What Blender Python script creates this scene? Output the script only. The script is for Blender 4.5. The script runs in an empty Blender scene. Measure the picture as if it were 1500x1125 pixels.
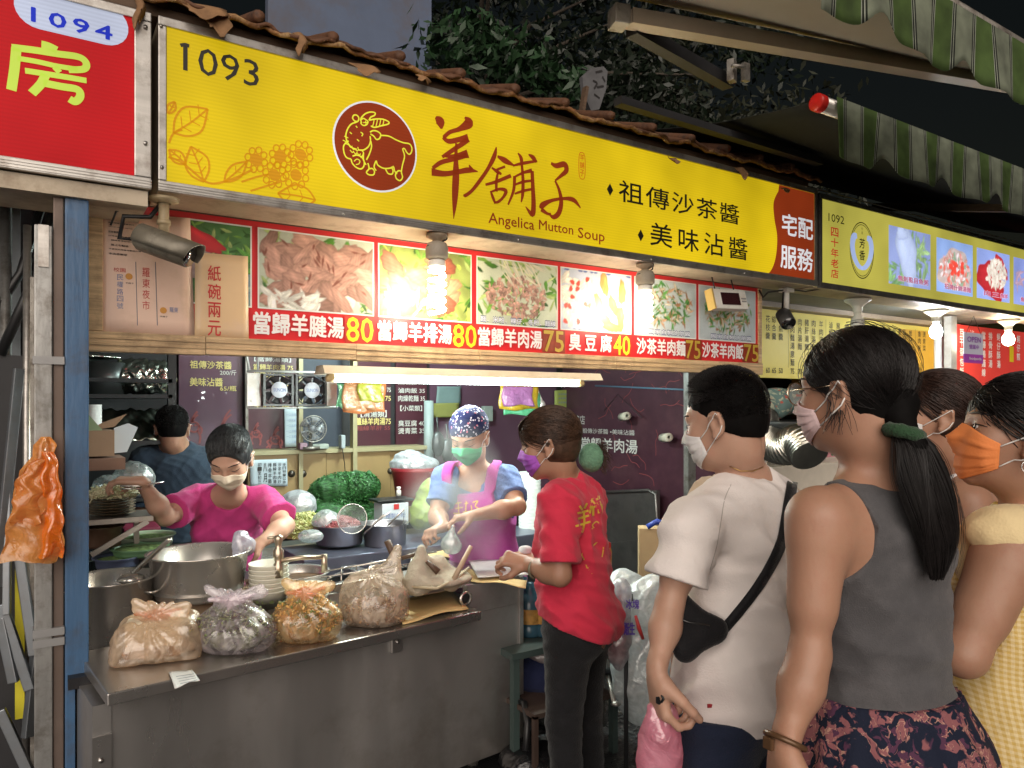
import bpy, bmesh, math, random
import numpy as np
import openvdb as vdb
from mathutils import Vector, Matrix
R = math.radians
scene = bpy.context.scene
COL = scene.collection
# ------------------------------------------------------------------ camera
CAMZ = 1.58
FX, FY = 0.5476, 0.8368
cam_data = bpy.data.cameras.new('camera')
cam_data.sensor_width = 36.0
cam_data.lens = 25.92
cam_data.shift_y = 32.5 / 1500.0
cam_data.clip_start = 0.05
cam_data.clip_end = 200.0
cam = bpy.data.objects.new('camera', cam_data)
cam.location = (0, 0, CAMZ)
cam.rotation_euler = (R(90), 0, -math.atan2(FX, FY))
COL.objects.link(cam)
scene.camera = cam
# ------------------------------------------------------------------ night sky, street glow, exposure
world = bpy.data.worlds.new('World'); scene.world = world; world.use_nodes = True
wn = world.node_tree.nodes; wl = world.node_tree.links
bg = wn['Background']
sky = wn.new('ShaderNodeTexSky'); sky.sky_type = 'NISHITA'; sky.sun_disc = False
sky.sun_elevation = R(1.0); sky.sun_rotation = R(200)
wl.new(sky.outputs['Color'], bg.inputs['Color'])
bg.inputs['Strength'].default_value = 0.006
sun_d = bpy.data.lights.new('street_glow', 'SUN'); sun_d.energy = 2.5; sun_d.angle = R(70); sun_d.color = (1.0, 0.89, 0.79)
sun = bpy.data.objects.new('street_glow', sun_d); COL.objects.link(sun)
sun.rotation_euler = Vector((0.52, 0.80, -0.31)).to_track_quat('-Z', 'Y').to_euler()
scene.view_settings.view_transform = 'Standard'
scene.view_settings.look = 'None'
scene.view_settings.exposure = 0.6
scene.view_settings.gamma = 1.0
scene.view_settings.use_curve_mapping = False
cy = scene.cycles
cy.use_denoising = True
cy.max_bounces = 7; cy.diffuse_bounces = 4; cy.glossy_bounces = 3; cy.transmission_bounces = 5; cy.transparent_max_bounces = 10
cy.volume_bounces = 0
cy.sample_clamp_indirect = 4.0
cy.caustics_reflective = False; cy.caustics_refractive = False
# ------------------------------------------------------------------ survey of the place: a direction seen from the street -> a point on a plane
def ray(px, py):
  u = (px - 750.0) / 1080.0; v = (595.0 - py) / 1080.0
  return Vector((FX + FY * u, FY - FX * u, v))
def PT(px, py, t):
  return Vector((0, 0, CAMZ)) + ray(px, py) * t
def PY(px, py, Y):
  r = ray(px, py); return Vector((0, 0, CAMZ)) + r * (Y / r.y)
def PX(px, py, X):
  r = ray(px, py); return Vector((0, 0, CAMZ)) + r * (X / r.x)
def PZ(px, py, z):
  r = ray(px, py); return Vector((0, 0, CAMZ)) + r * ((z - CAMZ) / r.z)
FWD = Vector((FX, FY, 0)); RGT = Vector((FY, -FX, 0)); UP = Vector((0, 0, 1))
def cdir(a, b, c=0.0):
  return (RGT * a + FWD * b + UP * c).normalized()
# ------------------------------------------------------------------ materials
MATS = {}
def mat(name, col, rough=0.6, metal=0.0, var=0.12, nscale=6.0, bump=0.0, bscale=60.0, emit=None, estr=0.0,
    stretch=None, alpha=1.0, spec=0.5, sss=0.0, coat=0.0, dirt=None, dirt_amt=0.5, dscale=3.0, rvar=0.0, sheen=0.0):
  if name in MATS: return MATS[name]
  m = bpy.data.materials.new(name); m.use_nodes = True
  nt = m.node_tree; N = nt.nodes; L = nt.links
  b = N['Principled BSDF']
  c = (*col, 1)
  b.inputs['Roughness'].default_value = rough; b.inputs['Metallic'].default_value = metal
  b.inputs['Specular IOR Level'].default_value = spec
  b.inputs['Coat Weight'].default_value = coat
  b.inputs['Sheen Weight'].default_value = sheen
  tc = N.new('ShaderNodeTexCoord'); mp = N.new('ShaderNodeMapping')
  L.new(tc.outputs['Object'], mp.inputs['Vector'])
  if stretch: mp.inputs['Scale'].default_value = stretch
  no = N.new('ShaderNodeTexNoise'); no.inputs['Scale'].default_value = nscale; no.inputs['Detail'].default_value = 5
  no.inputs['Roughness'].default_value = 0.6
  L.new(mp.outputs['Vector'], no.inputs['Vector'])
  mr = N.new('ShaderNodeMapRange'); mr.inputs['From Min'].default_value = 0.3; mr.inputs['From Max'].default_value = 0.7
  mr.inputs['To Min'].default_value = 1 - var; mr.inputs['To Max'].default_value = 1 + var
  L.new(no.outputs['Fac'], mr.inputs['Value'])
  mx = N.new('ShaderNodeVectorMath'); mx.operation = 'MULTIPLY'
  mx.inputs[0].default_value = col
  L.new(mr.outputs['Result'], mx.inputs[1])
  out = mx.outputs['Vector']
  if dirt is not None:
    n2 = N.new('ShaderNodeTexNoise'); n2.inputs['Scale'].default_value = dscale; n2.inputs['Detail'].default_value = 8
    n2.inputs['Roughness'].default_value = 0.7
    L.new(tc.outputs['Object'], n2.inputs['Vector'])
    m2 = N.new('ShaderNodeMapRange'); m2.inputs['From Min'].default_value = 0.48; m2.inputs['From Max'].default_value = 0.66
    m2.inputs['To Max'].default_value = dirt_amt
    L.new(n2.outputs['Fac'], m2.inputs['Value'])
    mm = N.new('ShaderNodeMix'); mm.data_type = 'RGBA'
    L.new(m2.outputs['Result'], mm.inputs[0]); L.new(out, mm.inputs[6]); mm.inputs[7].default_value = (*dirt, 1)
    out = mm.outputs[2]
  L.new(out, b.inputs['Base Color'])
  if rvar:
    m3 = N.new('ShaderNodeMapRange'); m3.inputs['From Min'].default_value = 0.3; m3.inputs['From Max'].default_value = 0.7
    m3.inputs['To Min'].default_value = max(0.02, rough - rvar); m3.inputs['To Max'].default_value = rough + rvar
    L.new(no.outputs['Fac'], m3.inputs['Value']); L.new(m3.outputs['Result'], b.inputs['Roughness'])
  if bump:
    nb = N.new('ShaderNodeTexNoise'); nb.inputs['Scale'].default_value = bscale; nb.inputs['Detail'].default_value = 4
    L.new(mp.outputs['Vector'], nb.inputs['Vector'])
    bp = N.new('ShaderNodeBump'); bp.inputs['Strength'].default_value = min(1.0, bump); bp.inputs['Distance'].default_value = 0.01
    L.new(nb.outputs['Fac'], bp.inputs['Height']); L.new(bp.outputs['Normal'], b.inputs['Normal'])
  if sss:
    b.inputs['Subsurface Weight'].default_value = sss
    b.inputs['Subsurface Radius'].default_value = (1.0, 0.35, 0.2); b.inputs['Subsurface Scale'].default_value = 0.012
  if emit:
    b.inputs['Emission Color'].default_value = (*emit, 1); b.inputs['Emission Strength'].default_value = estr
  if alpha < 1: b.inputs['Alpha'].default_value = alpha
  MATS[name] = m
  return m
def film(name, tint, clear=0.4, rough=0.22, gloss=0.12):
  """thin creased plastic film: part see-through, part diffuse and translucent, with gloss"""
  if name in MATS: return MATS[name]
  m = bpy.data.materials.new(name); m.use_nodes = True
  N = m.node_tree.nodes; L = m.node_tree.links
  for n in list(N): N.remove(n)
  out = N.new('ShaderNodeOutputMaterial')
  tc = N.new('ShaderNodeTexCoord')
  n1 = N.new('ShaderNodeTexNoise'); n1.inputs['Scale'].default_value = 16; n1.inputs['Detail'].default_value = 5; n1.inputs['Distortion'].default_value = 1.4
  L.new(tc.outputs['Object'], n1.inputs['Vector'])
  v = N.new('ShaderNodeTexVoronoi'); v.feature = 'DISTANCE_TO_EDGE'; v.inputs['Scale'].default_value = 13
  mixv = N.new('ShaderNodeVectorMath'); mixv.operation = 'ADD'
  sc_ = N.new('ShaderNodeVectorMath'); sc_.operation = 'SCALE'; sc_.inputs['Scale'].default_value = 0.10
  L.new(n1.outputs['Color'], sc_.inputs[0]); L.new(tc.outputs['Object'], mixv.inputs[0]); L.new(sc_.outputs[0], mixv.inputs[1])
  L.new(mixv.outputs[0], v.inputs['Vector'])
  ad = N.new('ShaderNodeMath'); ad.operation = 'MULTIPLY_ADD'; ad.inputs[1].default_value = 1.2
  L.new(v.outputs['Distance'], ad.inputs[0]); L.new(n1.outputs['Fac'], ad.inputs[2])
  bp = N.new('ShaderNodeBump'); bp.inputs['Strength'].default_value = 0.5; bp.inputs['Distance'].default_value = 0.010
  L.new(ad.outputs[0], bp.inputs['Height'])
  tr = N.new('ShaderNodeBsdfTransparent'); tr.inputs['Color'].default_value = (*[0.5 + 0.5 * t for t in tint], 1)
  df = N.new('ShaderNodeBsdfDiffuse'); df.inputs['Color'].default_value = (*tint, 1)
  tl = N.new('ShaderNodeBsdfTranslucent'); tl.inputs['Color'].default_value = (*tint, 1)
  gl = N.new('ShaderNodeBsdfGlossy'); gl.inputs['Roughness'].default_value = rough; gl.inputs['Color'].default_value = (.9, .9, .9, 1)
  for s in (df, tl, gl): L.new(bp.outputs['Normal'], s.inputs['Normal'])
  a = N.new('ShaderNodeMixShader'); a.inputs[0].default_value = 0.45; L.new(df.outputs[0], a.inputs[1]); L.new(tl.outputs[0], a.inputs[2])
  b = N.new('ShaderNodeMixShader'); L.new(a.outputs[0], b.inputs[1]); L.new(tr.outputs[0], b.inputs[2])
  mr = N.new('ShaderNodeMapRange'); mr.inputs['From Min'].default_value = .35; mr.inputs['From Max'].default_value = .65
  mr.inputs['To Min'].default_value = max(0, clear - .2); mr.inputs['To Max'].default_value = min(1, clear + .2)
  L.new(n1.outputs['Fac'], mr.inputs['Value']); L.new(mr.outputs['Result'], b.inputs[0])
  c = N.new('ShaderNodeMixShader'); c.inputs[0].default_value = gloss; L.new(b.outputs[0], c.inputs[1]); L.new(gl.outputs[0], c.inputs[2])
  L.new(c.outputs[0], out.inputs['Surface'])
  MATS[name] = m
  return m
def lit(name, col, strength, ribs=0.0, var=0.22):
  """face of a light box: coloured print lit from inside, with horizontal ribs of the twin-wall sheet"""
  if name in MATS: return MATS[name]
  m = bpy.data.materials.new(name); m.use_nodes = True
  N = m.node_tree.nodes; L = m.node_tree.links; b = N['Principled BSDF']
  b.inputs['Base Color'].default_value = (*[c * .22 for c in col], 1); b.inputs['Roughness'].default_value = 0.5; b.inputs['Specular IOR Level'].default_value = 0.15
  tc = N.new('ShaderNodeTexCoord')
  w = N.new('ShaderNodeTexWave'); w.bands_direction = 'Z'; w.inputs['Scale'].default_value = 25; w.inputs['Distortion'].default_value = 0.1
  L.new(tc.outputs['Object'], w.inputs['Vector'])
  n = N.new('ShaderNodeTexNoise'); n.inputs['Scale'].default_value = 2.2; L.new(tc.outputs['Object'], n.inputs['Vector'])
  r1 = N.new('ShaderNodeMapRange'); r1.inputs['To Min'].default_value = 1 - ribs; r1.inputs['To Max'].default_value = 1 + ribs * .3
  L.new(w.outputs['Fac'], r1.inputs['Value'])
  r2 = N.new('ShaderNodeMapRange'); r2.inputs['From Min'].default_value = .3; r2.inputs['From Max'].default_value = .7
  r2.inputs['To Min'].default_value = strength * .53 * (1 - var); r2.inputs['To Max'].default_value = strength * .53 * (1 + var)
  L.new(n.outputs['Fac'], r2.inputs['Value'])
  mu = N.new('ShaderNodeMath'); mu.operation = 'MULTIPLY'; L.new(r1.outputs[0], mu.inputs[0]); L.new(r2.outputs[0], mu.inputs[1])
  b.inputs['Emission Color'].default_value = (*col, 1); L.new(mu.outputs[0], b.inputs['Emission Strength'])
  MATS[name] = m
  return m
# ------------------------------------------------------------------ objects
def tag(o, label=None, cat=None, group=None, kind=None):
  if label: o['label'] = label
  if cat: o['category'] = cat
  if group: o['group'] = group
  if kind: o['kind'] = kind
  return o
def thing(name, loc, label, cat, group=None):
  o = bpy.data.objects.new(name, None); o.empty_display_size = 0.05
  o.location = loc; COL.objects.link(o)
  return tag(o, label, cat, group)
def copy_tree(o, parent=None):
  c = o.copy(); COL.objects.link(c); c.parent = parent
  for ch in list(o.children): copy_tree(ch, c)
  return c
def own(o, parent):
  """parents o (whose mesh is in world coordinates) and gives it its parent's base as origin"""
  COL.objects.link(o)
  if parent is not None:
    o.parent = parent
    off = Vector(); q = parent
    while q is not None:
      off += q.location; q = q.parent
    o.data.transform(Matrix.Translation(-off))
  return o
def recentre(o):
  """top-level mesh thing: put its origin at the middle of its base"""
  n = len(o.data.vertices)
  a = np.empty(n * 3, np.float32); o.data.vertices.foreach_get('co', a); a = a.reshape(-1, 3)
  c = Vector(((a[:, 0].min() + a[:, 0].max()) / 2, (a[:, 1].min() + a[:, 1].max()) / 2, a[:, 2].min()))
  o.data.transform(Matrix.Translation(-c)); o.location = c
  return o
class MB:
  def __init__(s): s.bm = bmesh.new(); s.mi = 0
  def _new(s, verts, faces, smooth=False):
    vs = [s.bm.verts.new(v) for v in verts]; out = []
    for f in faces:
      try:
        q = s.bm.faces.new([vs[i] for i in f]); q.material_index = s.mi; q.smooth = smooth; out.append(q)
      except ValueError: pass
    return vs, out
  def box(s, c, d, rot=None, bev=0.0, rz=0.0):
    M = rot if rot is not None else Matrix.Rotation(rz, 3, 'Z')
    h = [x / 2 for x in d]; c = Vector(c)
    v = [c + M @ Vector((x * h[0], y * h[1], z * h[2])) for x in (-1, 1) for y in (-1, 1) for z in (-1, 1)]
    f = [(0, 1, 3, 2), (4, 6, 7, 5), (0, 4, 5, 1), (2, 3, 7, 6), (0, 2, 6, 4), (1, 5, 7, 3)]
    vs, fs = s._new(v, f)
    if bev:
      es = list({e for q in fs for e in q.edges})
      r = bmesh.ops.bevel(s.bm, geom=es, offset=bev, segments=2, affect='EDGES', profile=0.6)
      for q in r['faces']: q.material_index = s.mi
    return s
  def aabb(s, a, b, bev=0.0):
    a = Vector(a); b = Vector(b)
    return s.box((a + b) / 2, [abs(x) for x in (b - a)], bev=bev)
  def beam(s, a, b, w, h, bev=0.0, up=UP):
    a = Vector(a); b = Vector(b); x = (b - a).normalized(); y = Vector(up).cross(x)
    if y.length < 1e-4: y = Vector((1, 0, 0)).cross(x)
    y.normalize(); z = x.cross(y)
    M = Matrix((x, y, z)).transposed()
    return s.box((a + b) / 2, ((b - a).length, w, h), rot=M, bev=bev)
  def tube(s, pts, r, n=8, cap=True, smooth=True, closed=False):
    pts = [Vector(p) for p in pts]; m = len(pts)
    rs = r if hasattr(r, '__len__') else [r] * m
    t0 = (pts[1] - pts[0]).normalized()
    u = t0.orthogonal().normalized(); verts = []
    for i, p in enumerate(pts):
      if closed: t = pts[(i + 1) % m] - pts[i - 1]
      else: t = pts[min(i + 1, m - 1)] - pts[max(i - 1, 0)]
      t.normalize()
      u = (u - t * u.dot(t))
      if u.length < 1e-6: u = t.orthogonal()
      u.normalize(); w = t.cross(u)
      for k in range(n):
        a = 2 * math.pi * k / n
        verts.append(p + (u * math.cos(a) + w * math.sin(a)) * rs[i])
    f = []
    for i in range(m if closed else m - 1):
      j = (i + 1) % m
      for k in range(n):
        k2 = (k + 1) % n
        f.append((i * n + k, i * n + k2, j * n + k2, j * n + k))
    if cap and not closed:
      f.append(tuple(range(n))[::-1]); f.append(tuple((m - 1) * n + k for k in range(n)))
    s._new(verts, f, smooth); return s
  def cyl(s, a, b, r, r2=None, n=20, smooth=True):
    return s.tube([a, b], [r, r if r2 is None else r2], n=n, smooth=smooth)
  def lathe(s, c, prof, n=32, smooth=True, axis=None, sx=1.0, sy=1.0):
    """prof: list of (r, z)"""
    c = Vector(c); M = Matrix.Identity(3) if axis is None else Vector(axis).to_track_quat('Z', 'Y').to_matrix()
    verts = []; f = []
    for (r, z) in prof:
      for k in range(n):
        a = 2 * math.pi * k / n
        verts.append(c + M @ Vector((r * math.cos(a) * sx, r * math.sin(a) * sy, z)))
    for i in range(len(prof) - 1):
      for k in range(n):
        k2 = (k + 1) % n
        f.append((i * n + k, i * n + k2, (i + 1) * n + k2, (i + 1) * n + k))
    vs, fs = s._new(verts, f, smooth)
    return s
  def ball(s, c, r, n=14, smooth=True):
    r = r if hasattr(r, '__len__') else (r, r, r); c = Vector(c)
    m = max(5, n // 2 + 1); verts = []; f = []
    for i in range(m + 1):
      th = math.pi * i / m
      for k in range(n):
        a = 2 * math.pi * k / n
        verts.append(c + Vector((r[0] * math.sin(th) * math.cos(a), r[1] * math.sin(th) * math.sin(a), r[2] * math.cos(th))))
    for i in range(m):
      for k in range(n):
        k2 = (k + 1) % n
        f.append((i * n + k, (i + 1) * n + k, (i + 1) * n + k2, i * n + k2))
    s._new(verts, f, smooth); return s
  def quad(s, *p): s._new([Vector(x) for x in p], [tuple(range(len(p)))]); return s
  def prism(s, pts, d):
    """polygon pts (3D, planar) given thickness by vector d"""
    d = Vector(d); n = len(pts); a = [Vector(p) for p in pts]
    f = [tuple(range(n))[::-1], tuple(range(n, 2 * n))] + [(i, (i + 1) % n, n + (i + 1) % n, n + i) for i in range(n)]
    s._new(a + [p + d for p in a], f); return s
  def grid(s, fn, nu, nv, smooth=True, closed_u=False):
    verts = [Vector(fn(i / (nu if closed_u else nu - 1), j / (nv - 1))) for j in range(nv) for i in range(nu)]
    f = []
    for j in range(nv - 1):
      for i in range(nu if closed_u else nu - 1):
        i2 = (i + 1) % nu
        f.append((j * nu + i, j * nu + i2, (j + 1) * nu + i2, (j + 1) * nu + i))
    s._new(verts, f, smooth); return s
  def build(s, name, mats, parent=None, solid=0.0, fix=True):
    if fix: bmesh.ops.recalc_face_normals(s.bm, faces=s.bm.faces)
    me = bpy.data.meshes.new(name); s.bm.to_mesh(me); s.bm.free()
    for m in (mats if isinstance(mats, (list, tuple)) else [mats]): me.materials.append(m)
    o = bpy.data.objects.new(name, me); own(o, parent)
    if solid:
      md = o.modifiers.new('s', 'SOLIDIFY'); md.thickness = solid; md.offset = 0
    return o
def solo(mb, name, mats, label, cat, group=None, kind=None, solid=0.0):
  """a thing that is one mesh"""
  o = mb.build(name, mats, None, solid)
  if kind != 'structure': recentre(o)
  return tag(o, label, cat, group, kind)
def np_mesh(name, verts, faces, m, parent=None, smooth=True, cols=None):
  me = bpy.data.meshes.new(name)
  nv = len(verts); nf = len(faces); k = faces.shape[1]
  me.vertices.add(nv); me.vertices.foreach_set('co', np.asarray(verts, np.float32).ravel())
  me.loops.add(nf * k); me.loops.foreach_set('vertex_index', np.asarray(faces, np.int32).ravel())
  me.polygons.add(nf); me.polygons.foreach_set('loop_start', np.arange(0, nf * k, k, dtype=np.int32))
  if smooth: me.polygons.foreach_set('use_smooth', np.ones(nf, bool))
  me.update(calc_edges=True)
  if cols is not None:
    ca = me.color_attributes.new('Col', 'FLOAT_COLOR', 'POINT')
    c4 = np.ones((nv, 4), np.float32); c4[:, :3] = cols; ca.data.foreach_set('color', c4.ravel())
  me.materials.append(m)
  o = bpy.data.objects.new(name, me); own(o, parent)
  return o
# ------------------------------------------------------------------ flat print: lettering and drawn strokes on a plane
class Plane:
  """vertical or tilted plane through o with right-vector x, up-vector y"""
  def __init__(s, o, x, y=UP):
    s.o = Vector(o); s.x = Vector(x).normalized(); y = Vector(y); s.y = (y - s.x * y.dot(s.x)).normalized(); s.n = s.x.cross(s.y)
  def uv(s, px, py):
    r = ray(px, py); c = Vector((0, 0, CAMZ))
    t = (s.o - c).dot(s.n) / r.dot(s.n); p = c + r * t - s.o
    return p.dot(s.x), p.dot(s.y)
  def p(s, u, v, off=0.0): return s.o + s.x * u + s.y * v + s.n * off
  def at(s, px, py, off=0.0):
    u, v = s.uv(px, py); return s.p(u, v, off)
def facade(Y, n=0.0): return Plane((0, Y, 0), (1, 0, 0))
_txt = {}
def glyphs(body, bold=0.0, spacing=1.0, shear=0.0):
  k = (body, bold, spacing, shear)
  if k not in _txt:
    c = bpy.data.curves.new('t', 'FONT'); c.body = body; c.offset = bold; c.space_character = spacing; c.shear = shear
    c.resolution_u = 2
    o = bpy.data.objects.new('t', c)
    me = bpy.data.meshes.new_from_object(o)
    n = len(me.vertices); a = np.empty(n * 3, np.float32); me.vertices.foreach_get('co', a); a = a.reshape(-1, 3)
    f = [tuple(p.vertices) for p in me.polygons]
    bpy.data.objects.remove(o); bpy.data.curves.remove(c); bpy.data.meshes.remove(me)
    _txt[k] = (a, f)
  return _txt[k]
def text_mb(mb, pl, body, u0, v0, u1, v1, off=0.002, bold=0.0, spacing=1.0, shear=0.0):
  """glyph outlines fitted to the rectangle (u0,v0) top left .. (u1,v1) bottom right of plane pl; bold = extra strikes"""
  a, f = glyphs(body, 0.0, spacing, shear)
  if len(a) == 0: return
  mn = a.min(0); mx = a.max(0)
  sx = (u1 - u0) / max(1e-6, mx[0] - mn[0]); sy = (v0 - v1) / max(1e-6, mx[1] - mn[1])
  st = [(0, 0)] if bold < .006 else [(0, 0), (1, .3), (-1, -.3), (.3, -1), (-.3, 1)]
  for k, (dx, dy) in enumerate(st):
    dx *= bold * abs(sy) * .8; dy *= bold * abs(sy) * .8
    mb._new([pl.p(u0 + (x - mn[0]) * sx + dx, v1 + (y - mn[1]) * sy + dy, off + .00012 * k) for x, y, z in a], f)
def text_px(mb, pl, body, x0, y0, x1, y1, **k):
  u0, v0 = pl.uv(x0, y0); u1, v1 = pl.uv(x1, y1)
  text_mb(mb, pl, body, u0, v0, u1, v1, **k)
def vtext(mb, pl, chars, u, v0, v1, w, fill=0.82, **k):
  """column of characters, top to bottom"""
  n = len(chars); h = (v0 - v1) / n
  for i, ch in enumerate(chars):
    if ch != ' ': text_mb(mb, pl, ch, u - w / 2, v0 - h * i, u + w / 2, v0 - h * (i + fill), **k)
def smooth_line(pts, n=6, closed=False):
  P = [np.array(p, float) for p in pts]; out = []; m = len(P)
  for i in range(m if closed else m - 1):
    p0 = P[(i - 1) % m] if closed or i > 0 else P[i]; p1 = P[i]; p2 = P[(i + 1) % m]; p3 = P[(i + 2) % m] if closed or i + 2 < m else p2
    for k in range(n):
      t = k / n
      out.append(0.5 * ((2 * p1) + (-p0 + p2) * t + (2 * p0 - 5 * p1 + 4 * p2 - p3) * t * t + (-p0 + 3 * p1 - 3 * p2 + p3) * t ** 3))
  if not closed: out.append(P[-1])
  return out
def stroke(mb, pl, pts, w, off=0.003, closed=False, n=6, uvs=False):
  """brush stroke ribbon; pts in survey pixels (or plane uv), w widths in metres (scalar or per point)"""
  q = [p if uvs else pl.uv(*p) for p in pts]
  ws = list(w) if hasattr(w, '__len__') else [w] * len(q)
  s = smooth_line([(a[0], a[1], b) for a, b in zip(q, ws)], n, closed)
  m = len(s); vs = []
  for i, p in enumerate(s):
    a = s[(i + 1) % m] if closed or i < m - 1 else s[i]; b = s[i - 1] if closed or i > 0 else s[i]
    d = np.array([a[0] - b[0], a[1] - b[1]]); L = np.hypot(*d) or 1; d /= L
    for sg in (1, -1):
      vs.append(pl.p(p[0] - d[1] * sg * p[2] / 2, p[1] + d[0] * sg * p[2] / 2, off))
  f = [(2 * i, 2 * ((i + 1) % m), 2 * ((i + 1) % m) + 1, 2 * i + 1) for i in range(m if closed else m - 1)]
  mb._new(vs, f)
def disc(mb, pl, u, v, r, off=0.002, n=40, ry=None):
  ry = r if ry is None else ry
  mb._new([pl.p(u + r * math.cos(2 * math.pi * k / n), v + ry * math.sin(2 * math.pi * k / n), off) for k in range(n)], [tuple(range(n))])
def rect(mb, pl, u0, v0, u1, v1, off=0.001):
  mb._new([pl.p(u0, v1, off), pl.p(u1, v1, off), pl.p(u1, v0, off), pl.p(u0, v0, off)], [(0, 1, 2, 3)])
def slab(mb, pl, u0, v0, u1, v1, back, front=0.0, bev=0.0):
  """a board of real thickness lying on plane pl"""
  c = pl.p((u0 + u1) / 2, (v0 + v1) / 2, (front + back) / 2)
  mb.box(c, (abs(u1 - u0), abs(v0 - v1), abs(front - back)), rot=Matrix((pl.x, pl.y, pl.n)).transposed(), bev=bev)
rnd = random.Random(7)
# ------------------------------------------------------------------ smooth solids: bodies, clothes, hair, bags
def V3(*a): return np.array(a, np.float32)
def nrm(a):
  a = np.asarray(a, float); return a / (np.linalg.norm(a) + 1e-9)
class Solid:
  PAD = 0.05
  def __init__(s): s.ops = []
  def cone(s, a, b, ra, rb=None, k=0.02, flat=None, sub=False):
    s.ops.append(('c', np.array(a, float), np.array(b, float), ra, ra if rb is None else rb, k, flat, sub)); return s
  def chain(s, pts, rs, k=0.015, flat=None):
    for i in range(len(pts) - 1): s.cone(pts[i], pts[i + 1], rs[i], rs[i + 1], k, flat)
    return s
  def ell(s, c, r, ax=None, k=0.02, sub=False):
    """ax: 3x3 rows = right, forward, up"""
    s.ops.append(('e', np.array(c, float), np.array(r, float), np.eye(3) if ax is None else np.array(ax, float), k, sub)); return s
  def bounds(s, o):
    if o[0] == 'c':
      m = max(o[3], o[4]); return np.minimum(o[1], o[2]) - m, np.maximum(o[1], o[2]) + m
    e = np.sqrt(((o[3] * o[2][:, None]) ** 2).sum(0)); return o[1] - e, o[1] + e
  @staticmethod
  def dist(o, X, Y, Z):
    if o[0] == 'c':
      _, a, b, ra, rb, k, flat, sub = o
      x, y, z = X - a[0], Y - a[1], Z - a[2]
      if flat is not None:
        n, f = flat; dn = x * n[0] + y * n[1] + z * n[2]; g = 1 / f - 1
        x = x + n[0] * dn * g; y = y + n[1] * dn * g; z = z + n[2] * dn * g
      v = b - a; L = float(v @ v) + 1e-12
      t = np.clip((x * v[0] + y * v[1] + z * v[2]) / L, 0, 1)
      d = np.sqrt((x - t * v[0]) ** 2 + (y - t * v[1]) ** 2 + (z - t * v[2]) ** 2) - (ra + (rb - ra) * t)
      return d * (0.5 + 0.5 * flat[1]) if flat is not None else d
    _, c, r, ax, k, sub = o
    x, y, z = X - c[0], Y - c[1], Z - c[2]
    p = [x * ax[i][0] + y * ax[i][1] + z * ax[i][2] for i in range(3)]
    k0 = np.sqrt(sum((p[i] / r[i]) ** 2 for i in range(3))); k1 = np.sqrt(sum((p[i] / r[i] ** 2) ** 2 for i in range(3))) + 1e-9
    return k0 * (k0 - 1) / k1
  def field(s, X, Y, Z):
    """distance at arbitrary points (broadcast)"""
    D = np.full(np.broadcast(X, Y, Z).shape, s.PAD * 4)
    for o in s.ops: D = s.mix(D, s.dist(o, X, Y, Z), o[5] if o[0] == 'c' else o[4], o[-1])
    return D
  @staticmethod
  def mix(D, d, k, sub):
    if sub:
      h = np.maximum(k - np.abs(D + d), 0) / k; return np.maximum(D, -d) + h * h * k * .25
    h = np.maximum(k - np.abs(D - d), 0) / k; return np.minimum(D, d) - h * h * k * .25
  def mesh(s, name, vox, m, parent=None, fold=None, cut=None, offset=0.0, clip=None, smooth=True):
    lo = np.min([s.bounds(o)[0] for o in s.ops if not o[-1]], 0) - 4 * vox - abs(offset) - .012
    hi = np.max([s.bounds(o)[1] for o in s.ops if not o[-1]], 0) + 4 * vox + abs(offset) + .012
    if clip is not None: lo = np.maximum(lo, clip[0]); hi = np.minimum(hi, clip[1])
    n = np.ceil((hi - lo) / vox).astype(int) + 1
    D = np.full(n, s.PAD, np.float32)
    ax = [(lo[i] + vox * np.arange(n[i])).astype(np.float32) for i in range(3)]
    for o in s.ops:
      k = o[5] if o[0] == 'c' else o[4]
      a, b = s.bounds(o); p = k + s.PAD * .5 + abs(offset)
      i0 = np.clip(np.floor((a - p - lo) / vox).astype(int), 0, n); i1 = np.clip(np.ceil((b + p - lo) / vox).astype(int) + 1, 0, n)
      if (i1 <= i0).any(): continue
      sl = tuple(slice(i0[i], i1[i]) for i in range(3))
      X = ax[0][sl[0]][:, None, None]; Y = ax[1][sl[1]][None, :, None]; Z = ax[2][sl[2]][None, None, :]
      D[sl] = s.mix(D[sl], s.dist(o, X, Y, Z).astype(np.float32), k, o[-1])
    X = ax[0][:, None, None]; Y = ax[1][None, :, None]; Z = ax[2][None, None, :]
    if offset: D -= offset
    if fold is not None:
      D += fold(X, Y, Z)
    if cut is not None:
      for c in (cut if isinstance(cut, (list, tuple)) else [cut]): D = np.maximum(D, c(X, Y, Z))
    D = D.astype(np.float32)
    D[0] = D[-1] = s.PAD; D[:, 0] = D[:, -1] = s.PAD; D[:, :, 0] = D[:, :, -1] = s.PAD
    g = vdb.FloatGrid(float(s.PAD)); g.copyFromArray(np.ascontiguousarray(np.clip(D, -s.PAD, s.PAD)))
    pts, q = g.convertToQuads(isovalue=0.0)[:2]
    q = np.asarray(q); pts = np.asarray(pts) * vox + lo
    if len(q) == 0:
      q = np.array([[0, 1, 2, 3]]); pts = np.zeros((4, 3))
    # outward winding
    A = pts[q[:, 0]]; N_ = np.cross(pts[q[:, 1]] - A, pts[q[:, 2]] - A)
    if (A * N_).sum() - (A.mean(0) * N_).sum() < 0: q = q[:, ::-1]
    return np_mesh(name, pts, q, m, parent, smooth)
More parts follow.
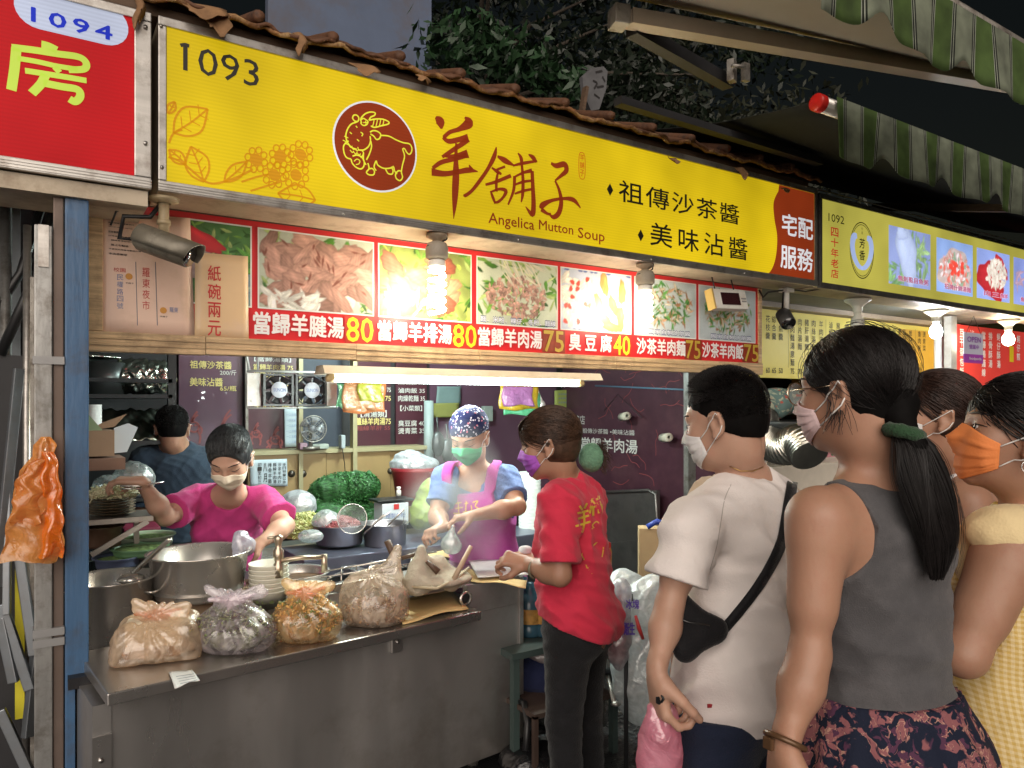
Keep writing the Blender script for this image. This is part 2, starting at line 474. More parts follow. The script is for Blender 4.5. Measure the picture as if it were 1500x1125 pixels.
def waves(seed, amp, scale, n=6, dirn=None, squash=None):
  """fold function: sum of directional sines, sharpened"""
  r = np.random.RandomState(seed); ps = []
  for i in range(n):
    d = r.normal(size=3) if dirn is None else np.array(dirn) + r.normal(size=3) * .45
    if squash is not None: d = d * np.array(squash)
    d = nrm(d); f = scale * r.uniform(.6, 1.6); w = nrm(r.normal(size=3)) * scale * .35
    ps.append((d * f, w, r.uniform(0, 6.28), r.uniform(.5, 1) / (.5 + f / scale)))
  tot = sum(p[3] for p in ps)
  def fn(X, Y, Z):
    o = 0
    for d, w, ph, a in ps:
      ww = np.sin(X * w[0] + Y * w[1] + Z * w[2] + ph * 2) * 1.3
      q = np.sin(X * d[0] + Y * d[1] + Z * d[2] + ph + ww)
      o = o + a * (np.abs(q) * 1.5 - .9)
    return o * (amp / tot)
  return fn
def plane_cut(p, n):
  """keeps the side the normal points away from"""
  p = np.array(p, float); n = nrm(n)
  return lambda X, Y, Z: (X - p[0]) * n[0] + (Y - p[1]) * n[1] + (Z - p[2]) * n[2]
# ------------------------------------------------------------------ people
def head_frame(c, f, tilt=0.0, roll=0.0):
  """f forward; tilt>0 looks down (radians)"""
  f = nrm(f); r = nrm(np.cross(f, (0, 0, 1))); u = np.cross(r, f)
  if tilt:
    f2 = f * math.cos(tilt) - u * math.sin(tilt); u = u * math.cos(tilt) + f * math.sin(tilt); f = f2
  if roll:
    r2 = r * math.cos(roll) + u * math.sin(roll); u = u * math.cos(roll) - r * math.sin(roll); r = r2
  return np.array(c, float), np.array([r, f, u])
class Head:
  def __init__(h, c, f, tilt=0.0, roll=0.0, s=1.0, fem=True):
    h.c, h.A = head_frame(c, f, tilt, roll); h.s = s; h.fem = fem
  def w(h, x, y, z): return h.c + h.s * (x * h.A[0] + y * h.A[1] + z * h.A[2])
  def loc(h, X, Y, Z):
    x, y, z = X - h.c[0], Y - h.c[1], Z - h.c[2]
    return [(x * h.A[i][0] + y * h.A[i][1] + z * h.A[i][2]) / h.s for i in range(3)]
  def build(h, S, closed=False):
    s = h.s; e = lambda p, r, k=.02, sub=False: S.ell(h.w(*p), np.array(r) * s, h.A, k, sub)
    c = lambda p, q, a, b, k=.012: S.cone(h.w(*p), h.w(*q), a * s, b * s, k)
    e((0, -.012, .040), (.075, .094, .082), .03)
    e((0, .020, -.012), (.064, .072, .088), .035)
    jw = .046 if h.fem else .053
    e((0, .040, -.068), (jw, .045, .038), .03)
    c((0, .070, -.092), (0, .066, -.088), .016, .016, .02)
    for q in (-1, 1):
      e((q * .036, .062, -.020), (.026, .026, .028), .025)
      e((q * .031, .097, .010), (.018, .017, .012), .014, True)
      e((q * .031, .0745, .010), (.0135, .0150, .0125), .004)
      c((q * .012, .086, .030), (q * .045, .074, .031), .0095, .007, .014)
      c((q * .014, .0895, .0145), (q * .047, .076, .0145), .0030, .0024, .004)
      c((q * .016, .0885, .0035), (q * .046, .077, .0045), .0026, .002, .005)
      e((q * .078, -.006, -.004), (.0085, .019, .031), .008)
      c((q * .083, .004, .018), (q * .088, -.017, .018), .005, .005, .006)
      c((q * .088, -.017, .018), (q * .086, -.020, -.008), .005, .004, .006)
      e((q * .0875, -.003, .0), (.006, .010, .014), .005, True)
      e((q * .079, .006, -.032), (.006, .008, .009), .008)
    c((0, .086, .018), (0, .106, -.020), .0085, .0115, .012)
    for q in (-1, 1): c((q * .012, .094, -.026), (q * .008, .096, -.028), .0085, .008, .010)
    c((-.020, .0845, -.050), (.020, .0845, -.050), .0075, .0075, .008)
    c((-.016, .083, -.060), (.016, .083, -.060), .0085, .0085, .008)
    return h
  def surf(h, S, d, r0=0.16, off=0.0):
    """march from outside along local direction(s) d (n,3) to the skin; returns world points"""
    d = np.asarray(d, float); d = d / np.linalg.norm(d, axis=1)[:, None]
    W = d[:, :1] * h.A[0] + d[:, 1:2] * h.A[1] + d[:, 2:3] * h.A[2]
    t = np.full(len(d), r0 * h.s)
    for _ in range(22):
      p = h.c + W * t[:, None]; D = S.field(p[:, 0], p[:, 1], p[:, 2]); t -= np.clip(D - off, -.01, .03) * .9
    return h.c + W * t[:, None]
def hand(S, wrist, dirn, palm, size=1.0, curl=(.5, .5, .5, .5), thumb=.4, side=1, k=.006, spread=1.0):
  """hand into solid S. dirn: wrist->knuckles, palm: palm normal, side: +1 thumb towards cross(dirn,palm)"""
  d = nrm(dirn); p = nrm(np.array(palm) - d * np.dot(palm, d)); t = np.cross(d, p) * side; w = np.array(wrist, float); z = size
  S.cone(w - d * .012 * z, w + d * .03 * z, .021 * z, .026 * z, .02, flat=(p, .62))
  for q in (-.024, -.008, .008, .024):
    S.cone(w + d * .02 * z + t * q * .6 * z, w + d * .082 * z + t * q * z, .014 * z, .0112 * z, .012)
  L = [.074, .080, .075, .060]
  for i in range(4):
    q = (.027 - .018 * i) * z
    a = w + d * (.084 - abs(i - 1.2) * .004) * z + t * q
    ang = curl[i] * .9; cur = a; r = .0092 * z if i < 3 else .0080 * z
    for j, fr in enumerate((.46, .30, .24)):
      sp = t * (.10 * spread * (1.5 - i)) * (1 if j == 0 else .4)
      v = nrm(d * math.cos(ang) + p * math.sin(ang) + sp)
      nx = cur + v * L[i] * fr * z
      S.cone(cur, nx, r * (1 - .06 * j), r * (.93 - .06 * j), k if j == 0 else .003); cur = nx; ang += curl[i] * 1.15
  a = w + d * .022 * z + t * .024 * z + p * .006 * z; b = a + nrm(d * .65 + t * .75 + p * .35 * (1 + thumb)) * .042 * z
  c = b + nrm(d * .85 + t * (.5 - thumb) + p * (.35 + thumb)) * .030 * z; e = c + nrm(d * .85 + t * (.15 - thumb) + p * (.4 + thumb)) * .024 * z
  S.cone(a, b, .017 * z, .012 * z, .014); S.cone(b, c, .0112 * z, .0102 * z, .004); S.cone(c, e, .0102 * z, .0085 * z, .003)
class Figure:
  """pel, wai, che, nek: spine points; rh / rs: right vectors of hips and shoulders; arms: dict side -> (shoulder, elbow, wrist, hand kwargs)"""
  def __init__(f, name, foot, label, head, pel, wai, che, nek, rh, rs, w=1.0, fem=True, group=None, category='person'):
    f.root = thing('person', foot, label, category, group); f.S = Solid(); f.h = head; f.w = w; f.fem = fem
    f.pel, f.wai, f.che, f.nek = [np.array(x, float) for x in (pel, wai, che, nek)]
    f.rh, f.rs = nrm(rh), nrm(rs); f.arms = {}
  def axes(f, r, up):
    up = nrm(up); r = nrm(r - up * np.dot(r, up)); return np.array([r, np.cross(up, r), up])
  def torso(f, S, g=0.0, bust=True, k=.06):
    w = f.w
    a = f.axes(f.rh, f.wai - f.pel); S.ell(f.pel, ((.165 if f.fem else .155) * w + g, .118 * w + g, .13 + g), a, k)
    if f.fem:
      for q in (-1, 1): S.ell(f.pel + a[0] * q * .065 - a[1] * .05 - a[2] * .03, (.085 * w + g, .085 * w + g, .09 + g), a, .04)
    m = (f.pel + f.wai) / 2; b = f.axes(f.rh + f.rs, f.che - f.pel)
    S.ell(f.wai, ((.125 if f.fem else .142) * w + g, .095 * w + g, .14 + g), b, k)
    c = f.axes(f.rs, f.nek - f.wai)
    S.ell(f.che, ((.148 if f.fem else .168) * w + g, (.100 if f.fem else .112) * w + g, .155 + g), c, k)
    S.ell(f.che + c[2] * .09 - c[1] * .012, ((.150 if f.fem else .178) * w + g, .078 * w + g, .075 + g), c, .05)
    if f.fem and bust:
      for q in (-1, 1) if getattr(f, 'bust', True) else (): S.ell(f.che + c[0] * q * .065 + c[1] * .085 - c[2] * .01, (.055 * w + g, .05 * w + g, .055 + g), c, .04)
    f.ca = c
  def shoulders(f, S, g=0.0):
    c = f.ca
    for s, (sh, el, wr, kw) in f.arms.items():
      sh = np.array(sh, float)
      S.cone(f.nek - c[2] * .0, sh - (sh - f.nek) * .12, .038 + g * .6, (.040 if f.fem else .044) + g, .045)
      S.cone(f.che + c[2] * .05 + c[0] * (.055 if np.dot(sh - f.che, c[0]) > 0 else -.055), sh, (.060 if f.fem else .066) + g, .041 + g, .045)
  def arm(f, s, sh, el, wr, dirn=None, palm=None, side=1, **kw):
    f.arms[s] = (np.array(sh, float), np.array(el, float), np.array(wr, float), dict(dirn=dirn, palm=palm, side=side, **kw))
    return f
  def body(f, vox=.005, skin=None, am=1.0, legs=True, neck_r=None):
    S = f.S
    f.h.build(S); f.torso(S)
    nr = neck_r or (.045 if f.fem else .052)
    S.cone(f.h.w(0, -.022, -.05), f.nek + nrm(f.nek - f.che) * .0, nr * .98, nr * 1.12, .035)
    S.cone(f.h.w(0, -.022, -.02), f.h.w(0, -.02, -.08), nr * .95, nr, .03)
    f.shoulders(S)
    for s, (sh, el, wr, kw) in f.arms.items():
      S.cone(sh, el, .047 * am, .036 * am, .03); S.cone(sh + (el - sh) * .2, sh + (el - sh) * .62, .046 * am, .041 * am, .03)
      S.cone(el, el + (wr - el) * .35, .037 * am, .0385 * am, .02); S.cone(el + (wr - el) * .35, wr, .0375 * am, .0245 * am, .03)
      if kw['dirn'] is not None: hand(S, wr, **kw)
    if legs:
      a = f.axes(f.rh, (0, 0, 1)); z0 = f.root.location.z
      for q in (-1, 1):
        hp = f.pel + a[0] * q * .085 - V3(0, 0, .04); base = np.array([hp[0] + a[0][0] * q * .02, hp[1] + a[0][1] * q * .02, 0])
        kn = base + V3(0, 0, .47) + a[1] * .01; an = base + V3(0, 0, .09) - a[1] * .02
        S.cone(hp, kn, .080, .046, .03); S.cone(kn, kn + (an - kn) * .3, .045, .047, .015); S.cone(kn + (an - kn) * .3, an, .047, .033, .02)
        S.cone(an, an + a[1] * .02 - V3(0, 0, .05), .036, .034, .02); S.cone(an - a[1] * .02 - V3(0, 0, .05), an + a[1] * .15 - V3(0, 0, .063), .034, .024, .02, flat=((0, 0, 1), .8))
    f.bodyo = S.mesh('body', vox, skin, f.root)
    return f.bodyo
  def eyes(f, closed=False, brow=True, hairm=None, iris=None):
    h = f.h
    if not closed:
      mb = MB()
      for q in (-1, 1): mb.ball(h.w(q * .031, .0772, .0095), .0125 * h.s, 14)
      e = mb.build('eyeballs', mat('eye_white', (.75, .72, .68), .15, var=.0), f.root)
      mb = MB()
      for q in (-1, 1):
        p = h.w(q * .032, .0895, .0095); n = nrm(h.A[1] + h.A[0] * q * .05)
        mb.lathe(p - n * .0015, [(0.0001, .0022), (.003, .0020), (.0058, .0010), (.0060, 0)], 16, axis=n)
      mb.build('irises', mat('iris', (.012, .008, .006), .1, var=0), f.root)
    mb = MB()
    for q in (-1, 1):
      n = 7
      for (z0, x0, x1, r, dy) in ((.0165, .016, .048, .0011, .0035), (.036, .013, .050, .0021, .0050)):
        if r > .002 and not brow: continue
        d = [(q * (x0 + (x1 - x0) * i / (n - 1)), .085 - .3 * max(0, i / (n - 1) - .3) ** 2 * .1 - .008 * i / (n - 1), z0 - .012 + (math.sin(i / (n - 1) * 3.0) * (.003 if r < .002 else .004)) + (.0 if r > .002 else -.001)) for i in range(n)]
        if closed and r < .002: d = [(a, b, .004 - .004 * math.sin(i / (n - 1) * 3.1)) for i, (a, b, c_) in enumerate(d)]
        P = h.surf(f.S, [(a, b, c_ + .006) for a, b, c_ in d], off=.0004)
        mb.tube(P, [r * (.5 + math.sin(3.1 * (i + .3) / n)) * .8 for i in range(n)], 5)
    mb.build('brows', hairm or M_hair, f.root)
  def mask(f, m, down=-.095, top=.008, loops=True, lm=None, puff=.006):
    """pleated face mask"""
    h = f.h; nu, nv = 33, 25; P = []
    for j in range(nv):
      v = j / (nv - 1)
      for i in range(nu):
        u = i / (nu - 1) * 2 - 1; a = u * 1.02
        zt = top - .030 * abs(u) ** 1.6; zb = down + .030 * abs(u) ** 2.0
        z = zt + (zb - zt) * v
        P.append((math.sin(a) * .088, math.cos(a) * .096, z * (1 - .0 * v)))
    P = np.array(P); W = h.surf(f.S, P, r0=.17, off=.0035)
    U = np.tile(np.linspace(-1, 1, nu), nv); Vv = np.repeat(np.linspace(0, 1, nv), nu)
    D = P / np.linalg.norm(P, axis=1)[:, None]; D = D[:, :1] * h.A[0] + D[:, 1:2] * h.A[1] + D[:, 2:3] * h.A[2]
    # tent over nose and chin: blur radius
    rr = np.linalg.norm(W - h.c, axis=1).reshape(nv, nu)
    for _ in range(3):
      q = rr.copy(); q[:, 1:-1] = (rr[:, :-2] + rr[:, 2:] + rr[:, 1:-1]) / 3; rr = np.maximum(q, rr * .0 + q)
      q = rr.copy(); q[1:-1] = (rr[:-2] + rr[2:] + rr[1:-1]) / 3; rr = q
    rr = np.maximum(rr, np.linalg.norm(W - h.c, axis=1).reshape(nv, nu) - .001)
    inner = np.clip((1 - np.abs(U)) * 4, 0, 1) * np.clip(np.minimum(Vv, 1 - Vv) * 5, 0, 1)
    pleat = (np.mod(Vv * 4.0, 1.0)) * .0045 * inner * (Vv > .2) * (Vv < .85)
    rs = np.random.RandomState(int(abs(h.c[0]) * 1000) % 999)
    wr = np.sin(U * 9 + Vv * 5 + rs.rand() * 6) * np.sin(Vv * 7 - U * 4) * .0016 * inner
    rr = rr.ravel() + pleat + puff * inner * .7 + wr
    W = h.c + D * rr[:, None]
    idx = np.arange(nu * nv).reshape(nv, nu)
    F = np.stack([idx[:-1, :-1], idx[:-1, 1:], idx[1:, 1:], idx[1:, :-1]], -1).reshape(-1, 4)
    o = np_mesh('face_mask', W, F, m, f.root); md = o.modifiers.new('s', 'SOLIDIFY'); md.thickness = .0015
    if loops:
      mb = MB()
      for q, col in ((-1, 0), (1, nu - 1)):
        for row, ez in ((2, .024), (nv - 3, -.028)):
          a = W.reshape(nv, nu, 3)[row, col]
          e = h.w(q * .083, -.012, ez * .8)
          la = h.loc(*a); le = h.loc(*e)
          pts = []
          for i in range(6):
            t = i / 5; pts.append(tuple(np.array(la) * (1 - t) + np.array(le) * t))
          Pp = h.surf(f.S, pts, off=.0022)
          mb.tube([a] + list(Pp[1:]) + [h.w(q * .086, -.021, ez * .3)], .0014, 5)
      mb.build('ear_loops', lm or mat('loop_white', (.8, .79, .77), .8, var=.03), f.root)
    return o
  def sleeve(f, S, s, r0, r1, t=.8, g=0.0, k=.03):
    sh, el, wr, kw = f.arms[s]
    if t <= 1: S.cone(sh, sh + (el - sh) * t, r0, r1, k)
    else: S.cone(sh, el, r0, (r0 + r1) / 2, k); S.cone(el, el + (wr - el) * (t - 1), (r0 + r1) / 2, r1, k)
  def shirt(f, name, m, g=.018, r0=.062, r1=.066, t=.62, hem=None, neck=(.068, .02), fold=.006, fs=38, seed=1, vox=.0055, bust=True, cuts=(), under=.0, flare=0.0, neckline=None):
    S = Solid(); f.torso(S, g, bust); f.shoulders(S, g * .7)
    if flare: S.cone(f.wai - (f.che - f.wai) * .1, f.pel - (f.wai - f.pel) * .35, (.125) * f.w + g, .155 * f.w + g + flare, .06, flat=(f.axes(f.rh, (0, 0, 1))[1], .72))
    cl = []
    for s, (sh, el, wr, kw) in f.arms.items(): f.sleeve(S, s, r0, r1, t)
    nd = nrm(f.h.w(0, -.02, -.07) - f.nek); nf = f.ca[1]
    S.cone(f.nek + nd * .012 + nf * neck[1], f.nek + nd * .14 + nf * neck[1] * 2.2, neck[0], neck[0] * 1.25, .008, sub=True)
    if neckline: S.cone(f.nek + nd * .02, f.nek + nf * neckline[0] - nd * neckline[1], neck[0] * .8, neckline[2], .01, sub=True)
    cuts = list(cuts)
    if hem is not None:
      cuts.append(hem if callable(hem) else plane_cut((0, 0, hem), (0, 0, -1)))
    w1 = waves(seed, fold, fs, 5); w2 = waves(seed + 9, fold * .6, fs * 2.3, 4)
    # flat sleeve ends
    for s, (sh, el, wr, kw) in f.arms.items():
      if t <= 1.0:
        d = nrm(el - sh); e = sh + (el - sh) * t
        def c(X, Y, Z, d=d, e=e, sh=sh):
          ax = (X - e[0]) * d[0] + (Y - e[1]) * d[1] + (Z - e[2]) * d[2]
          rr = np.sqrt(np.maximum(0, (X - e[0]) ** 2 + (Y - e[1]) ** 2 + (Z - e[2]) ** 2 - ax * ax))
          return np.minimum(ax, .13 - rr)
        cuts.append(c)
    o = S.mesh(name, vox, m, f.root, fold=lambda X, Y, Z: w1(X, Y, Z) + w2(X, Y, Z), cut=cuts)
    return o
  def trousers(f, name, m, z1=.06, g=.012, stance=.085, top=None, vox=.007, wide=1.0, fold=.004, seed=3, spread=.02, knee=.0):
    S = Solid(); a = f.axes(f.rh, (0, 0, 1)); w = f.w
    S.ell(f.pel, (.165 * w + g, .120 * w + g, .14 + g), a, .05)
    if f.fem:
      for q in (-1, 1): S.ell(f.pel + a[0] * q * .07 - a[1] * .05 - a[2] * .03, (.09 * w, .088 * w, .095), a, .03)
    for q in (-1, 1):
      hp = f.pel + a[0] * q * stance - V3(0, 0, .04); base = np.array([hp[0] + a[0][0] * q * spread, hp[1] + a[0][1] * q * spread, 0])
      kn = base + V3(0, 0, .47) + a[1] * .01; an = base + V3(0, 0, z1) - a[1] * .02
      S.cone(hp, kn, .094 * wide * (.5 + .5 * w), .062 * wide, .03); S.cone(kn, an, .062 * wide, (.05 if wide < 1.1 else .075) * wide, .02)
    cuts = [plane_cut((0, 0, z1), (0, 0, -1))]
    if top is not None: cuts.append(plane_cut((0, 0, top), (0, 0, 1)))
    return S.mesh(name, vox, m, f.root, fold=waves(seed, fold, 45, 6, (0, 0, 1)), cut=cuts)
  def shoes(f, m, spread=.02, stance=.085):
    a = f.axes(f.rh, (0, 0, 1)); S = Solid()
    for q in (-1, 1):
      hp = f.pel + a[0] * q * (stance + spread); b = np.array([hp[0], hp[1], .0])
      S.cone(b + V3(0, 0, .05) - a[1] * .05, b + V3(0, 0, .042) + a[1] * .14, .046, .040, .02, flat=((0, 0, 1), .85)); S.cone(b + V3(0, 0, .05) - a[1] * .03, b + V3(0, 0, .10) - a[1] * .02, .048, .05, .03)
    return S.mesh('shoes', .008, m, f.root, cut=plane_cut((0, 0, .004), (0, 0, -1)))
  def hair_cap(f, m, grow=.010, keep=None, vox=.004, seed=5, extra=None, amp=.002, back=0.0):
    """hair mass: skull grown outwards, kept where keep(x,y,z local)<0"""
    h = f.h; s = h.s; S = Solid()
    S.ell(h.w(0, -.012, .040), np.array((.075 + grow, .094 + grow, .082 + grow)) * s, h.A, .03)
    S.ell(h.w(0, -.02 - back, -.015), np.array((.060 + grow, .070 + grow, .072 + grow * .4)) * s, h.A, .03)
    if extra: extra(S, h)
    def cut(X, Y, Z):
      x, y, z = h.loc(X, Y, Z); return keep(x, y, z) * s
    return S.mesh('hair', vox, m, f.root, fold=waves(seed, amp, 160, 5, squash=(1, 1, .25)), cut=cut if keep else None)
def fuzz(f, seed, n, m, l0=.012, l1=.006, grow=.004, r=.0007, yf=.62, zb=-.25):
  h = f.h; rs = np.random.RandomState(seed); d = rs.normal(size=(n * 2, 3)); d /= np.linalg.norm(d, axis=1)[:, None]; d = d[(d[:, 2] > .15) | ((d[:, 1] < -.1) & (d[:, 2] > zb))]; d = d[d[:, 1] < yf]
  q = 1 / np.sqrt(((d / (np.array((.075, .094, .082)) + grow)) ** 2).sum(1)); ln = np.where(d[:, 2] > .45, l0, l1)[:, None]
  P = np.stack([np.array((0, -.012, .04)) + d * (q[:, None] + ln * t) + np.array((0, .5, -.1)) * ln * t * t for t in np.linspace(0, 1, 4)])
  strand_mesh('hair', h.c + P[..., :1] * h.A[0] + P[..., 1:2] * h.A[1] + P[..., 2:3] * h.A[2], r, m, f.root)
def strands(name, h, m, parent, starts, end, n, seed, grow=.012, r=.0009, segs=12, jit=.004, tail=None, wob=.0):
  """hair strands laid over the skull ellipsoid of head h from local directions starts() to direction end, then along tail (world points)"""
  rs = np.random.RandomState(seed); c = np.array((0, -.012, .040)); rad = np.array((.075, .094, .082)) + grow
  d0 = np.array([starts(rs) for _ in range(n)], float); d0 /= np.linalg.norm(d0, axis=1)[:, None]
  e = nrm(end); d1 = e + rs.normal(size=(n, 3)) * .10; d1 /= np.linalg.norm(d1, axis=1)[:, None]
  om = np.arccos(np.clip((d0 * d1).sum(1), -.999, .999)); P = []
  gr = rs.uniform(-.002, jit, n)
  for i in range(segs):
    t = i / (segs - 1)
    d = (np.sin((1 - t) * om) / np.sin(om))[:, None] * d0 + (np.sin(t * om) / np.sin(om))[:, None] * d1
    q = 1 / np.sqrt(((d / rad) ** 2).sum(1)); lz = d[:, 2] * q
    ext = np.clip(-lz - .0, 0, 1) * .25
    loc = c + d * (q + gr + ext * 0)[:, None]
    P.append(h.c + h.s * (loc[:, :1] * h.A[0] + loc[:, 1:2] * h.A[1] + loc[:, 2:3] * h.A[2]))
  P = np.array(P)   # segs, n, 3
  return strand_mesh(name, P, r, m, parent)
def strand_mesh(name, P, r, m, parent, k=3):
  S_, n, _ = P.shape
  T = np.gradient(P, axis=0); T /= np.linalg.norm(T, axis=2)[:, :, None] + 1e-9
  A = np.cross(T, np.array([.31, .52, .79])); A /= np.linalg.norm(A, axis=2)[:, :, None] + 1e-9; B = np.cross(T, A)
  rr = r * np.linspace(1, .45, S_)[:, None, None]
  V = np.stack([P + (A * math.cos(2 * math.pi * j / k) + B * math.sin(2 * math.pi * j / k)) * rr for j in range(k)], 2)  # S,n,k,3
  idx = np.arange(S_ * n * k).reshape(S_, n, k)
  F = np.stack([idx[:-1], np.roll(idx, -1, 2)[:-1], np.roll(idx, -1, 2)[1:], idx[1:]], -1).reshape(-1, 4)
  return np_mesh(name, V.reshape(-1, 3), F, m, parent)
def lock(name, pts, rads, n, seed, r, m, parent, segs=20, taper=.6):
  """a tail of hair along world points"""
  rs = np.random.RandomState(seed)
  c = np.array(smooth_line([tuple(p) + (q,) for p, q in zip(pts, rads)], 8)); L = len(c)
  ii = np.linspace(0, L - 1, segs).astype(int); c = c[ii]
  a = rs.uniform(0, 6.283, n); q = np.sqrt(rs.uniform(0, 1, n)); ln = rs.uniform(taper, 1, n)
  P = []
  for i in range(segs):
    t = ln * i / (segs - 1); j = t * (segs - 1); j0 = np.clip(j.astype(int), 0, segs - 2); fr = (j - j0)[:, None]
    b = c[j0] * (1 - fr) + c[j0 + 1] * fr
    ax1 = np.array([RGT.x, RGT.y, 0.0]); ax2 = np.array([FWD.x, FWD.y, 0.0])
    aa = a + np.sin(t * 5 + a * 3) * .25
    P.append(b[:, :3] + (ax1 * np.cos(aa)[:, None] + ax2 * .6 * np.sin(aa)[:, None]) * (q * b[:, 3])[:, None])
  return strand_mesh(name, np.array(P), r, m, parent)
M_hair = mat('hair_black', (.010, .008, .008), .38, var=.5, nscale=40, spec=.35)
M_hairB = mat('hair_underlayer', (.004, .0035, .0035), .75, var=.3, nscale=40, spec=.1)
SK = dict(rough=.50, var=.10, nscale=14, bump=.05, bscale=320, sss=.12, rvar=.10, dirt_amt=.35, dscale=28)
M_skin = mat('skin', (.43, .235, .155), dirt=(.34, .15, .10), **SK)
M_skin2 = mat('skin_tan', (.37, .20, .13), dirt=(.28, .12, .08), **SK)
M_skin3 = mat('skin_light', (.52, .31, .22), dirt=(.46, .22, .16), **SK)
# ------------------------------------------------------------------ fabric, skin and hair materials for the people
def fabric(name, col, **k):
  k.setdefault('rough', .85); k.setdefault('var', .08); k.setdefault('bump', .20); k.setdefault('bscale', 230); k.setdefault('spec', .2); k.setdefault('sheen', .15)
  return mat(name, col, **k)
def print_mat(name, base, layers, rough=.85):
  """layers: (colour, voronoi/noise scale, threshold lo, hi, kind)"""
  if name in MATS: return MATS[name]
  m = mat(name, base, rough=rough, var=.1, bump=.2, bscale=250, spec=.2); N = m.node_tree.nodes; L = m.node_tree.links
  b = N['Principled BSDF']; src = b.inputs['Base Color'].links[0].from_socket
  tc = N.new('ShaderNodeTexCoord')
  for i, (c, sc_, lo, hi, kind) in enumerate(layers):
    n0 = N.new('ShaderNodeTexNoise'); n0.inputs['Scale'].default_value = sc_ * 1.1; n0.inputs['Detail'].default_value = 2
    L.new(tc.outputs['Object'], n0.inputs['Vector'])
    ad = N.new('ShaderNodeVectorMath'); ad.operation = 'MULTIPLY_ADD'; ad.inputs[1].default_value = (.9 / sc_,) * 3
    L.new(n0.outputs['Color'], ad.inputs[0]); L.new(tc.outputs['Object'], ad.inputs[2])
    if kind == 'n':
      t = N.new('ShaderNodeTexNoise'); t.inputs['Scale'].default_value = sc_; t.inputs['Detail'].default_value = 3; t.inputs['Distortion'].default_value = 1.5
      o = t.outputs['Fac']
    else:
      t = N.new('ShaderNodeTexVoronoi'); t.inputs['Scale'].default_value = sc_
      if kind == 'e': t.feature = 'DISTANCE_TO_EDGE'
      o = t.outputs['Distance']
    L.new(ad.outputs[0], t.inputs['Vector'])
    mr = N.new('ShaderNodeMapRange'); mr.inputs['From Min'].default_value = lo; mr.inputs['From Max'].default_value = hi
    L.new(o, mr.inputs['Value'])
    mm = N.new('ShaderNodeMix'); mm.data_type = 'RGBA'; L.new(mr.outputs[0], mm.inputs[0]); L.new(src, mm.inputs[6]); mm.inputs[7].default_value = (*c, 1)
    src = mm.outputs[2]
  L.new(src, b.inputs['Base Color'])
  return m
def gingham(name):
  m = mat(name, (.62, .43, .12), rough=.85, var=.06, bump=.2, bscale=250); N = m.node_tree.nodes; L = m.node_tree.links; b = N['Principled BSDF']
  src = b.inputs['Base Color'].links[0].from_socket; tc = N.new('ShaderNodeTexCoord'); mp = N.new('ShaderNodeMapping')
  mp.inputs['Rotation'].default_value = (0, 0, R(35)); L.new(tc.outputs['Object'], mp.inputs['Vector'])
  fs = []
  for ax in ('Z', 'X'):
    w = N.new('ShaderNodeTexWave'); w.bands_direction = ax; w.inputs['Scale'].default_value = 34; w.inputs['Distortion'].default_value = .3; w.inputs['Detail'].default_value = 0
    L.new(mp.outputs['Vector'], w.inputs['Vector']); g = N.new('ShaderNodeMath'); g.operation = 'GREATER_THAN'; g.inputs[1].default_value = .5; L.new(w.outputs['Fac'], g.inputs[0]); fs.append(g)
  a = N.new('ShaderNodeMath'); a.operation = 'ADD'; L.new(fs[0].outputs[0], a.inputs[0]); L.new(fs[1].outputs[0], a.inputs[1])
  h = N.new('ShaderNodeMath'); h.operation = 'MULTIPLY'; h.inputs[1].default_value = .36; L.new(a.outputs[0], h.inputs[0])
  mm = N.new('ShaderNodeMix'); mm.data_type = 'RGBA'; L.new(h.outputs[0], mm.inputs[0]); L.new(src, mm.inputs[6]); mm.inputs[7].default_value = (.86, .74, .46, 1)
  L.new(mm.outputs[2], b.inputs['Base Color']); return m
def march(field, px, py, t0, off=0.0):
  r = np.array(ray(px, py)); L = np.linalg.norm(r); o = np.array((0, 0, CAMZ)); t = t0
  for _ in range(60):
    p = o + r * t; d = float(field(p[0], p[1], p[2])) - off
    t += d * .7 / L
    if abs(d) < .0003: break
  return o + r * t
def ribbon_on(field, pts, wpx, t0, off, name, m, parent, n=6, closed=False, mb=None, ws=None):
  s = smooth_line(pts, n, closed); V = []; k = len(s)
  for i, p in enumerate(s):
    a = s[(i + 1) % k] if closed else s[min(i + 1, k - 1)]; b = s[i - 1] if (closed or i) else s[0]
    d = nrm((a[0] - b[0], a[1] - b[1])); w = wpx * (1 if ws is None else np.interp(i / (k - 1), np.linspace(0, 1, len(ws)), ws))
    for sg in (1, -1): V.append(march(field, p[0] - d[1] * sg * w / 2, p[1] + d[0] * sg * w / 2, t0, off))
  F = [(2 * i, 2 * ((i + 1) % k), 2 * ((i + 1) % k) + 1, 2 * i + 1) for i in range(k if closed else k - 1)]
  if mb is not None: mb._new(V, F, True); return None
  o = np_mesh(name, np.array(V), np.array(F), m, parent); md = o.modifiers.new('s', 'SOLIDIFY'); md.thickness = .003; md.offset = 0
  return o
def with_fold(S, *fs):
  return lambda X, Y, Z: S.field(X, Y, Z) + sum(f(X, Y, Z) for f in fs)
J = PT
M_white = fabric('cotton_white', (.88, .82, .79), var=.04)
M_maskw = mat('mask_white', (.74, .73, .73), .85, var=.03, bump=.1, bscale=300)
def crown_start(lo=-.2, front=1.0):
  """start directions along hairline/top, local"""
  def f(rs):
    a = rs.uniform(-1.25, 1.25); z = rs.uniform(lo, 1.0)
    return (math.sin(a) * (1.05 - z * .5), math.cos(a) * .9 * front * (1 - z * .45), z)
  return f
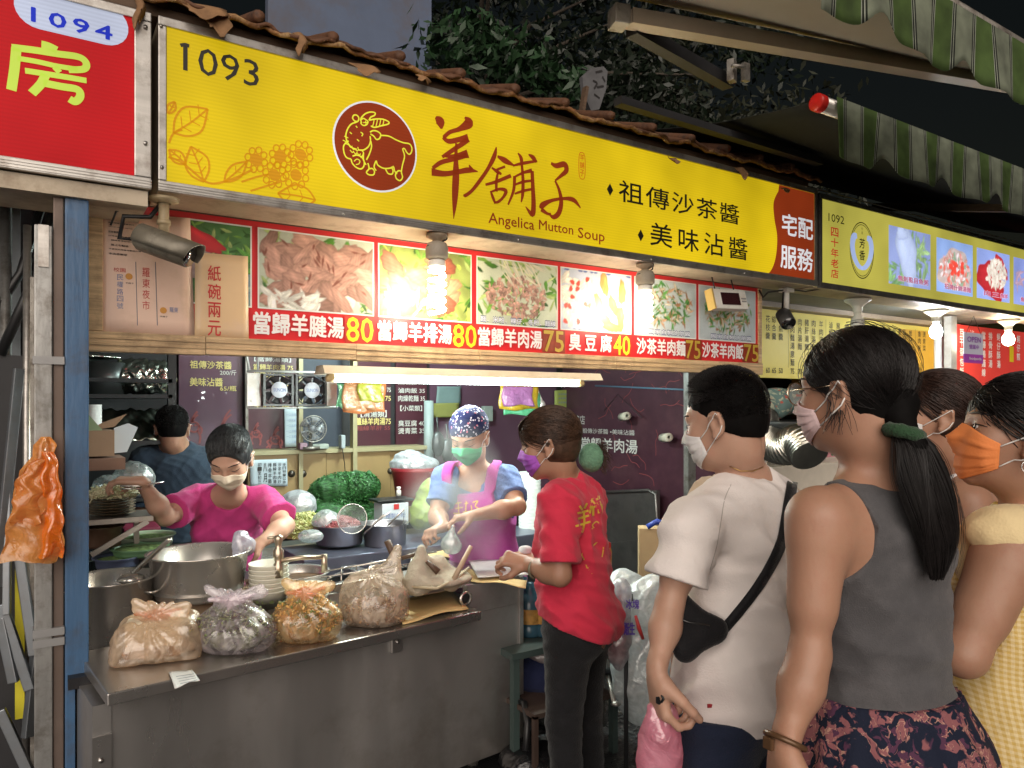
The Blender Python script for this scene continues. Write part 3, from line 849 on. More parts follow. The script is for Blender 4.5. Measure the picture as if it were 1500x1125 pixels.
# ================================================================== materials of the stalls
M_alu = mat('aluminium', (.50, .48, .45), .38, .85, var=.15, nscale=3, stretch=(.4, 1, 8), dirt=(.16, .12, .09), dirt_amt=.6, dscale=9, bump=.04, bscale=40)
M_aluV = mat('aluminium_upright', (.34, .34, .33), .34, .85, var=.10, nscale=4, stretch=(6, 6, .3), dirt=(.13, .11, .09), dirt_amt=.6, dscale=12)
M_aluD = mat('aluminium_dirty', (.30, .28, .25), .5, .7, var=.25, nscale=4, dirt=(.08, .06, .045), dirt_amt=.8, dscale=12, bump=.2)
M_beige = mat('painted_beige', (.50, .42, .31), .5, var=.12, nscale=4, dirt=(.22, .15, .09), dirt_amt=.6, dscale=7, bump=.1)
M_wood = mat('pale_wood', (.52, .37, .21), .55, var=.35, nscale=4, stretch=(1, 6, 22), bump=.3, bscale=30, dirt=(.16, .10, .05), dirt_amt=.6, dscale=6)
M_woodD = mat('dark_wood', (.10, .06, .035), .7, var=.3, nscale=4, stretch=(1, 6, 18), bump=.3, bscale=30)
M_dark = mat('dark_paint', (.018, .018, .020), .6, var=.3)
M_black = mat('black_plastic', (.012, .012, .013), .4, var=.2)
M_steel = mat('stainless', (.52, .50, .48), .30, .92, var=.05, nscale=1.6, rvar=.07, dirt=(.36, .32, .27), dirt_amt=.35, dscale=3)
M_steelP = mat('stainless_pot', (.60, .57, .53), .26, .80, var=.06, nscale=4, rvar=.06)
M_wall = mat('wall_paint_grey', (.25, .26, .29), .8, var=.2, dirt=(.08, .075, .07), dirt_amt=.5)
M_whitep = mat('white_plastic', (.72, .71, .66), .4, var=.05, dirt=(.4, .32, .2), dirt_amt=.35, dscale=14)
M_paper = mat('paper_white', (.72, .72, .70), .75, var=.04)
M_ink = mat('ink_black', (.02, .018, .018), .6, var=0)
# ------------------------------------------------------------------ setting
mb = MB(); mb.quad((-20, -20, 0), (40, -20, 0), (40, 40, 0), (-20, 40, 0))
g = mb.build('ground', mat('wet_asphalt', (.030, .030, .031), .38, var=.45, nscale=5, bump=.7, bscale=90, rvar=.22, dirt=(.012, .012, .014), dirt_amt=.8, dscale=1.6)); tag(g, kind='structure')
mb = MB(); mb.aabb((-.6, 5.02, .0), (6.9, 5.10, 2.9)); w_ = mb.build('back_wall', M_dark); tag(w_, kind='structure')
mb = MB(); mb.aabb((3.80, 3.30, 0), (3.84, 5.02, 2.25)); w_ = mb.build('side_wall', mat('maroon_board', (.060, .022, .034), .35, var=.2, dirt=(.10, .05, .05), dirt_amt=.4)); tag(w_, kind='structure')
mb = MB(); mb.aabb((.0, 2.97, 2.34), (7.4, 5.02, 2.37)); w_ = mb.build('stall_ceiling', mat('ceiling_panel', (.16, .16, .15), .7, var=.2)); tag(w_, kind='structure')
mb = MB(); mb.aabb((-.02, 3.4, 0), (.06, 5.02, 2.34)); w_ = mb.build('left_partition_wall', M_dark); tag(w_, kind='structure')
mb = MB(); mb.aabb((-2.6, 3.2, 0), (-.25, 3.24, 2.9)); w_ = mb.build('neighbour_back_wall', M_wall); tag(w_, kind='structure')
# ------------------------------------------------------------------ light boxes
def light_box(name, X0, X1, Y, zb, zt, face, label, left=.026, top=.03, bot=.036, depth=.24, fr=M_alu):
  t = thing(name, ((X0 + X1) / 2, Y + depth / 2, zb - bot - .01), label, 'sign')
  mb = MB(); mb.aabb((X0 + .003, Y + .022, zb - bot + .004), (X1 - .003, Y + depth, zt + top - .004)); mb.build('housing', M_beige, t)
  for nm, a, b in (('bottom_rail', (X0, Y, zb - bot), (X1, Y + .02, zb)), ('top_rail', (X0, Y, zt), (X1, Y + .02, zt + top)), ('side_rail', (X0, Y + .001, zb + .001), (X0 + left, Y + .02, zt - .001)), ('side_rail', (X1 - left, Y + .001, zb + .001), (X1, Y + .02, zt - .001))):
    mb = MB(); mb.aabb(a, b, bev=.003)
    if nm == 'bottom_rail':
      for k in range(3): mb.aabb((X0, Y - .003, zb - bot + .006 + .009 * k), (X1, Y + .004, zb - bot + .009 + .009 * k))
    mb.build(nm, fr, t)
  mb = MB(); mb.aabb((X0 + left, Y + .008, zb), (X1 - left, Y + .014, zt)); mb.build('face_panel', face, t)
  return t
Y1 = 2.70; FPl = facade(Y1 + .008)
L_yel = lit('lit_yellow', (.82, .58, .010), .93, ribs=.09)
S93 = light_box('sign_box', .359, 3.962, Y1, 2.335, 2.854, L_yel, 'yellow light box sign 1093 with goat emblem and brown brush lettering')
L_brown = lit('lit_brown', (.27, .035, .008), 1.0, ribs=.08); L_blk = mat('print_black', (.015, .012, .006), .5, var=0)
L_white = lit('lit_white', (.78, .78, .80), 1.0, ribs=.08); L_org = lit('lit_orange', (.68, .30, .01), .95, ribs=.1); L_lemon = lit('lit_lemon', (.80, .78, .05), 1.0, ribs=.08)
# right hand brown panel with curved edge
mb = MB(); cur = [(1141, 278), (1133, 296), (1134, 320), (1138, 345), (1137, 370), (1133, 388), (1127, 399), (1120, 405)]
e = smooth_line([FPl.uv(*c) for c in cur], 5); vb, vt = 2.336, 2.853
e[0] = np.array((e[0][0], vt)); e[-1] = np.array((e[-1][0], vb)); xr = 3.962 - .027
P = [FPl.p(a[0], min(max(a[1], vb), vt), .0015) for a in e] + [FPl.p(xr, vb, .0015), FPl.p(xr, vt, .0015)]
mb._new(P, [tuple(range(len(P)))]); mb.build('brown_panel', L_brown, S93)
def letters(t, pl, items, m, off=.003, nm='lettering'):
  """items: (text, x0,y0,x1,y1[,bold])"""
  for it in items:
    mb = MB(); text_px(mb, pl, it[0], *it[1:5], off=off, bold=it[5] if len(it) > 5 else 0.0, spacing=it[6] if len(it) > 6 else 1.0); mb.build(nm, m, t, fix=False)
letters(S93, FPl, [('1093', 268, 63, 379, 129, .0), ('祖傳沙茶醬', 906, 263, 1082, 330, .012, 1.12), ('美味沾醬', 952, 325, 1094, 382, .012, 1.35)], L_blk)
letters(S93, FPl, [('宅配', 1145, 312, 1190, 352, .022), ('服務', 1143, 358, 1190, 399, .022)], L_white)
mb = MB()
for (x, y) in ((893, 278), (938, 345)):
  u, v = FPl.uv(x, y); mb._new([FPl.p(u + .02, v, .003), FPl.p(u, v + .03, .003), FPl.p(u - .02, v, .003), FPl.p(u, v - .03, .003)], [(0, 1, 2, 3)])
mb.build('diamond_mark', L_blk, S93)
mb = MB(); stroke(mb, FPl, [(264, 67), (271, 66), (277, 68)], .012, off=.0032); mb.build('lettering', L_blk, S93)
# serif latin line: thin strokes thickened, with slab serifs approximated by bold offset
letters(S93, FPl, [('Angelica', 715, 311, 782, 342, .012), ('Mutton', 789, 322, 839, 344, .012), ('Soup', 846, 333, 885, 359, .012)], L_brown)
# emblem
Zm = lambda x, y: (470 + x / 3.75, 130 + y / 3.75)
emb = MB(); disc(emb, FPl, 1.135, 2.595, .176, .0015, 56); emb.build('emblem_ring', L_white, S93)
emb = MB(); disc(emb, FPl, 1.135, 2.595, .169, .003, 56); eo = emb.build('emblem', L_brown, S93)
mb = MB()
def gl(pts, w=7.5, closed=False): stroke(mb, FPl, [Zm(*p) for p in pts], w * .00073, off=.0045, closed=closed, n=5)
gl([(196, 182), (182, 178), (172, 162), (180, 147), (196, 148), (206, 162), (203, 178), (190, 186), (165, 196), (146, 220), (136, 250), (136, 272), (146, 300), (168, 325), (195, 335)])
gl([(222, 190), (217, 168), (238, 142), (268, 130), (295, 134), (292, 148), (272, 158), (262, 175)])
gl([(262, 175), (300, 168), (340, 170), (370, 184), (366, 196), (330, 205), (292, 214), (272, 206)])
for a in (290, 308, 326, 344): gl([(a, 172), (a - 3, 190), (a - 8, 208)], 5)
gl([(218, 172), (232, 165), (244, 172), (256, 180), (252, 196), (236, 204), (222, 198), (216, 186)], 7)
gl([(243, 178), (246, 196)], 5); gl([(230, 188), (256, 186)], 5)
gl([(268, 240), (285, 232), (308, 236), (326, 252), (320, 274), (303, 280), (288, 262), (270, 250)])
gl([(268, 262), (270, 292), (258, 320), (232, 338), (205, 338)]); gl([(205, 338), (200, 322)], 5)
gl([(326, 258), (370, 262), (410, 282), (450, 298), (482, 304), (496, 322), (496, 346), (484, 362), (470, 352), (456, 330), (446, 334)])
gl([(446, 334), (457, 372), (446, 420), (440, 458), (446, 488), (432, 506), (412, 494), (408, 470), (424, 452), (440, 456)])
gl([(302, 396), (310, 420), (340, 438), (376, 438), (398, 428)]); gl([(352, 440), (366, 466), (388, 470), (394, 452), (384, 430)])
gl([(398, 430), (402, 452), (416, 470)]); gl([(256, 410), (262, 440), (248, 460), (262, 474), (286, 474), (292, 456), (280, 440), (262, 442)])
gl([(300, 398), (290, 430), (302, 452)]); gl([(232, 352), (232, 392), (246, 420)]); gl([(272, 290), (276, 320), (264, 360), (248, 392)])
gl([(150, 288), (134, 300), (122, 320), (126, 356), (140, 380), (164, 388)]); gl([(164, 388), (170, 410), (190, 432), (216, 442), (232, 430), (236, 404), (222, 378), (196, 366), (172, 372)])
gl([(180, 400), (196, 388), (212, 398), (206, 414), (190, 418)], 5); gl([(156, 240), (168, 250)], 6); gl([(216, 240), (228, 250), (222, 262)], 6); gl([(190, 206), (198, 216)], 6); gl([(196, 280), (208, 290)], 6)
for a in ((126, 262), (118, 284), (128, 300)): gl([a, (a[0] + 22, a[1] + 10)], 5)
for a in ((150, 310), (166, 322), (184, 330), (176, 346), (196, 352), (158, 338)): gl([a, (a[0] + 12, a[1] + 14), (a[0] + 20, a[1] + 6)], 5)
gl([(216, 380), (226, 370), (232, 352), (224, 344)], 6)
mb.build('goat_drawing', L_lemon, S93)
# brush lettering
def brush(chars):
  mb = MB()
  for pts, ws in chars: stroke(mb, FPl, [Zm(*p) for p in pts], [w * .00104 for w in ws], off=.0035, n=6)
  return mb.build('brush_character', L_brown, S93)
brush([([(628, 158), (652, 182), (660, 222)], [12, 42, 8]), ([(788, 158), (812, 188), (760, 222), (706, 240), (672, 270)], [8, 40, 20, 16, 16]),
       ([(668, 268), (700, 290), (760, 280), (808, 272)], [14, 20, 22, 34]), ([(806, 276), (780, 300), (735, 330), (690, 360), (664, 376)], [26, 20, 18, 16, 12]),
       ([(680, 372), (740, 372), (806, 358)], [10, 20, 34]), ([(800, 364), (740, 385), (660, 405), (612, 438)], [22, 18, 18, 14]), ([(606, 458), (680, 468), (760, 456), (812, 448), (860, 456)], [30, 22, 20, 22, 4]),
       ([(812, 420), (826, 446)], [6, 20]), ([(742, 300), (740, 380), (740, 470), (736, 560), (732, 640), (727, 716)], [10, 18, 30, 30, 20, 2])])
brush([([(962, 322), (950, 372), (916, 440), (868, 510), (826, 562), (790, 588), (786, 580)], [6, 20, 16, 16, 14, 14, 6]), ([(968, 372), (1010, 396), (1062, 424)], [10, 26, 6]), ([(936, 434), (966, 456), (990, 470)], [8, 16, 10]),
       ([(964, 446), (1010, 428)], [10, 10]), ([(902, 528), (960, 512), (1042, 478)], [10, 14, 16]), ([(972, 452), (962, 510), (962, 566)], [8, 14, 12]), ([(930, 562), (942, 596), (956, 632)], [8, 14, 10]),
       ([(936, 566), (980, 552), (1014, 562), (1000, 596), (972, 622), (950, 626)], [8, 12, 18, 12, 12, 8])])
brush([([(1052, 424), (1110, 410), (1186, 398)], [8, 14, 10]), ([(1138, 362), (1164, 380), (1182, 406)], [6, 22, 10]), ([(1080, 354), (1098, 384), (1102, 440)], [6, 18, 10]), ([(1062, 482), (1056, 560), (1026, 638)], [16, 14, 8]),
       ([(1060, 486), (1110, 462), (1158, 450)], [8, 12, 18]), ([(1158, 452), (1162, 540), (1166, 640), (1158, 690), (1122, 648)], [18, 20, 24, 24, 4]), ([(1064, 528), (1110, 512), (1156, 506)], [8, 12, 10]),
       ([(1062, 578), (1110, 562), (1160, 552)], [8, 12, 10]), ([(1100, 402), (1108, 500), (1106, 580), (1098, 624)], [12, 16, 16, 6])])
brush([([(1262, 410), (1290, 424), (1336, 416), (1346, 450), (1318, 478), (1284, 506)], [12, 22, 26, 24, 16, 8]), ([(1284, 506), (1306, 556), (1318, 620), (1306, 680), (1276, 706), (1248, 686)], [10, 16, 22, 24, 20, 4]),
       ([(1206, 660), (1216, 640), (1262, 616), (1330, 604), (1386, 612), (1424, 656)], [18, 26, 16, 14, 22, 6]), ([(1208, 662), (1240, 686), (1262, 690)], [22, 14, 12])])
# stamp
mb = MB(); u0, v0 = FPl.uv(847, 219); u1, v1 = FPl.uv(857, 267)
cx_, cz_ = (u0 + u1) / 2, (v0 + v1) / 2
ov = [(cx_ + .019 * math.copysign(abs(math.cos(a)) ** .6, math.cos(a)), cz_ + .062 * math.copysign(abs(math.sin(a)) ** .6, math.sin(a))) for a in np.linspace(0, 6.283, 25)[:-1]]
stroke(mb, FPl, ov, .0035, off=.003, closed=True, n=2, uvs=True); vtext(mb, FPl, '羊舖子', cx_, cz_ + .055, cz_ - .055, .026, off=.003, bold=.01)
mb.build('stamp', lit('lit_stamp', (.62, .12, .01), .95), S93)
# plant drawing
mb = MB(); Zp = lambda x, y: (x / 3, y / 3)
def ol(pts, w=9, closed=False): stroke(mb, FPl, [Zp(*p) for p in pts], w * .00088, off=.003, closed=closed, n=5)
def leaf(a, b, w, veins=4):
  a = np.array(a, float); b = np.array(b, float); d = b - a; n = np.array((-d[1], d[0])) * w
  ol([a, a + d * .25 + n * .8, a + d * .6 + n, b], 8); ol([a, a + d * .25 - n * .8, a + d * .6 - n, b], 8); ol([a, (a + b) / 2 + n * .1, b], 7)
  for k in range(1, veins):
    c = a + d * k / veins; ol([c, c + d * .12 + n * .65], 4); ol([c, c + d * .12 - n * .65], 4)
leaf((762, 585), (912, 480), .34); leaf((738, 500), (768, 448), .3, 2); leaf((895, 800), (838, 645), .30); ol([(742, 630), (760, 590), (800, 570)], 8)
leaf((815, 722), (742, 658), .25, 3); ol([(740, 690), (790, 710), (830, 740), (905, 800), (960, 805), (1040, 780), (1110, 745)], 9); leaf((985, 800), (1085, 710), .22, 2)
ol([(1060, 800), (1140, 775), (1200, 765)], 8); leaf((1385, 880), (1220, 850), .3, 3); ol([(1100, 840), (1180, 815), (1230, 800)], 8)
for (cx_, cy_, n_, r_) in ((1125, 703, 8, 38), (1230, 688, 8, 36), (1320, 680, 9, 42), (1205, 770, 8, 40), (1300, 770, 9, 44)):
  for k in range(n_):
    a = 6.283 * k / n_ + .3; x, y = cx_ + r_ * math.cos(a), cy_ + r_ * 1.12 * math.sin(a)
    ol([(x + 13 * math.cos(b), y + 15 * math.sin(b)) for b in np.linspace(0, 6.283, 9)[:-1]], 5.5, True)
  u, v = FPl.uv(*Zp(cx_, cy_)); disc(mb, FPl, u, v, .022, .0028, 12)
mb.build('plant_drawing', L_org, S93)
mb = MB()
for (x, y) in ((236, 38), (237, 245)): q = PY(x, y, Y1); mb.cyl(q + Vector((0, .004, 0)), q + Vector((0, -.004, 0)), .006, n=10)
for X in (1.0, 1.8, 2.6, 3.3): mb.cyl((X, Y1 + .004, 2.312), (X, Y1 - .005, 2.312), .005, n=8)
mb.build('screw', M_alu, S93)
# 1094
L_red = lit('lit_red', (.56, .008, .012), .95, ribs=.10)
S94 = light_box('sign_box', -2.4, .3336, 2.66, 2.325, 2.835, L_red, 'red light box sign 1094 at the top left corner', left=.05, fr=M_alu)
P94 = facade(2.668); mb = MB()
pill = []
ul, ur = P94.uv(20, 20)[0], P94.uv(188, 45)[0]; zt_, zb_ = P94.uv(100, -8)[1], P94.uv(100, 53)[1]; hh = (zt_ - zb_) / 2; zc_ = (zt_ + zb_) / 2
for a in np.linspace(math.pi / 2, 3 * math.pi / 2, 12): pill.append(P94.p(ul + hh + hh * math.cos(a), zc_ + hh * math.sin(a), .002))
for a in np.linspace(-math.pi / 2, math.pi / 2, 12): pill.append(P94.p(ur - hh + hh * math.cos(a), zc_ + hh * math.sin(a), .002))
mb._new(pill, [tuple(range(24))]); mb.build('number_plate', lit('lit_pill', (.62, .68, .86), .95, ribs=.1), S94)
letters(S94, P94, [('1094', 46, 11, 164, 60, .03, 1.25)], lit('lit_blue', (.012, .035, .55), 1.0), off=.004)
mb = MB(); Zf = lambda x, y: (x / 3, y / 3)
for pts, w in (([(182, 196), (215, 205), (250, 222)], 26), ([(52, 210), (150, 222), (250, 238), (345, 252), (378, 278), (368, 305), (300, 308)], 24), ([(72, 212), (64, 300), (50, 398)], 30), ([(76, 258), (160, 272), (250, 292), (340, 306)], 18),
               ([(240, 296), (262, 320)], 20), ([(110, 312), (200, 326), (300, 342), (380, 356)], 20), ([(200, 330), (180, 370), (140, 412)], 28), ([(190, 366), (270, 382), (340, 395), (352, 425), (330, 448), (305, 436)], 26)):
  stroke(mb, P94, [Zf(*p) for p in pts], w * .00086, off=.0035, n=6)
mb.build('brush_character', lit('lit_lime', (.62, .80, .10), .95), S94)
mb = MB()
for y in (40, 210): q = PY(213, y, 2.66); mb.cyl(q + Vector((0, .004, 0)), q + Vector((0, -.005, 0)), .007, n=10)
mb.build('screw', M_alu, S94)
mb = MB(); mb.aabb((-2.4, 2.68, 2.235), (.325, 2.94, 2.285)); o = mb.build('lower_fascia', M_beige, S94)
# ------------------------------------------------------------------ printed food pictures: a raster of colours on a fine grid
def paint(kind, W, H, seed):
  rs = np.random.RandomState(seed); A = np.zeros((H, W, 3), np.float32); yy, xx = np.mgrid[0:H, 0:W].astype(np.float32)
  def nz(sc):
    n = 0
    for k in range(5):
      a, b, c, d = rs.normal(size=4); n = n + np.sin(xx * a * sc + yy * b * sc + c * 3 + 2 * np.sin(xx * b * sc * .7 - yy * d * sc * .6)) / 3
    return n
  def fill(c, v=.1, sc=.08): A[:] = np.array(c) * (1 + v * nz(sc))[..., None]
  def blob(x, y, a, b, th, c, edge=.35, hi=.3, tex=.12):
    R_ = int(max(a, b)) + 2; x0, x1, y0, y1 = max(0, int(x) - R_), min(W, int(x) + R_), max(0, int(y) - R_), min(H, int(y) + R_)
    if x1 <= x0 or y1 <= y0: return
    X = xx[y0:y1, x0:x1] - x; Y = yy[y0:y1, x0:x1] - y; u = (X * math.cos(th) + Y * math.sin(th)) / a; v = (-X * math.sin(th) + Y * math.cos(th)) / b
    ph = rs.uniform(0, 6); r = np.sqrt(u * u + v * v) * (1 + .10 * np.sin(np.arctan2(v, u) * 3 + ph) + .06 * np.sin(np.arctan2(v, u) * 7 + ph * 2))
    m = np.clip((1 - r) * min(a, b) * .8, 0, 1)[..., None]
    sh = 1 - edge * np.clip(r, 0, 1) ** 5 + hi * np.exp(-((u + .3) ** 2 + (v + .35) ** 2) * 6) + tex * np.sin(u * 9 + v * 4 + ph) * np.sin(v * 11 + ph)
    A[y0:y1, x0:x1] = A[y0:y1, x0:x1] * (1 - m) + np.clip(np.array(c) * sh[..., None], 0, 1) * m
  def leafs(n, cols, x0, x1, y0, y1, s=8):
    for _ in range(n): blob(rs.uniform(x0, x1), rs.uniform(y0, y1), rs.uniform(.6, 1.5) * s, rs.uniform(.15, .4) * s, rs.uniform(0, 3.1), np.array(cols[rs.randint(len(cols))]) * rs.uniform(.7, 1.2))
  G = [(.10, .28, .04), (.22, .42, .08), (.05, .15, .03), (.45, .58, .22)]
  if kind == 'meat':
    fill((.55, .60, .50)); leafs(80, G, 0, W, H * .0, H, 10); leafs(20, [(.75, .76, .68)], 0, W, H * .7, H, 14)
    for i in range(40):
      t = i / 40; blob(W * (.08 + .9 * ((i * .37) % 1)), H * (.12 + .78 * t) * 1.0 + rs.uniform(-4, 4), W * rs.uniform(.10, .19), H * rs.uniform(.08, .13), rs.uniform(-1.2, 1.2), np.array((.47, .29, .235)) * rs.uniform(.75, 1.3), .35, .3, .14)
    for i in range(22): blob(rs.uniform(0, W), rs.uniform(H * .1, H * .85), W * rs.uniform(.03, .07), 2, rs.uniform(0, 3), (.26, .10, .07), .1, 0, 0)
    leafs(16, [(.82, .82, .76)], W * .0, W * .5, H * .75, H, 16)
  elif kind == 'ribs':
    fill((.35, .42, .14), .3); leafs(110, G + [(.5, .62, .15)], W * .0, W, 0, H, 10)
    for i in range(16): blob(W * rs.uniform(.12, .8), H * rs.uniform(.15, .8), W * .15, H * .13, rs.uniform(-1, 1), np.array([(.50, .22, .15), (.60, .34, .22), (.38, .14, .09)][i % 3]) * rs.uniform(.8, 1.2), .5, .5)
    leafs(10, [(.80, .72, .55)], W * .1, W * .6, H * .6, H * .9, 14)
  elif kind == 'shreds':
    fill((.62, .68, .55)); leafs(90, G + [(.55, .65, .3)], 0, W, 0, H, 11)
    for i in range(230):
      a = rs.uniform(0, 6.28); q = rs.uniform(0, 1) ** .5; blob(W * (.48 + .38 * q * math.cos(a)), H * (.55 + .34 * q * math.sin(a)), W * rs.uniform(.025, .05), W * rs.uniform(.012, .025), rs.uniform(0, 3.1), np.array((.48, .30, .25)) * rs.uniform(.6, 1.5), .5, .4)
    for i in range(22): blob(W * rs.uniform(.3, .8), H * rs.uniform(.02, .3), W * .14, 1.8, rs.uniform(.3, 1.1), (.80, .76, .62), .2, .2, 0)
  elif kind == 'tofu':
    fill((.60, .66, .78), .12)
    for i in range(30): blob(W * rs.uniform(.0, .5), H * rs.uniform(.1, .98), W * .08, H * .06, rs.uniform(0, 3), np.array((.85, .80, .72)) * rs.uniform(.85, 1.1), .3)
    for i in range(12): blob(W * rs.uniform(.05, .42), H * rs.uniform(.1, .95), W * .04, H * .045, rs.uniform(0, 3), (.70, .08, .05), .4)
    for (x, y, th) in ((.60, .18, 1.4), (.86, .30, 1.6), (.52, .55, 1.3), (.74, .55, 1.0), (.62, .80, .6), (.84, .74, 1.5), (.72, .92, .2)): blob(W * x, H * y, W * .15, H * .095, th, np.array((.66, .36, .13)) * rs.uniform(.85, 1.15), .5, .5)
    for i in range(24): blob(W * rs.uniform(0, 1), H * (0.01 if i % 2 else .99), 4, 2, 0, (.12, .18, .45))
  elif kind in ('stir', 'stir2'):
    fill((.60, .68, .72), .1)
    for i in range(200):
      a = rs.uniform(0, 6.28); q = rs.uniform(0, 1) ** .5; c = [(.08, .28, .06), (.15, .40, .10), (.42, .22, .12), (.62, .40, .25), (.75, .66, .5)][rs.randint(5)]
      blob(W * (.5 + .42 * q * math.cos(a)), H * (.45 + .4 * q * math.sin(a)), W * rs.uniform(.03, .09), W * rs.uniform(.010, .022), rs.uniform(0, 3.1), np.array(c) * rs.uniform(.7, 1.2), .4, .3)
  elif kind == 'chili':
    fill((.09, .22, .07), .3); leafs(90, G, 0, W, 0, H, 13)
    blob(W * .2, H * .22, W * .42, H * .10, .5, (.62, .03, .04), .4, .5, 0); blob(W * .1, H * .5, W * .35, H * .2, .3, (.55, .42, .40)); leafs(20, [(.3, .55, .12), (.15, .4, .08)], W * .6, W, H * .3, H, 16)
    A[int(H * .6):, int(W * .8):] = A[int(H * .6):, int(W * .8):] * .4 + np.array((.35, .42, .62)) * .6
  elif kind == 'tube':
    fill((.30, .36, .62), .12); leafs(40, [(.25, .38, .2), (.35, .5, .25)], W * .5, W, H * .1, H * .8, 9); leafs(20, [(.25, .42, .2)], 0, W * .4, H * .6, H, 9)
    blob(W * .42, H * .45, W * .22, H * .55, -.35, (.50, .58, .80), .35, .2, .02); blob(W * .30, H * .10, W * .14, H * .12, 0, (.52, .60, .82), .4, .1, 0)
  elif kind == 'bowl':
    fill((.30, .42, .72), .1); blob(W * .5, H * .55, W * .46, H * .40, 0, (.62, .52, .50), .2, 0, .1)
    for i in range(120):
      a = rs.uniform(0, 6.28); q = rs.uniform(0, 1) ** .5; c = [(.72, .20, .16), (.80, .72, .74), (.55, .30, .26), (.75, .42, .40), (.3, .4, .3)][rs.randint(5)]
      blob(W * (.5 + .4 * q * math.cos(a)), H * (.55 + .34 * q * math.sin(a)), W * .06, W * .03, rs.uniform(0, 3.1), c, .4)
    for i in range(12): blob(W * rs.uniform(.35, .7), H * rs.uniform(.4, .6), W * .06, W * .045, rs.uniform(0, 3), (.78, .10, .07))
  elif kind == 'dumpling':
    fill((.32, .40, .74), .1); blob(W * .42, H * .6, W * .42, H * .36, .3, (.50, .04, .05), .2, .2, .05); blob(W * .7, H * .3, W * .25, H * .2, .5, (.55, .05, .06), .2)
    for i in range(70):
      a = rs.uniform(0, 6.28); q = rs.uniform(0, 1) ** .5; blob(W * (.58 + .3 * q * math.cos(a)), H * (.45 + .28 * q * math.sin(a)), W * .08, W * .035, rs.uniform(0, 3.1), np.array((.75, .68, .60)) * rs.uniform(.8, 1.2), .4)
  elif kind == 'squid':
    fill((.28, .34, .66), .1)
    for i in range(20): blob(W * rs.uniform(.1, .9), H * rs.uniform(.2, .8), W * .16, W * .03, rs.uniform(0, 3.1), (.45, .32, .42), .4)
  return np.clip(A ** 1.15 * .86 * (1 + rs.normal(size=(H, W, 1)) * .03), 0, 1)
def photo_mat(name, e=0.0):
  if name in MATS: return MATS[name]
  m = bpy.data.materials.new(name); m.use_nodes = True; N = m.node_tree.nodes; L = m.node_tree.links; b = N['Principled BSDF']
  a = N.new('ShaderNodeAttribute'); a.attribute_name = 'Col'; L.new(a.outputs['Color'], b.inputs['Base Color']); b.inputs['Roughness'].default_value = .4
  if e: L.new(a.outputs['Color'], b.inputs['Emission Color']); b.inputs['Emission Strength'].default_value = e
  MATS[name] = m; return m
def picture(parent, pl, u0, v0, u1, v1, kind, seed, off=.002, border=.004, bm_=None, e=0.0, res=118, name='food_picture'):
  mb = MB(); rect(mb, pl, u0 - border, v0 + border, u1 + border, v1 - border, off - .0008); mb.build('picture_border', bm_ or M_paper, parent)
  W = res; H = max(20, int(res * (v0 - v1) / (u1 - u0))); A = paint(kind, W, H, seed)
  us = np.linspace(u0, u1, W); vs = np.linspace(v0, v1, H); U, Vv = np.meshgrid(us, vs)
  o = np.array(pl.o); X = np.array(pl.x); Yv = np.array(pl.y); n = np.array(pl.n)
  P = o + U[..., None] * X + Vv[..., None] * Yv + n * off
  idx = np.arange(W * H).reshape(H, W); F = np.stack([idx[1:, :-1], idx[1:, 1:], idx[:-1, 1:], idx[:-1, :-1]], -1).reshape(-1, 4)
  return np_mesh(name, P.reshape(-1, 3), F, photo_mat('photo_print' + ('_lit' if e else ''), e), parent, smooth=False, cols=A.reshape(-1, 3))
# ------------------------------------------------------------------ menu board under the sign
YB = 2.95; BPl = facade(YB); bx = lambda px: PY(px, 500, YB).x
MBd = thing('menu_board', (2.0, YB, 1.77), 'long red menu board of seven food pictures in a wooden frame', 'menu board')
M_redp = mat('red_print', (.60, .025, .03), .35, var=.05); M_redd = mat('price_patch', (.25, .035, .015), .5, var=.15, nscale=30)
xl, xr_ = .214, bx(1110)
mb = MB(); mb.aabb((xl, YB + .001, 1.842), (xr_, YB + .02, 2.300)); mb.build('backing_panel', M_redp, MBd)
for a, b in (((xl - .045, YB - .015, 1.772), (bx(300), YB + .04, 1.842)), ((bx(300) + .001, YB - .016, 1.774), (bx(520), YB + .04, 1.841)), ((bx(520) + .001, YB - .014, 1.771), (bx(700), YB + .04, 1.842)), ((bx(700) + .001, YB - .016, 1.773), (bx(900), YB + .04, 1.841)), ((bx(900) + .001, YB - .015, 1.772), (xr_ + .03, YB + .04, 1.842))):
  mb = MB(); mb.aabb(a, b, bev=.003); mb.aabb((a[0], a[1] - .004, a[2] + .022), (b[0], a[1] + .01, a[2] + .026)); mb.aabb((a[0], a[1] - .004, a[2] + .045), (b[0], a[1] + .01, a[2] + .048)); mb.build('bottom_rail', M_wood, MBd)
for a, b in (((xl - .045, YB - .015, 1.843), (xl, YB + .04, 2.300)), ((xr_, YB - .01, 1.843), (xr_ + .028, YB + .04, 2.300))):
  mb = MB(); mb.aabb(a, b, bev=.003); mb.build('side_rail', M_wood, MBd)
mb = MB(); mb.aabb((xl - .045, YB - .004, 2.301), (xr_ + .028, YB + .04, 2.345)); mb.build('top_rail', M_woodD, MBd)
pics = [(277, 368, 'chili'), (378, 547, 'meat'), (554, 690, 'ribs'), (698, 816, 'shreds'), (821, 924, 'tofu'), (929, 1019, 'stir'), (1023, 1106, 'stir2')]
for i, (a, b, k) in enumerate(pics): picture(MBd, BPl, bx(a) + .004, 2.272, bx(b) - .004, 1.968, k, 11 + i, off=.003, border=.006, res=150 if i in (1, 2, 3) else 118)
M_wprint = mat('white_print', (.82, .80, .80), .4, var=0); M_yprint = mat('yellow_print', (.80, .62, .03), .4, var=0)
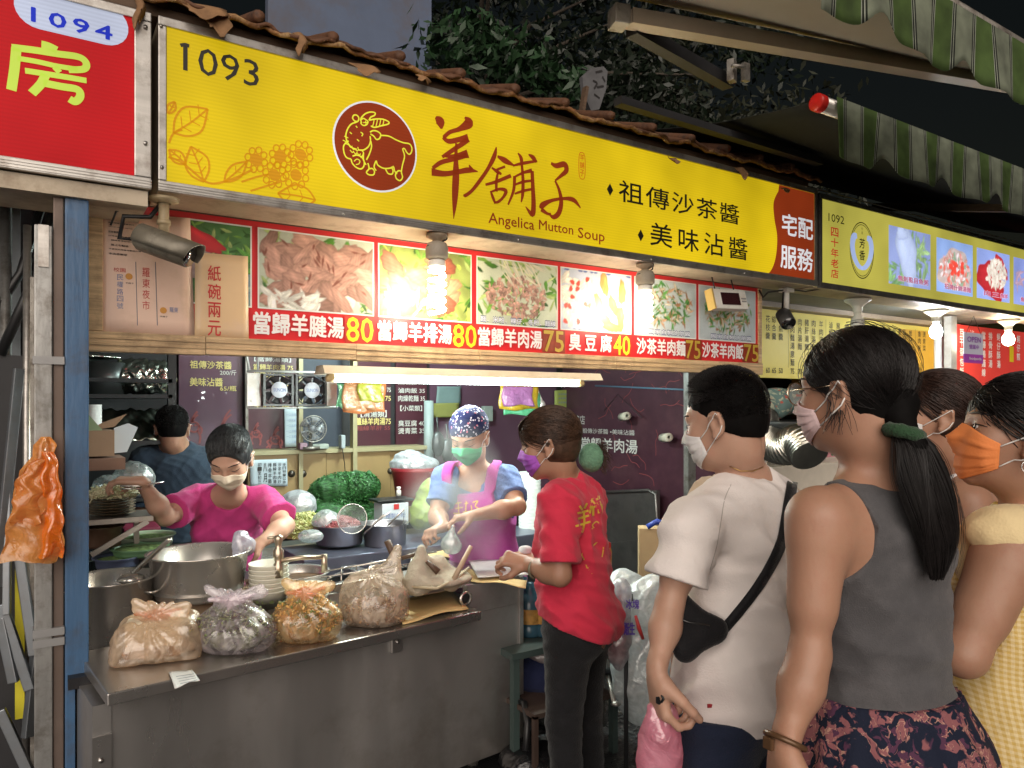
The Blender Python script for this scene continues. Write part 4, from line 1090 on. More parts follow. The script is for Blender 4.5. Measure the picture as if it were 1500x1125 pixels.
def blabel(s, a, b, m, z0=1.948, z1=1.862, bold=.03, off=.004, sp=1.0, nm='lettering'):
  mb = MB(); text_mb(mb, BPl, s, bx(a), z0, bx(b), z1, off=off, bold=bold, spacing=sp); return mb.build(nm, m, MBd, fix=False)
for s, a, b, sp in (('當歸羊腱湯', 371, 503, 1), ('當歸羊排湯', 553, 661, 1), ('當歸羊肉湯', 700, 793, 1), ('臭豆腐', 833, 895, 1.5), ('沙茶羊肉麵', 932, 1003, 1), ('沙茶羊肉飯', 1028, 1088, 1)): blabel(s, a, b, M_wprint, sp=sp)
for s, a, b in (('80', 507, 546), ('80', 663, 697), ('75', 796, 825), ('40', 898, 922), ('75', 1004, 1025), ('75', 1089, 1110)):
  mb = MB(); rect(mb, BPl, bx(a - 2), 1.958, bx(b + 2), 1.846, .0035); mb.build('price_patch', M_redd if s == '75' else mat('price_patch_red', (.45, .03, .02), .5), MBd)
  blabel(s, a, b, M_yprint if s != '75' else mat('gold_digits', (.50, .36, .05), .5), 1.952, 1.85, .012, .005)
M_blab = mat('blue_white_print', (.80, .84, .92), .5, var=0)
M_navyp = mat('navy_print', (.03, .05, .18), .5, var=0)
for s, a, b, z0, z1 in (('麵．米粉．粿仔．冬粉．麵線', 703, 813, 2.0, 1.974), ('獨家自製沙茶醬', 949, 1010, 2.0, 1.976), ('獨家自製沙茶醬', 1040, 1100, 2.0, 1.976)):
  blabel(s, a, b, M_navyp, z0 + .003, z1 - .003, .05, .0042); blabel(s, a, b, M_blab, z0, z1, .01, .0048)
# notices taped over the left end of the board
def sheet(name, pl, quad, m, label, cat, off=.006, th=.0008, items=(), group=None, parent=None, kink=0.0, seed=1):
  """sheet of paper given by four survey corners (tl,tr,br,bl)"""
  c = [np.array(pl.uv(*q)) for q in quad]; rs = random.Random(seed)
  def f(a, b):
    p = (c[0] * (1 - a) + c[1] * a) * (1 - b) + (c[3] * (1 - a) + c[2] * a) * b
    return pl.p(p[0], p[1], off + kink * math.sin(a * 5 + b * 3 + seed) * math.sin(b * 4 + seed))
  mb = MB(); mb.grid(f, 9, 9); t = mb.build(name, m, parent, solid=th)
  if label: tag(t, label, cat, group)
  for it in items:
    mb = MB(); it[1](mb); o = mb.build(it[2] if len(it) > 2 else 'lettering', it[0], t, fix=False)
  return t
M_pink = mat('paper_pink', (.78, .56, .45), .45, var=.05, nscale=3, dirt=(.50, .36, .20), dirt_amt=.4, dscale=5)
M_tan = mat('paper_tan', (.68, .48, .28), .4, var=.06, nscale=3, dirt=(.62, .46, .36), dirt_amt=.5, dscale=5)
M_rink = mat('ink_red', (.50, .03, .03), .6, var=.1); M_bink = mat('ink_blue', (.16, .22, .42), .6, var=.1); M_gink = mat('ink_grey', (.10, .12, .18), .6, var=0); M_oink = mat('ink_orange', (.60, .28, .05), .6, var=0)
N = lambda x, y: (140 + x / 5, 290 + y / 5)
def notice1(mb):
  for i, (s, x0, x1) in enumerate((('各位親愛的顧客您好', 90, 280), ('本店週五至週日營業', 90, 360), ('如有需要請', 92, 185), ('以現金付款為主人數', 92, 300), ('請將車停好勿佔道路', 112, 320), ('晚上七點後', 112, 240), ('不提供內用座位歡迎外帶', 95, 330), ('本店感謝您', 95, 230))):
    y = 182 + i * 32 + 0; text_px(mb, BPl, s, *N(x0, y - 6 + (x0 - 90) * .05), *N(x1, y + 14 + (x1 - 90) * .06), off=.008, bold=.02)
def vcol(s, x, y0, y1, w, bold=.0, off=.008):
  return lambda mb: vtext(mb, BPl, s, BPl.uv(*N(x, y0))[0], BPl.uv(*N(x, y0))[1], BPl.uv(*N(x, y1))[1], w, off=off, bold=bold)
def lines(mb):
  for (x0, y0, x1, y1) in ((292, 470, 305, 935), (436, 470, 450, 935)): stroke(mb, BPl, [N(x0, y0), N(x1, y1)], .0022, off=.008)
def logos(mb):
  for (x, y) in ((243, 577), (494, 825)):
    u, v = BPl.uv(*N(x, y)); disc(mb, BPl, u, v, .0115, .0075, 20)
sheet('paper_notice', BPl, [N(38, 100), N(690, 150), N(725, 1022), N(30, 990)], M_pink, 'large pink paper notice with small print and two vertical lines, taped to the menu board', 'notice', items=[(M_ink, notice1), (M_rink, vcol('羅東夜市', 368, 515, 835, .024, .005)), (M_bink, vcol('民權路四號', 178, 562, 822, .020)), (M_rink, lambda mb: text_px(mb, BPl, '校園', *N(130, 510), *N(218, 548), off=.008)), (M_bink, lambda mb: text_px(mb, BPl, '羅東', *N(540, 800), *N(602, 842), off=.008)),
   (M_ink, lambda mb: (text_px(mb, BPl, '羊舖子', *N(217, 617), *N(278, 634), off=.008), text_px(mb, BPl, '羊舖子', *N(468, 862), *N(526, 878), off=.008))), (M_gink, lines, 'ruled_line'), (M_oink, logos, 'goat_logo')], kink=.0015)
sheet('paper_notice', BPl, [N(725, 400), N(1112, 430), N(1118, 1048), N(722, 1024)], M_tan, 'tan paper notice with red characters 紙碗兩元 on the menu board', 'notice', off=.0085, items=[(M_rink, vcol('紙碗兩元', 866, 500, 1035, .046, .012, .0105))], kink=.001, seed=4)
# ------------------------------------------------------------------ lamps
def emit_mat(name, col, s):
  if name in MATS: return MATS[name]
  m = bpy.data.materials.new(name); m.use_nodes = True; b = m.node_tree.nodes['Principled BSDF']
  b.inputs['Base Color'].default_value = (.8, .8, .8, 1); b.inputs['Emission Color'].default_value = (*col, 1); b.inputs['Emission Strength'].default_value = s
  MATS[name] = m; return m
def point(name, loc, e, col, r, parent):
  d = bpy.data.lights.new(name, 'POINT'); d.energy = e; d.color = col; d.shadow_soft_size = r; o = bpy.data.objects.new(name, d)
  COL.objects.link(o); o.parent = parent; o.location = Vector(loc) - parent.location; return o
WARM = (1.0, .84, .60)
M_bulb = emit_mat('bulb_glow_warm', (1.0, .88, .66), 26)
def cfl(px, Y, ztop, zb, label, e=9):
  Y -= .09
  c = PY(px, 400, Y); x = c.x; t = thing('light_bulb', (x, Y, ztop), label, 'lamp', 'spiral bulbs under the yellow sign')
  mb = MB(); mb.lathe((x, Y, ztop), [(.001, 0), (.045, 0), (.045, -.012), (.020, -.024), (.018, -.030)], 24); mb.build('ceiling_rose', mat('rose_dirty', (.30, .24, .17), .6, dirt=(.1, .07, .04), dirt_amt=.7), t)
  mb = MB(); mb.lathe((x, Y, ztop), [(.018, -.030), (.040, -.038), (.048, -.060), (.047, -.095), (.038, -.105), (.026, -.108)], 24); mb.build('socket', mat('socket_grey', (.34, .30, .24), .6, dirt=(.1, .08, .05), dirt_amt=.6), t)
  mb = MB(); z0 = ztop - .112; mb.lathe((x, Y, 0), [(.024, z0 + .006), (.036, z0), (.036, z0 - .022), (.024, z0 - .028)], 20); mb.build('ballast', M_whitep, t)
  mb = MB(); n = 110; H_ = (z0 - .028) - zb
  pts = [(x + .031 * math.cos(a * 5.5 * 6.283), Y + .031 * math.sin(a * 5.5 * 6.283), z0 - .028 - H_ * a) for a in np.linspace(0, 1, n)]
  mb.tube(pts, .0085, 7); mb.build('spiral_tube', M_bulb, t)
  mb = MB(); mb.tube([(x + .045 * math.cos(a), Y + .030 * math.sin(a), ztop - .004 - .05 * abs(math.sin(a * .5))) for a in np.linspace(0, 6.0, 20)], .003, 6); mb.build('wire', M_black, t)
  point('bulb_light', (x, Y - .0, (z0 + zb) / 2 - .01), e, WARM, .03, t); return t
cfl(640, 2.84, 2.298, 1.965, 'bright spiral bulb under the yellow sign in front of the rib soup picture', 15)
cfl(945, 2.84, 2.298, 2.00, 'bright spiral bulb under the yellow sign in front of the stir fried noodle picture', 11)
TL = thing('fluorescent_lamp', (1.78, 2.98, 1.69), 'long white fluorescent tube lamp hanging under the menu board', 'lamp')
xa, xb = PY(468, 540, 2.98).x, PY(872, 555, 2.98).x
mb = MB(); mb.prism([(xa, 2.94, 1.748), (xa, 3.02, 1.748), (xa, 3.045, 1.713), (xa, 2.915, 1.713)], (xb - xa, 0, 0)); mb.build('lamp_housing', mat('housing_cream', (.60, .53, .42), .5, var=.08, dirt=(.35, .25, .14), dirt_amt=.5), TL)
xc, xd = PY(490, 555, 2.96).x, PY(846, 562, 2.96).x
mb = MB(); mb.cyl((xc, 2.96, 1.694), (xd, 2.96, 1.694), .0135, n=16); mb.build('tube', emit_mat('tube_glow', (.86, 1.0, .93), 24), TL)
for a, b in ((xc - .035, xc), (xd, xd + .035)): mb = MB(); mb.cyl((a, 2.96, 1.694), (b, 2.96, 1.694), .0145, n=14); mb.aabb(((a + b) / 2 - .012, 2.945, 1.69), ((a + b) / 2 + .012, 2.975, 1.715)); mb.build('end_cap', mat('cap_amber', (.50, .36, .18), .5), TL)
for i, t in enumerate((.17, .5, .83)): point('tube_light', (xc + (xd - xc) * t, 2.975, 1.665), 14, (.88, 1.0, .93), .05, TL)
# second tube deeper in the stall, pale blue line above the right wall
T2 = thing('fluorescent_lamp', (3.2, 4.3, 2.2), 'ceiling tube lamp deep inside the stall', 'lamp')
mb = MB(); mb.aabb((1.3, 4.02, 2.30), (2.5, 4.10, 2.335)); mb.build('lamp_housing', M_whitep, T2)
mb = MB(); mb.cyl((1.32, 4.06, 2.285), (2.48, 4.06, 2.285), .013, n=12); mb.build('tube', emit_mat('tube_glow_dim', (.80, 1.0, .95), 9), T2)
point('tube_light', (1.9, 4.06, 2.24), 66, (.82, 1.0, .94), .1, T2)
mb = MB(); a, b = PY(868, 566, 3.0), PX(1004, 569, 3.76); mb.tube([PX(872, 565, 3.79), PX(1006, 571, 3.79)], .006, 8)
solo(mb, 'conduit_pipe', mat('blue_pvc', (.10, .22, .32), .4), 'thin blue pipe along the dark side wall beside the tube lamp', 'pipe')
# ------------------------------------------------------------------ security cameras
def bullet(c, d, L_, r, m, parent, hood=True):
  d = Vector(d).normalized(); c = Vector(c); u = d.cross(UP).normalized(); w = u.cross(d)
  mb = MB(); mb.tube([c - d * L_ * .5, c - d * L_ * .42, c + d * L_ * .40, c + d * L_ * .42], [r * .75, r, r, r * .92], 20); mb.build('camera_body', m, parent)
  mb = MB(); mb.cyl(c + d * L_ * .42, c + d * L_ * .425, r * .9, n=20); mb.build('lens_glass', mat('lens_dark', (.01, .01, .012), .05, var=0, coat=1), parent)
  if hood:
    mb = MB(); vs = lambda s, k: c + d * s + (u * math.cos(k) + w * math.sin(k)) * r * 1.14
    def f(a, b):
      k = R(-18) + R(216) * a; s = -L_ * .46 + (L_ * 1.06 - L_ * .14 * abs(a - .5) * 2) * b
      return vs(s, k)
    mb.grid(f, 16, 4); mb.build('sun_hood', m, parent, solid=.003)
cm = mat('camera_metal', (.20, .18, .14), .45, .4, var=.3, dirt=(.06, .05, .035), dirt_amt=.7, dscale=16)
q = PY(240, 300, 2.74)
SC = thing('security_camera', q, 'grimy bullet security camera hanging under the left end of the yellow sign', 'security camera')
mb = MB(); mb.lathe((q.x, 2.74, 2.285), [(.001, 0), (.048, 0), (.048, -.010), (.022, -.018)], 22); mb.cyl((q.x, 2.74, 2.27), (q.x, 2.74, 2.165), .017, n=16); mb.cyl((q.x, 2.74, 2.21), (q.x, 2.74, 2.195), .022, n=16); mb.build('mount', mat('mount_cream', (.42, .33, .20), .5, dirt=(.1, .08, .05), dirt_amt=.6), SC)
cc = PY(243, 362, 2.70); bullet(cc, (.66, -.50, -.30), .21, .042, cm, SC)
mb = MB(); mb.tube([cc + Vector((-.085, .07, .03)), cc + Vector((-.13, .09, .03)), cc + Vector((-.12, .06, .10)), PY(220, 318, 2.74), PY(238, 296, 2.76)], .008, 8)
mb.tube([PY(162, 330, 2.80), PY(170, 310, 2.80), PY(186, 305, 2.8), PY(200, 292, 2.76), PY(222, 262, 2.73)], .0035, 6); mb.tube([PY(150, 288, 2.8), PY(165, 300, 2.8), PY(184, 305, 2.8)], .0035, 6)
mb.build('cable', M_black, SC)
q = PY(1152, 440, 2.85)
SC2 = thing('security_camera', q, 'small dark dome-ended security camera under the right end of the yellow sign', 'security camera')
mb = MB(); mb.aabb((q.x - .035, 2.82, 2.275), (q.x + .035, 2.88, 2.299)); mb.cyl((q.x, 2.85, 2.28), (q.x, 2.85, 2.17), .017, n=14); mb.build('mount', M_whitep, SC2)
cc = PY(1151, 467, 2.84); bullet(cc, (-.35, -.6, -.62), .125, .046, mat('camera_dark', (.05, .05, .052), .35, .3), SC2, hood=False)
mb = MB(); mb.tube([cc + Vector((.02, .04, .05)), q + Vector((-.03, 0, .06)), PY(1125, 428, 2.85), PY(1118, 436, 2.9), PY(1112, 425, 2.93)], .006, 7); mb.tube([q + Vector((0, 0, .07)), PY(1180, 427, 2.8), PY(1222, 420, 2.72)], .004, 6); mb.build('cable', M_black, SC2)
# counter display
q = PY(1066, 440, 2.80)
DB = thing('display_box', q, 'small cream electronic display box hanging over the rightmost food picture', 'display')
Mx = Matrix.Rotation(R(-12), 3, 'X') @ Matrix.Rotation(R(-3), 3, 'Y')
mb = MB(); mb.box(q, (.27, .05, .115), rot=Mx, bev=.006); mb.build('case', M_whitep, DB)
mb = MB(); mb.box(q + Mx @ Vector((-.005, -.027, .0)), (.15, .004, .07), rot=Mx); mb.build('screen', mat('screen_dark', (.035, .008, .012), .15), DB)
mb = MB(); mb.box(q + Mx @ Vector((-.142, 0, .0)), (.012, .052, .117), rot=Mx); mb.build('end_plate', mat('brass_yellow', (.45, .32, .10), .5), DB)
mb = MB()
for k in range(2):
  for j in range(3): mb.box(q + Mx @ Vector((.092 + .014 * j, -.0265, .004 - .016 * k)), (.010, .003, .008), rot=Mx)
mb.build('button', mat('button_grey', (.25, .25, .25), .5), DB)
for a in (-.08, .08): mb = MB(); mb.tube([q + Vector((a, .02, .05)), q + Vector((a, .05, .15))], .004, 6); mb.build('hanger', M_black, DB)
# ------------------------------------------------------------------ posts and the clutter at the left edge
M_blue = mat('blue_paint', (.050, .12, .235), .42, var=.12, stretch=(1, 1, .15), nscale=20, dirt=(.06, .05, .045), dirt_amt=.5, dscale=7, bump=.15)
mb = MB(); mb.aabb((.093, 2.70, 0), (.158, 2.765, 2.235), bev=.004)
solo(mb, 'post', M_blue, 'blue painted steel post at the left end of the stall', 'post')
M_galv = mat('galvanised', (.30, .30, .29), .38, .75, var=.25, stretch=(1, 1, .3), nscale=14, dirt=(.10, .08, .06), dirt_amt=.6, dscale=14, bump=.06)
t = thing('post', (.055, 2.72, 0), 'grimy galvanised channel column strapped with tape left of the blue post', 'post')
mb = MB(); mb.aabb((.012, 2.70, 0), (.060, 2.75, 2.14), bev=.003); mb.build('channel', M_galv, t)
mb = MB(); mb.aabb((.062, 2.71, 0), (.090, 2.75, 2.235), bev=.003); mb.build('channel', mat('galvanised_dark', (.16, .12, .10), .5, .5, var=.3, dirt=(.08, .05, .03)), t)
for z in (PY(80, 528, 2.7).z, PY(80, 925, 2.7).z, PY(80, 940, 2.7).z):
  mb = MB(); mb.aabb((.008, 2.695, z - .012), (.0915, 2.756, z + .012)); mb.build('strap', mat('tape_grey', (.30, .30, .30), .4, .4), t)
mb = MB(); mb.aabb((.022, 2.694, 2.01), (.050, 2.702, 2.14)); mb.build('end_plate', M_alu, t)
def pole(pts, r, m, label, name='pole', n=8, group=None): mb = MB(); mb.tube(pts, r, n); return solo(mb, name, m, label, 'pole', group)
pole([PY(8, 275, 3.0), PY(8, 1300, 3.0)], .018, M_galv, 'upright steel pipe at the very left edge of the photo')
pole([PY(40, 330, 2.95), PY(38, 1200, 2.95)], .012, M_alu, 'thin upright aluminium pipe behind the grimy column')
pole([PY(84, 285, 2.98), PY(45, 420, 2.98), PY(0, 520, 2.98)], .016, M_black, 'upper of two thick black hoses slanting down at the left edge', 'hose')
pole([PY(66, 285, 3.0), PY(30, 400, 3.0), PY(-20, 475, 3.0)], .014, M_black, 'lower thinner black hose slanting down at the left edge', 'hose')
mb = MB(); mb.aabb((PY(22, 800, 2.93).x, 2.92, .55), (PY(36, 800, 2.93).x, 2.94, 1.25)); solo(mb, 'strip', mat('yellow_strip', (.62, .55, .03), .5), 'bright yellow plastic strip standing behind the orange bag', 'strip')
M_aluC = mat('alu_cool', (.22, .24, .26), .35, .8, var=.12, dirt=(.2, .19, .18), dirt_amt=.5, dscale=9)
fr = thing('folding_stand', PY(20, 1100, 2.85), 'folded aluminium stand frame leaning at the lower left edge', 'folding frame')
for a, b, w in (((2, 885), (44, 1010), .022), ((0, 905), (20, 1000), .018), ((28, 540), (-4, 860), .018), ((20, 760), (50, 960), .016), ((12, 700), (10, 900), .02), ((54, 950), (40, 1080), .024), ((0, 1040), (50, 1150), .02)):
  mb = MB(); mb.beam(PY(*a, 2.86), PY(*b, 2.84), w, .03, bev=.003); mb.build('bar', M_aluC, fr)
mb = MB(); mb.aabb((PY(-60, 600, 2.9).x, 2.98, .1), (PY(56, 600, 2.9).x, 3.02, 1.75)); solo(mb, 'shutter_panel', M_dark, 'dark folded panel behind the frames at the left edge', 'panel')
for i, (x0, x1, z0, z1, m_) in enumerate(((58, 74, 1.2, 2.1, M_aluV), (44, 54, .2, 2.0, M_aluD))):
  mb = MB(); mb.aabb((PY(x0, 600, 2.9).x, 2.86, z0), (PY(x1, 600, 2.9).x, 2.88, z1)); solo(mb, 'rail', m_, ('bright upright rail just left of the grimy column', 'dull upright rail behind the folded frame')[i], 'rail')
# shop behind: pale glimpses
mb = MB(); mb.aabb((-.9, 3.1, 1.6), (PY(30, 300, 3.1).x, 3.12, 2.4)); solo(mb, 'panel', mat('pale_blue_panel', (.22, .25, .27), .5, var=.3), 'pale grey-blue panel under the red sign at the left edge', 'panel')
# ------------------------------------------------------------------ roof edge above the signs
M_rust = mat('rusty_tile', (.13, .055, .025), .75, var=.4, nscale=9, bump=.8, bscale=40, dirt=(.035, .022, .018), dirt_amt=.95, dscale=9)
M_scrap = mat('brown_scrap', (.24, .13, .06), .85, var=.35, nscale=12, bump=.6, bscale=25)
re = thing('roof_edging', (2.1, 2.85, 2.89), 'rusty orange corrugated tile edging along the top of the yellow sign', 'roof edge')
def rz(x): return .016 * (abs(math.sin(math.pi * x / .27)) ** 4) * (1 + .5 * math.sin(x * 7.3)) + .006 * math.sin(x * 13.7) + .005 * math.sin(x * 37.1 + 2 * math.sin(x * 9)) + .003 * math.sin(x * 91)
mb = MB(); mb.grid(lambda a, b: (.30 + 3.62 * a, 2.655 + .45 * b + .010 * math.sin(a * 60 + 3 * math.sin(a * 17)) + .006 * math.sin(a * 213), 2.925 + .16 * b + rz(.3 + 3.62 * a) * 1.0 - (.010 if b < .02 else 0)), 320, 8); mb.build('tile_sheet', M_rust, re, solid=.012)
mb = MB(); mb.tube([(.28 + 3.66 * k / 140, 2.662 + .006 * math.sin(k * .9), 2.914 + rz(.28 + 3.66 * k / 140) * .7 + .004 * math.sin(k * 1.7)) for k in range(141)], [.007 + .004 * abs(math.sin(k * 1.3 + 2 * math.sin(k * .31))) for k in range(141)], 8); mb.build('edge_roll', mat('orange_roll', (.19, .085, .03), .7, var=.6, nscale=20, stretch=(1, 1, 1), bump=.8, bscale=60, dirt=(.50, .34, .15), dirt_amt=.7, dscale=16), re)
for k in range(1, 14):
  x = .27 * (k + .5); mb = MB(); mb.lathe((x, 2.66, 2.952), [(.0, -.02), (.018, -.018), (.022, 0), (.022, .30)], 12, axis=(0, 1, .35)); mb.build('ridge_tile', M_rust, re)
rs = random.Random(5)
for (px, py, w, h) in ((318, 38, .10, .07), (300, 20, .16, .05), (536, 105, .11, .045), (440, 68, .04, .08), (1086, 255, .05, .06), (1150, 280, .05, .03), (620, 118, .07, .03), (985, 235, .06, .03), (202, 20, .03, .11)):
  q = PY(px, py, 2.645); mb = MB(); k = rs.random() * 6
  mb.grid(lambda a, b: (q.x + (a - .5) * w * (1 - .35 * b) + .01 * math.sin(b * 5 + k), 2.652 - .03 * b - .012 * math.sin(a * 4 + k), q.z + h * (.6 - b * (1 + .25 * math.sin(a * 7 + k)))), 7, 6); mb.build('peeling_scrap', M_scrap, re, solid=.002)
mb = MB(); mb.aabb((.2, 2.72, 2.886), (3.9, 2.96, 2.92)); mb.build('batten', M_woodD, re)
# dark underlay and lean-to roof behind
mb = MB(); mb._new([(-2.5, 3.08, 3.08), (8.0, 3.08, 3.00), (8.0, 5.2, 3.3), (-2.5, 5.2, 3.35)], [(0, 1, 2, 3)]); o = mb.build('roof', mat('roof_sheet', (.02, .019, .02), .7), None, solid=.03); tag(o, kind='structure')
# blue-grey lean-to panel with flaking paint
M_bluewall = mat('flaking_blue_wall', (.09, .12, .19), .6, var=.08, dirt=(.10, .09, .10), dirt_amt=.9, dscale=1.7)
mb = MB(); X0, X1 = PY(440, 50, 4.6).x, PY(632, 50, 4.6).x; mb.aabb((X0 - .2, 4.6, 3.1), (X1, 4.66, 5.2)); solo(mb, 'upper_wall_panel', M_bluewall, 'blue grey upper wall with flaking patches behind the roof edge', 'wall')
# face-like weathered board
q = PY(873, 133, 3.5); mb = MB(); pts = [PY(x, y, 3.5) for x, y in ((853, 112), (866, 100), (884, 97), (890, 104), (888, 130), (878, 160), (866, 162), (856, 140))]; mb.prism(pts, (0, .03, 0))
t = solo(mb, 'weathered_board', mat('board_grey', (.10, .10, .105), .7, var=.3), 'small grey weathered board with black marks standing on the roof', 'board')
mb = MB(); Pb = facade(3.5)
for p in (((868, 118), (874, 122), (870, 130)), ((882, 112), (886, 120)), ((870, 138), (878, 144)), ((872, 106), (882, 104)), ((874, 128), (884, 126))): stroke(mb, Pb, list(p), .012, off=.003)
o = mb.build('black_mark', M_ink, None); o.parent = t; o.data.transform(Matrix.Translation(-t.location))
mb = MB(); mb.beam(PY(852, 165, 3.45), PY(858, 128, 3.45), .04, .02); solo(mb, 'batten', M_woodD, 'short dark upright batten beside the grey weathered board on the roof', 'batten')
# ------------------------------------------------------------------ tree behind the roof
TR = thing('tree', (3.6, 6.4, 0), 'dark leafy tree rising behind the stall roof', 'tree')
mb = MB(); mb.tube([(3.6, 6.4, 0), (3.55, 6.4, 1.8), (3.7, 6.3, 3.4), (3.9, 6.2, 5.0)], [.16, .13, .10, .05], 10); mb.build('trunk', mat('bark', (.05, .04, .03), .9, bump=.6), TR)
mb = MB(); rs = random.Random(3)
for k in range(16):
  a = Vector((3.7, 6.3, 3.3 + .1 * k)); b = a + Vector((rs.uniform(-2, 2.2), rs.uniform(-1.6, .5), rs.uniform(.1, 1.2))); mb.tube([a, (a + b) / 2 + Vector((0, 0, .2)), b], [.035, .022, .008], 6)
mb.build('branch', MATS['bark'], TR)
r_ = np.random.RandomState(8)
def leaf_cloud(name, centres, n, size, m, parent, flat=.6):
  V = []; F = []; c = np.array(centres); k = 0
  ii = r_.randint(len(c), size=n); P = c[ii, :3] + r_.normal(size=(n, 3)) * c[ii, 3:4] * np.array((1, 1, .6))
  for p in P:
    a = nrm(r_.normal(size=3) + np.array((0, -.3, -.3))); u = nrm(np.cross(a, r_.normal(size=3))); w = np.cross(a, u); s = size * r_.uniform(.6, 1.3)
    V += [p - u * s, p + w * s * .35 - u * s * .1, p + u * s + a * s * .2, p - w * s * .35 - u * s * .1]; F.append((k, k + 1, k + 2, k + 3)); k += 4
  return np_mesh(name, np.array(V), np.array(F), m, parent, smooth=False)
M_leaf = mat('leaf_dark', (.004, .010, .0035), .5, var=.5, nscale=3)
cen = []
for k in range(90):
  x = r_.uniform(2.0, 6.5); z = r_.uniform(3.2, 6.0); cen.append((x, 5.3 + r_.uniform(-.5, 1.4), z, r_.uniform(.12, .3)))
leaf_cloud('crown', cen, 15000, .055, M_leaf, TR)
leaf_cloud('crown', [(*PY(x, y, 4.2), .09) for x, y in ((740, 95), (755, 85), (775, 90), (790, 105), (800, 118), (725, 92), (700, 78), (660, 90), (830, 125), (640, 60), (720, 55), (690, 40))], 1100, .05, mat('leaf_painted_lit', (.014, .042, .014), .5, var=.4, nscale=4), TR)  # light on the near leaves is put into their brighter green
TR2 = thing('tree', (9.0, 8.0, 0), 'far dark tree crown seen between the two awnings', 'tree')
mb = MB(); mb.tube([(9, 8, 0), (9, 8, 4.5)], [.2, .1], 8); mb.build('trunk', MATS['bark'], TR2)
leaf_cloud('crown', [(9 + r_.uniform(-2.6, 2.6), 8 + r_.uniform(-1, 1), r_.uniform(4.2, 6.6), .35) for _ in range(40)], 7000, .09, mat('leaf_far', (.012, .015, .006), .6, var=.5, nscale=3), TR2)
# ------------------------------------------------------------------ striped awnings
def stripe_mat():
  m = bpy.data.materials.new('awning_stripes'); m.use_nodes = True; N = m.node_tree.nodes; L = m.node_tree.links; b = N['Principled BSDF']; b.inputs['Roughness'].default_value = .75
  tc = N.new('ShaderNodeTexCoord'); sp = N.new('ShaderNodeSeparateXYZ'); L.new(tc.outputs['Object'], sp.inputs[0])
  d = N.new('ShaderNodeMath'); d.operation = 'DIVIDE'; d.inputs[1].default_value = .27; L.new(sp.outputs['X'], d.inputs[0]); f = N.new('ShaderNodeMath'); f.operation = 'FRACT'; L.new(d.outputs[0], f.inputs[0])
  cr = N.new('ShaderNodeValToRGB'); cr.color_ramp.interpolation = 'CONSTANT'; e = cr.color_ramp.elements
  G = (.08, .135, .035, 1); K = (.015, .02, .012, 1); W = (.42, .45, .38, 1); Wh = (.24, .27, .20, 1)
  seq = [(0, G), (.36, W), (.375, K), (.405, W), (.42, K), (.45, Wh), (.50, Wh), (.86, K), (.89, W), (.905, K), (.935, W), (.95, G)]
  e[0].position = 0; e[0].color = G; e[1].position = .36; e[1].color = W
  for p, c in seq[2:]: q = e.new(p); q.color = c
  L.new(f.outputs[0], cr.inputs[0]); n = N.new('ShaderNodeTexNoise'); n.inputs['Scale'].default_value = 9; n.inputs['Detail'].default_value = 6; L.new(tc.outputs['Object'], n.inputs['Vector'])
  mr = N.new('ShaderNodeMapRange'); mr.inputs['From Min'].default_value = .3; mr.inputs['From Max'].default_value = .7; mr.inputs['To Min'].default_value = .55; mr.inputs['To Max'].default_value = 1.25; L.new(n.outputs['Fac'], mr.inputs['Value'])
  vm = N.new('ShaderNodeVectorMath'); vm.operation = 'MULTIPLY'; L.new(cr.outputs[0], vm.inputs[0]); L.new(mr.outputs[0], vm.inputs[1]); L.new(vm.outputs[0], b.inputs['Base Color'])
  tr = N.new('ShaderNodeBsdfTranslucent'); L.new(vm.outputs[0], tr.inputs['Color']); mx = N.new('ShaderNodeMixShader'); mx.inputs[0].default_value = .35
  L.new(b.outputs[0], mx.inputs[1]); L.new(tr.outputs[0], mx.inputs[2]); L.new(mx.outputs[0], N['Material Output'].inputs['Surface'])
  return m
M_stripe = stripe_mat(); M_canvas = mat('canvas_beige', (.30, .26, .20), .85, var=.12, nscale=2, dirt=(.22, .19, .15), dirt_amt=.5, dscale=2)
M_canvasD = mat('canvas_dark', (.06, .055, .05), .85, var=.2)
def valance(t, X0, X1, Y, z, drop, sc=.27, ph=0):
  n = int((X1 - X0) / .02); mb = MB()
  def f(a, b):
    x = X0 + (X1 - X0) * a; d = drop * (1 - .26 * max(0, math.cos((x - ph) / (sc * 2) * 2 * math.pi)) ** 3)
    return (x, Y - .014 * b * math.sin(x * 9 + ph) - .007 * math.sin(x * 24) * b, z - d * b)
  mb.grid(f, n, 8); return mb.build('valance', M_stripe, t, solid=.0015)
A2 = thing('awning', (4.3, 2.0, 2.65), 'striped green awning with red end cap over the next stall, lower of the two', 'awning')
mb = MB(); mb.cyl((2.93, 2.0, 2.93), (7.6, 2.0, 2.93), .036, n=16); mb.build('front_tube', M_alu, A2)
mb = MB(); mb.lathe((2.93, 2.0, 2.93), [(.0, -.012), (.034, -.011), (.039, -.006), (.039, .03)], 18, axis=(1, 0, 0)); mb.build('end_cap', mat('cap_red', (.60, .02, .015), .35, emit=None), A2)
valance(A2, 3.0, 7.6, 1.950, 2.955, .27, ph=.15)
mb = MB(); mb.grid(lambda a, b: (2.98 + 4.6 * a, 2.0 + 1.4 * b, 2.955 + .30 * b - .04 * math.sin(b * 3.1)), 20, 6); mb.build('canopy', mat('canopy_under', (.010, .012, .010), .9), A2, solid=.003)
for (a, b) in (((5.2, 3.1, 3.05), (5.8, 2.1, 2.9)),): mb = MB(); mb.beam(a, b, .035, .05); mb.build('arm', M_woodD, A2)
A1 = thing('awning', (2.8, 1.6, 2.72), 'upper striped green awning with pale canvas and metal bar, top right corner', 'awning')
